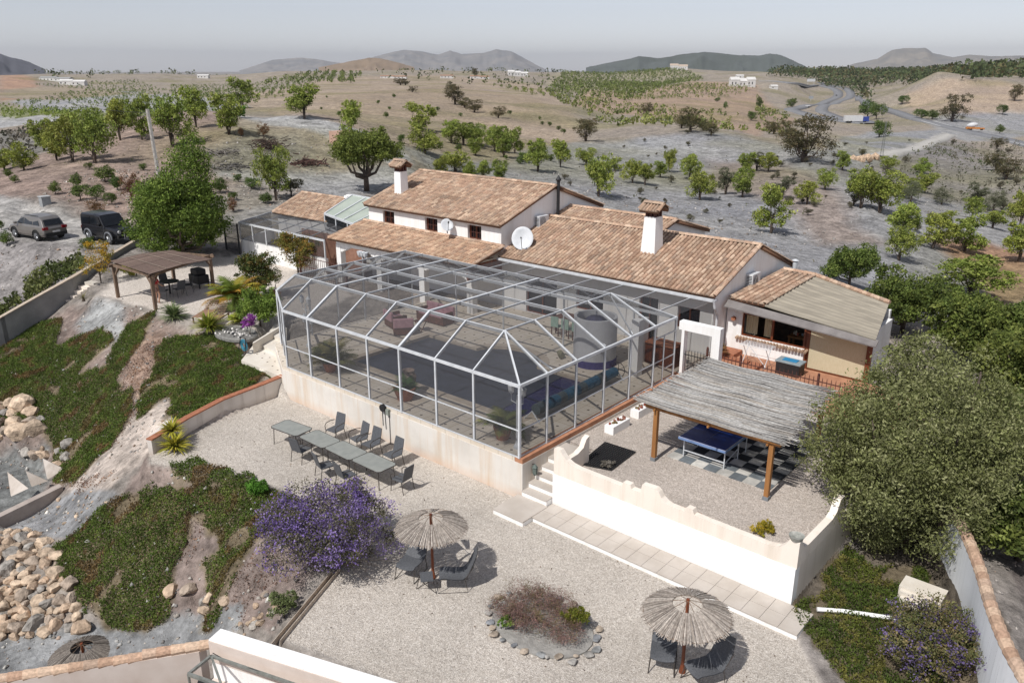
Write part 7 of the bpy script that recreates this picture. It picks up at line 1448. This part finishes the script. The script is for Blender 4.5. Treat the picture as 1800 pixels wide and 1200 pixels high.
def scree(polys, dens, s0, s1, cols, name, label, seed, avoid=None):
    rg = np.random.default_rng(seed); W_ = [wpoly(p) for p in polys]; V = []; F = []; C = []
    for w_ in W_:
        A = np.array(w_); mn, mx = A.min(0), A.max(0); n = min(int(np.prod(mx-mn)*dens), 60000); P = rg.uniform(mn, mx, (n, 2)); k = in_poly(P[:, 0], P[:, 1], w_) & (fbm(P[:, 0]*.7+seed, P[:, 1]*.7, 4) > -.25) & ~((P[:, 0] > 17.8) & (P[:, 1] < 28.9) & (P[:, 1] > 5))
        P = P[k]; n = len(P)
        if not n: continue
        s_ = s0+(s1-s0)*rg.random(n)**3; z = H(P[:, 0], P[:, 1])+s_*.15; c = np.stack([P[:, 0], P[:, 1], z], 1); o6 = np.array([[1, 0, 0], [0, 1, 0], [-1, 0, 0], [0, -1, 0], [0, 0, .8], [0, 0, -.8]], float)
        vv = c[:, None]+o6[None]*s_[:, None, None]*rg.uniform(.5, 1.2, (n, 6, 1))+rg.normal(size=(n, 6, 3))*s_[:, None, None]*.18
        base = sum(len(v) for v in V); V.append(vv.reshape(-1, 3)); f8 = np.array([[0, 1, 4], [1, 2, 4], [2, 3, 4], [3, 0, 4], [1, 0, 5], [2, 1, 5], [3, 2, 5], [0, 3, 5]]); F.append((np.arange(n)[:, None, None]*6+f8[None]+base).reshape(-1, 3))
        cb = np.array([lin(c_) for c_ in cols]); C.append(np.repeat(cb[rg.integers(len(cb), size=n)]*rg.uniform(.7, 1.2, n)[:, None], 8, 0))
    o = fastmesh(name, np.concatenate(V), np.concatenate(F), M['stone'], None, np.concatenate(C)); tag(o, label, 'rubble', None, 'stuff'); return o
scree(['-20 620,120 560,215 525,280 565,345 590,470 640,400 700,340 742,262 795,200 830,120 860,0 760', '200 860,300 815,440 845,540 880,600 940,540 1010,480 1110,300 1100,180 1100,90 960,110 900', '-20 780,90 790,60 830,-20 880', '-20 905,130 862,220 880,150 950,60 940,-20 935', '-20 1112,150 1096,330 1075,430 1060,420 1110,340 1150,-20 1190'], 16, .02, .11, ('A8A6A2', '8E8A86', 'B8B0A6', 'A08C7C', 'C8C4BC'), 'rubble', 'loose stones and rock chips on the left slope', 3)
scree(['-20 440,200 438,235 445,150 480,0 555,-20 560', '60 340,150 300,300 300,340 360,250 400,150 378', '380 300,560 330,500 360,400 372,330 410', '1690 900,1740 950,1800 1130,1800 1190,1760 1190'], 5, .03, .18, ('A8A19A', '8E867E', 'B8AEA4', 'A08A7A', 'C0BAB2'), 'rubble', 'loose stones on the banks above the court and by the track', 4)
scree(['330 280,420 230,560 240,600 290,520 320,400 300', '760 330,950 300,1300 360,1500 420,1480 470,1400 460,1100 390,960 375', '1480 330,1640 350,1800 400,1800 520,1600 500,1500 430'], 1.2, .05, .22, ('A8A4A0', '8E8A86', 'B4AEA8', '94887E'), 'rubble', 'scattered stones over the grey terraces', 5)
# ------------------------------------------------------------------ orchards and far wood
def orchard(polys, sp, s_, name, label, cols, seed, n_=20, rot=.5, keepf=.9, tall=1.0):
    rg = np.random.default_rng(seed); V = []; F = []; C = []; cen = []; 
    for p in polys:
        w_ = wpoly(p); A = np.array(w_); c0_ = A.mean(0); R_ = np.abs(A-c0_).max()*1.5; k = int(R_/sp)+1; u_, v_ = np.meshgrid(np.arange(-k, k+1)*sp, np.arange(-k, k+1)*sp*.8); x = c0_[0]+u_*math.cos(rot)-v_*math.sin(rot); y = c0_[1]+u_*math.sin(rot)+v_*math.cos(rot); x = x.ravel()+rg.normal(size=x.size)*sp*.12; y = y.ravel()+rg.normal(size=y.size)*sp*.12
        m_ = in_poly(x, y, w_) & (rg.random(len(x)) < keepf); cen.append(np.stack([x[m_], y[m_]], 1))
    cen = np.concatenate(cen)
    if len(cen) > 6000: cen = cen[rg.choice(len(cen), 6000, replace=False)]
    z = H(cen[:, 0], cen[:, 1]); sz = s_*rg.uniform(.6, 1.3, len(cen)); N = len(cen)*n_; j = np.repeat(np.arange(len(cen)), n_); d = rg.normal(size=(N, 3)); d /= np.linalg.norm(d, axis=1)[:, None]; P = np.stack([cen[j, 0], cen[j, 1], z[j]+sz[j]*.75*tall], 1)+d*(sz[j]*.5)[:, None]*np.array([1, 1, tall])
    V, F = quads(P, 1.0, .9, rg); V = (V.reshape(-1, 4, 3)-P[:, None])*(sz[j]*.42)[:, None, None]+P[:, None]; V = V.reshape(-1, 3); base = np.array([lin(c) for c in cols]); col = base[rg.integers(len(base), size=len(cen))][j]*rg.uniform(.75, 1.25, N)[:, None]
    o = fastmesh(name, V, F, M['leaf'], None, col); tag(o, label, 'orchard' if 'orchard' in name else 'woodland', None, 'stuff'); return o
orchard(['955 165,990 128,1190 121,1240 140,1180 150,1100 178', '440 150,560 128,640 130,620 148'], 13, 3.2, 'orchard', 'rows of far orchard trees on the facing hill', ('7E8A48', '6E7A40', '8C9454'), 2, rot=.9)
orchard(['20 180,160 158,270 162,440 190,260 204,190 212,60 200', '60 150,240 140,300 160,160 158', '300 150,560 140,520 165,420 185,300 165'], 8.5, 1.15, 'orchard', 'rows of small orchard trees on the left grey terraces', ('7E8C48', '6A7A3E', '8C9450'), 3, rot=.3)
orchard(['860 150,960 170,1010 190,1100 225,1180 228,1330 238,1300 205,1080 182,960 160', '1060 150,1330 150,1290 172,1090 178', '1330 170,1400 210,1380 238,1330 240'], 9, 2.0, 'orchard', 'young orchard trees on the valley side', ('7E8448', '8C8C50', '6C7440'), 4, rot=.7, keepf=.7)
orchard(['1340 135,1420 118,1560 124,1650 118,1860 124,1860 140,1700 150,1580 150,1500 158,1420 142', '1440 150,1520 152,1540 175,1500 165'], 11, 6.5, 'woodland', 'dark pine wood along the far right ridge', ('4E5A38', '444E32', '5C6640', '6A6444'), 5, rot=.2, keepf=.8, tall=1.5, n_=12)
orchard(['560 130,900 126,1000 124,960 160,800 150,640 140', '60 124,340 124,420 130,240 140,60 140'], 30, 5, 'woodland', 'scattered far trees along the horizon hills', ('5E6A40', '6E7448', '50583A'), 6, keepf=.35, n_=10)
orchard(['0 184,120 192,200 200,190 212,0 208'], 4.0, .8, 'weeds', 'green weeds along the far left road', ('7E8C40', '8C9848'), 7, keepf=.9)
orchard(['-20 238,150 218,190 232,20 285'], 3.2, .8, 'scrub', 'grey scrub on the bank below the far left road', ('6E6A5C', '7E786A', '5A5A4A'), 8, keepf=.8)
orchard(['960 290,1060 270,1300 240,1420 270,1600 300,1700 330,1700 400,1640 560,1420 470,1250 430,1000 370'], 4.2, .42, 'dry_tufts', 'tiny dry tufts over the grey tilled slope', ('8A8672', '7A7A62', '6E7450'), 9, keepf=.3, n_=5)
orchard(['1640 250,1810 250,1830 330,1740 400,1650 350,1560 300'], 4, 1.0, 'scrub', 'low scrub on the far right slope', ('7A7464', '6A6A54', '5C6444'), 10, keepf=.7, n_=8)
orchard(['60 340,300 300,380 310,300 400,150 378', '560 240,760 280,760 300,600 300', '100 250,250 250,330 250,300 300,100 310'], 2.2, .3, 'dry_tufts', 'small dry tufts on the brown banks', ('8A7E60', '7A7650', '6E7448'), 11, keepf=.5, n_=5)
# ================================================================== far things
def mountain(name, prof, dist, depth, cols, seed):
    xs = np.array([p[0] for p in prof], float); ys = np.array([p[1] for p in prof], float); px = np.arange(xs[0], xs[-1]+1, 3.0); n = len(px); py = np.interp(px, xs, ys); az = HEAD-np.arctan((px-900)/math.hypot(FPX, 480)); nd = 16; V = []
    for j in range(nd+1):
        f = j/nd; r_ = dist-depth+f*depth*1.0; hh = np.maximum((120-py)/math.hypot(FPX, 480)*dist+CAMZ, -60); prof_ = f**1.25
        z = -60+(hh+60)*prof_; z = z+fbm(px/22+seed, np.full(n, f*5+seed), 5)*(hh+60)*.30*(f*(1-f)*4)**.5+fbm(px/6, np.full(n, 3.3+seed), 3)*(hh+60)*.02*f; V.append(np.stack([r_*np.cos(az), r_*np.sin(az), z], 1))
    r_ = dist+depth; V.append(np.stack([r_*np.cos(az), r_*np.sin(az), np.full(n, -60.)], 1)); V = np.concatenate(V); idx = np.arange((nd+2)*n).reshape(nd+2, n); F = np.stack([idx[:-1, :-1], idx[1:, :-1], idx[1:, 1:], idx[:-1, 1:]], -1).reshape(-1, 4)
    o = fastmesh(name, V, F, pmat(name+'_rock', cols[0], cols[1], scale=.004, rough=1), None); tag(o, kind='structure'); return o
mountain('mountain', [(-260, 118), (-160, 100), (-60, 92), (0, 98), (20, 104), (50, 110), (80, 122)], 5200, 1500, ('56565E', '48484F'), 1)
mountain('mountain', [(420, 124), (445, 117), (480, 107), (530, 103), (560, 106), (600, 112), (640, 107), (665, 100), (690, 94), (710, 90), (740, 92), (770, 98), (792, 91), (812, 97), (850, 95), (872, 89), (898, 92), (915, 100), (945, 116), (960, 122)], 12000, 2500, ('98928C', '7E7E7E'), 2)
mountain('hills', [(1030, 119), (1060, 113), (1108, 104), (1122, 100), (1160, 104), (1200, 97), (1237, 94), (1265, 96), (1290, 99), (1330, 100), (1350, 97), (1370, 99), (1395, 109), (1420, 119)], 4300, 1200, ('5C625E', '505650'), 3)
mountain('mountain', [(1480, 119), (1500, 113), (1540, 106), (1562, 93), (1585, 90), (1622, 90), (1636, 98), (1672, 104), (1700, 100), (1740, 103), (1800, 102), (1900, 106), (1960, 118)], 10500, 2200, ('9A9286', '7C7A76'), 4)
mountain('hills', [(560, 119), (610, 110), (650, 103), (670, 104), (705, 112), (730, 119)], 3800, 900, ('9A8570', '86745F'), 5)
# roads
def ribbon(name, pts_, w_, mat, lift, off=0.0, dash=None):
    P_ = [G(*p) for p in pts_]; P2 = []
    for i in range(len(P_)-1):
        p0 = P_[max(i-1, 0)][:2]; p1 = P_[i][:2]; p2 = P_[i+1][:2]; p3 = P_[min(i+2, len(P_)-1)][:2]
        for u in range(14): P2.append(cr(p0, p1, p2, p3, u/14))
    P2 = np.array(P2); d = np.gradient(P2, axis=0); d /= np.linalg.norm(d, axis=1)[:, None]+1e-9; nn_ = np.stack([-d[:, 1], d[:, 0]], 1); z = np.max([H(*(P2+nn_*s_*w_*.5).T) for s_ in (-1, 0, 1)], 0); z = np.convolve(np.pad(z, 3, 'edge'), np.ones(7)/7, 'valid')+lift
    A = P2+nn_*(off+w_/2); B = P2+nn_*(off-w_/2); V = []; F = []; n = len(P2)
    for i in range(n): V += [(A[i, 0], A[i, 1], z[i]), (B[i, 0], B[i, 1], z[i]), (A[i, 0], A[i, 1], z[i]-1.2-lift), (B[i, 0], B[i, 1], z[i]-1.2-lift)]
    for i in range(n-1):
        if dash and i % 2: continue
        k = 4*i; F += [(k, k+1, k+5, k+4), (k, k+4, k+6, k+2), (k+1, k+3, k+7, k+5)]
    o = fastmesh(name, V, F, mat, None); tag(o, kind='structure'); return P2, z
ASP = pmat('asphalt', '8A8A8C', '7C7C7E', scale=.3, rough=.95); LN = pmat('road_paint', 'E0E0DC', 'D0D0CC', scale=1)
rA = [(1340, 143), (1395, 146), (1436, 150), (1468, 158), (1472, 171), (1448, 182), (1412, 188), (1390, 194), (1412, 202), (1445, 210), (1487, 215), (1525, 218)]
rB = [(1440, 145), (1478, 154), (1494, 162), (1492, 173), (1468, 183), (1444, 192), (1460, 203), (1500, 212), (1536, 219)]
rC = [(1508, 168), (1522, 182), (1550, 190), (1600, 207), (1650, 220), (1700, 233), (1760, 246), (1840, 262)]
for i, (r_, w_) in enumerate(((rA, 11), (rB, 10), (rC, 7.5))):
    pth, zz = ribbon('road', r_, w_, ASP, .5); ribbon('road_marking', r_, .5, LN, .58, off=w_/2-.6); ribbon('road_marking', r_, .5, LN, .58, off=-w_/2+.6)
ribbon('track', [(1535, 276), (1575, 268), (1620, 258), (1655, 245), (1668, 238)], 6, pmat('palegravel', 'C4C0B8', 'B4B0A8', scale=.5), .25)
# vehicles on the roads, seen from far away
def vehicle(name, lab, px, py, ang, L, Wd, Hh, c1, c2, cat, cabf=.25):
    q = G(px, py); t = thing(name, lab, cat, (0, 0, 0)); b = MB(); b.box(-L/2, L/2*(1-2*cabf), -Wd/2, Wd/2, .7, Hh); b.build('cargo_body' if L > 6 else 'body', c1, t, bevel=.05); b = MB(); b.box(L/2*(1-2*cabf)+.15, L/2, -Wd/2, Wd/2, .6, Hh*.85); b.build('cab', c2, t, bevel=.1)
    for x in (-L*.36, -L*.22, L*.36):
        for s_ in (-1, 1): b = MB(); b.tube([(x, s_*Wd*.38, .5), (x, s_*Wd*.5, .5)], .5, 12); b.build('wheel', RUB, t)
    t.location = (q[0], q[1], q[2]+.6); t.rotation_euler = (0, 0, ang); return t
WP = pmat('truck_white', 'DADADA', 'CFCFCF', scale=1, rough=.5); BL = pmat('truck_blue', '3A4E9A', '30448A', scale=1, rough=.4); OR = pmat('orange', 'C8843C', 'B87434', scale=1, rough=.5)
az_r = HEAD-math.pi/2
vehicle('truck', 'white truck with blue rear on the highway', 1504, 217, az_r, 15, 2.6, 4.0, WP, BL, 'truck')
t = vehicle('truck', 'white and orange cement mixer truck on the right side road', 1713, 231, az_r-.3, 9, 2.5, 1.6, OR, OR, 'truck'); b = MB(); b.lathe([(0, -3.6), (.7, -3.5), (1.3, -1.8), (1.3, -.2), (.6, 1.6), (0, 1.7)], (0, 0, 0), 16)
dr = b.build('mixer_drum', WP, t, smooth=True); dr.rotation_euler = (0, R(80), 0); dr.location = (-.6, 0, 2.9)
vehicle('car', 'tiny dark car on the highway bend', 1470, 170, az_r+1.2, 4.4, 1.8, 1.5, PAINT['black'], PAINT['black'], 'car'); vehicle('car', 'tiny pale car approaching on the highway', 1420, 190, az_r+2.2, 4.4, 1.8, 1.5, WP, WP, 'car')
t = thing('road_sign', 'large white road sign seen from behind above the highway', 'road sign', (0, 0, 0)); q = G(1425, 150); D = math.hypot(q[0], q[1]); b = MB(); b.box(-6, 6, -.1, .1, 5, 9); b.build('panel', WP, t); b = MB(); b.box(-4.6, -4.4, -.1, .1, -1, 4.999); b.build('post', M['alu'], t); b = MB(); b.box(4.4, 4.6, -.1, .1, -1, 4.999); b.build('post', M['alu'], t); t.location = tuple(q); t.rotation_euler = (0, 0, az_r)
q = G(1425, 178); t = thing('road_sign', 'pale road sign panel beside the near carriageway', 'road sign', (0, 0, 0)); b = MB(); b.box(-2.5, 2.5, -.1, .1, 2.5, 5.5); b.build('panel', pmat('signgrey', 'A8ACB0'), t); b = MB(); b.box(-.15, .15, -.1, .1, -1, 2.499); b.build('post', M['alu'], t); t.location = tuple(q); t.rotation_euler = (0, 0, az_r)
# slender mast
q = G(1548, 285); D = math.hypot(q[0], q[1]); hh = 62*D/FPX; t = thing('lattice_mast', 'slender grey lattice mast standing on the right slope', 'mast', tuple(q)); b = MB(); bw = .35
for sx, sy in ((-1, -1), (1, -1), (1, 1), (-1, 1)): b.tube([(q[0]+sx*bw, q[1]+sy*bw, q[2]-.5), (q[0]+sx*.08, q[1]+sy*.08, q[2]+hh)], .03, 5)
b.build('legs', m2, t); b = MB()
for k in range(14):
    f = k/14; w0 = bw*(1-f)+.08*f; w1 = bw*(1-f-.07)+.08*(f+.07); z0 = q[2]+hh*f; z1 = q[2]+hh*(f+.07)
    for (sx, sy), (tx_, ty_) in (((-1, -1), (1, -1)), ((1, -1), (1, 1)), ((1, 1), (-1, 1)), ((-1, 1), (-1, -1))): b.tube([(q[0]+sx*w0, q[1]+sy*w0, z0), (q[0]+tx_*w1, q[1]+ty_*w1, z1)], .015, 4)
b.build('lattice', m2, t)
for k, (px, py, lab) in enumerate(((907, 668, ''),)): pass
for k, (px, py) in enumerate(((1510, 282), (1534, 280))):
    q = G(px, py); b = MB()
    for j in range(7): b.blob((q[0]+rv.normal()*1.0, q[1]+rv.normal()*1.0, q[2]+.3), 1.1, lin('C2A88E'), n=1, jit=.4)
    tag(b.build('earth_mound', M['stone'], None), ('left' if k == 0 else 'right')+' of two tan earth mounds beside the pale bend track', 'earth mound')
# far farmhouses
RFT = pmat('far_roof', 'B08A70', '9A7862', scale=.3); WF = pmat('far_white', 'E2E0DC', 'D6D3CE', scale=.2)
def farm(px, py, wpx, hpx, lab, n=2, roof=None, seed=0, long=False):
    q = G(px, py); D = math.sqrt(q[0]**2+q[1]**2); Wm = wpx*D/FPX; hm = max(hpx*D/FPX, 2.6); t = thing('farmhouse', lab, 'farmhouse', (0, 0, 0)); rg = np.random.default_rng(seed); x = -Wm/2
    for k in range(n):
        w_ = Wm/n*rg.uniform(.85, 1.1); h_ = hm*(.55 if k % 2 else .68); y0 = rg.uniform(-1, 1); dp = 7
        b = MB(); b.box(x, x+w_, y0, y0+dp, -1.5, h_); b.build('wall', WF, t); b = MB(); rz_ = hm*.28
        b.add([(x-.3, y0-.3, h_+.01), (x+w_+.3, y0-.3, h_+.01), (x+w_+.3, y0+dp+.3, h_+.01), (x-.3, y0+dp+.3, h_+.01), (x-.3, y0+dp/2, h_+rz_), (x+w_+.3, y0+dp/2, h_+rz_)], [(0, 1, 5, 4), (2, 3, 4, 5), (0, 4, 3), (1, 2, 5), (0, 3, 2, 1)]); b.build('roof', roof or RFT, t)
        for j in range(max(1, int(w_/4))): b = MB(); xx = x+1.2+j*4; b.box(xx, xx+1.1, y0-.05, y0-.004, h_*.35, h_*.7); b.build('window', M['glass_dark'], t)
        x += w_
    t.location = tuple(q); t.rotation_euler = (0, 0, az_r+rg.uniform(-.2, .2)); return t
farm(1308, 153, 44, 16, 'white farmhouse complex on the red field left of the highway', 3, WF, 1); farm(1362, 157, 12, 7, 'small white hut right of the white farmhouse complex', 1, WF, 2); farm(1302, 138, 14, 6, 'small white house behind the white farmhouse complex', 1, WF, 3)
farm(125, 150, 34, 9, 'white farmhouse beside greenhouses at the far left', 2, WF, 4); farm(95, 143, 50, 7, 'long grey greenhouse sheds at the far left', 2, pmat('shed_grey', 'A8A8A6'), 5); farm(905, 134, 22, 10, 'white farmhouse on the far orchard hill', 2, WF, 6); farm(922, 135, 12, 8, 'small white annex right of the orchard hill farmhouse', 1, WF, 7); farm(845, 139, 34, 6, 'long pale building left of the orchard hill farmhouse', 2, RFT, 8)
farm(356, 138, 16, 6, 'white farmhouse on the left horizon ridge', 1, WF, 9); farm(690, 138, 40, 5, 'long low pale building on the middle horizon', 2, RFT, 10); farm(1194, 123, 30, 10, 'pale quarry building on the right horizon hill', 2, pmat('quarry', 'C8B6A4'), 11); farm(448, 126, 10, 5, 'tiny white house on the horizon left of centre', 1, WF, 12); farm(785, 138, 20, 6, 'pale house between dark trees on the horizon', 1, RFT, 13)
# terrace gravel block under the pergola
b = MB(); b.prism([(18.25, 6.2), (28.3, 6.2), (28.3, 15.04), (20.5, 15.04), (20.5, 14.0), (18.25, 14.0)], -.6, 1.2); o = b.build('terrace_gravel', ground.data.materials[0], None); tag(o, kind='structure')
at = o.data.attributes.new('Col', 'FLOAT_COLOR', 'POINT'); at.data.foreach_set('color', np.tile([*glin('CBC0B6'), 1], len(o.data.vertices)).astype(np.float32)); at = o.data.attributes.new('gravel', 'FLOAT', 'POINT'); at.data.foreach_set('value', np.ones(len(o.data.vertices), np.float32))
# haze
b = MB(); b.box(-20600, 20600, -20600, 20600, -95, 420); hz = b.build('haze', bpy.data.materials.new('haze'), None); hm = hz.data.materials[0]; hm.use_nodes = True; nt_ = hm.node_tree
nt_.nodes.remove(nt_.nodes['Principled BSDF']); pv_ = nt_.nodes.new('ShaderNodeVolumePrincipled'); pv_.inputs['Color'].default_value = (.72, .755, .83, 1); pv_.inputs['Density'].default_value = 4.5e-5; pv_.inputs['Anisotropy'].default_value = .2; nt_.links.new(pv_.outputs[0], nt_.nodes['Material Output'].inputs['Volume']); tag(hz, kind='stuff')
for ps in PRO.items():
    for i, p in enumerate(ps[1]):
        if (ps[0], i) not in used: [bpy.data.objects.remove(c) for c in list(p.children)]; bpy.data.objects.remove(p)
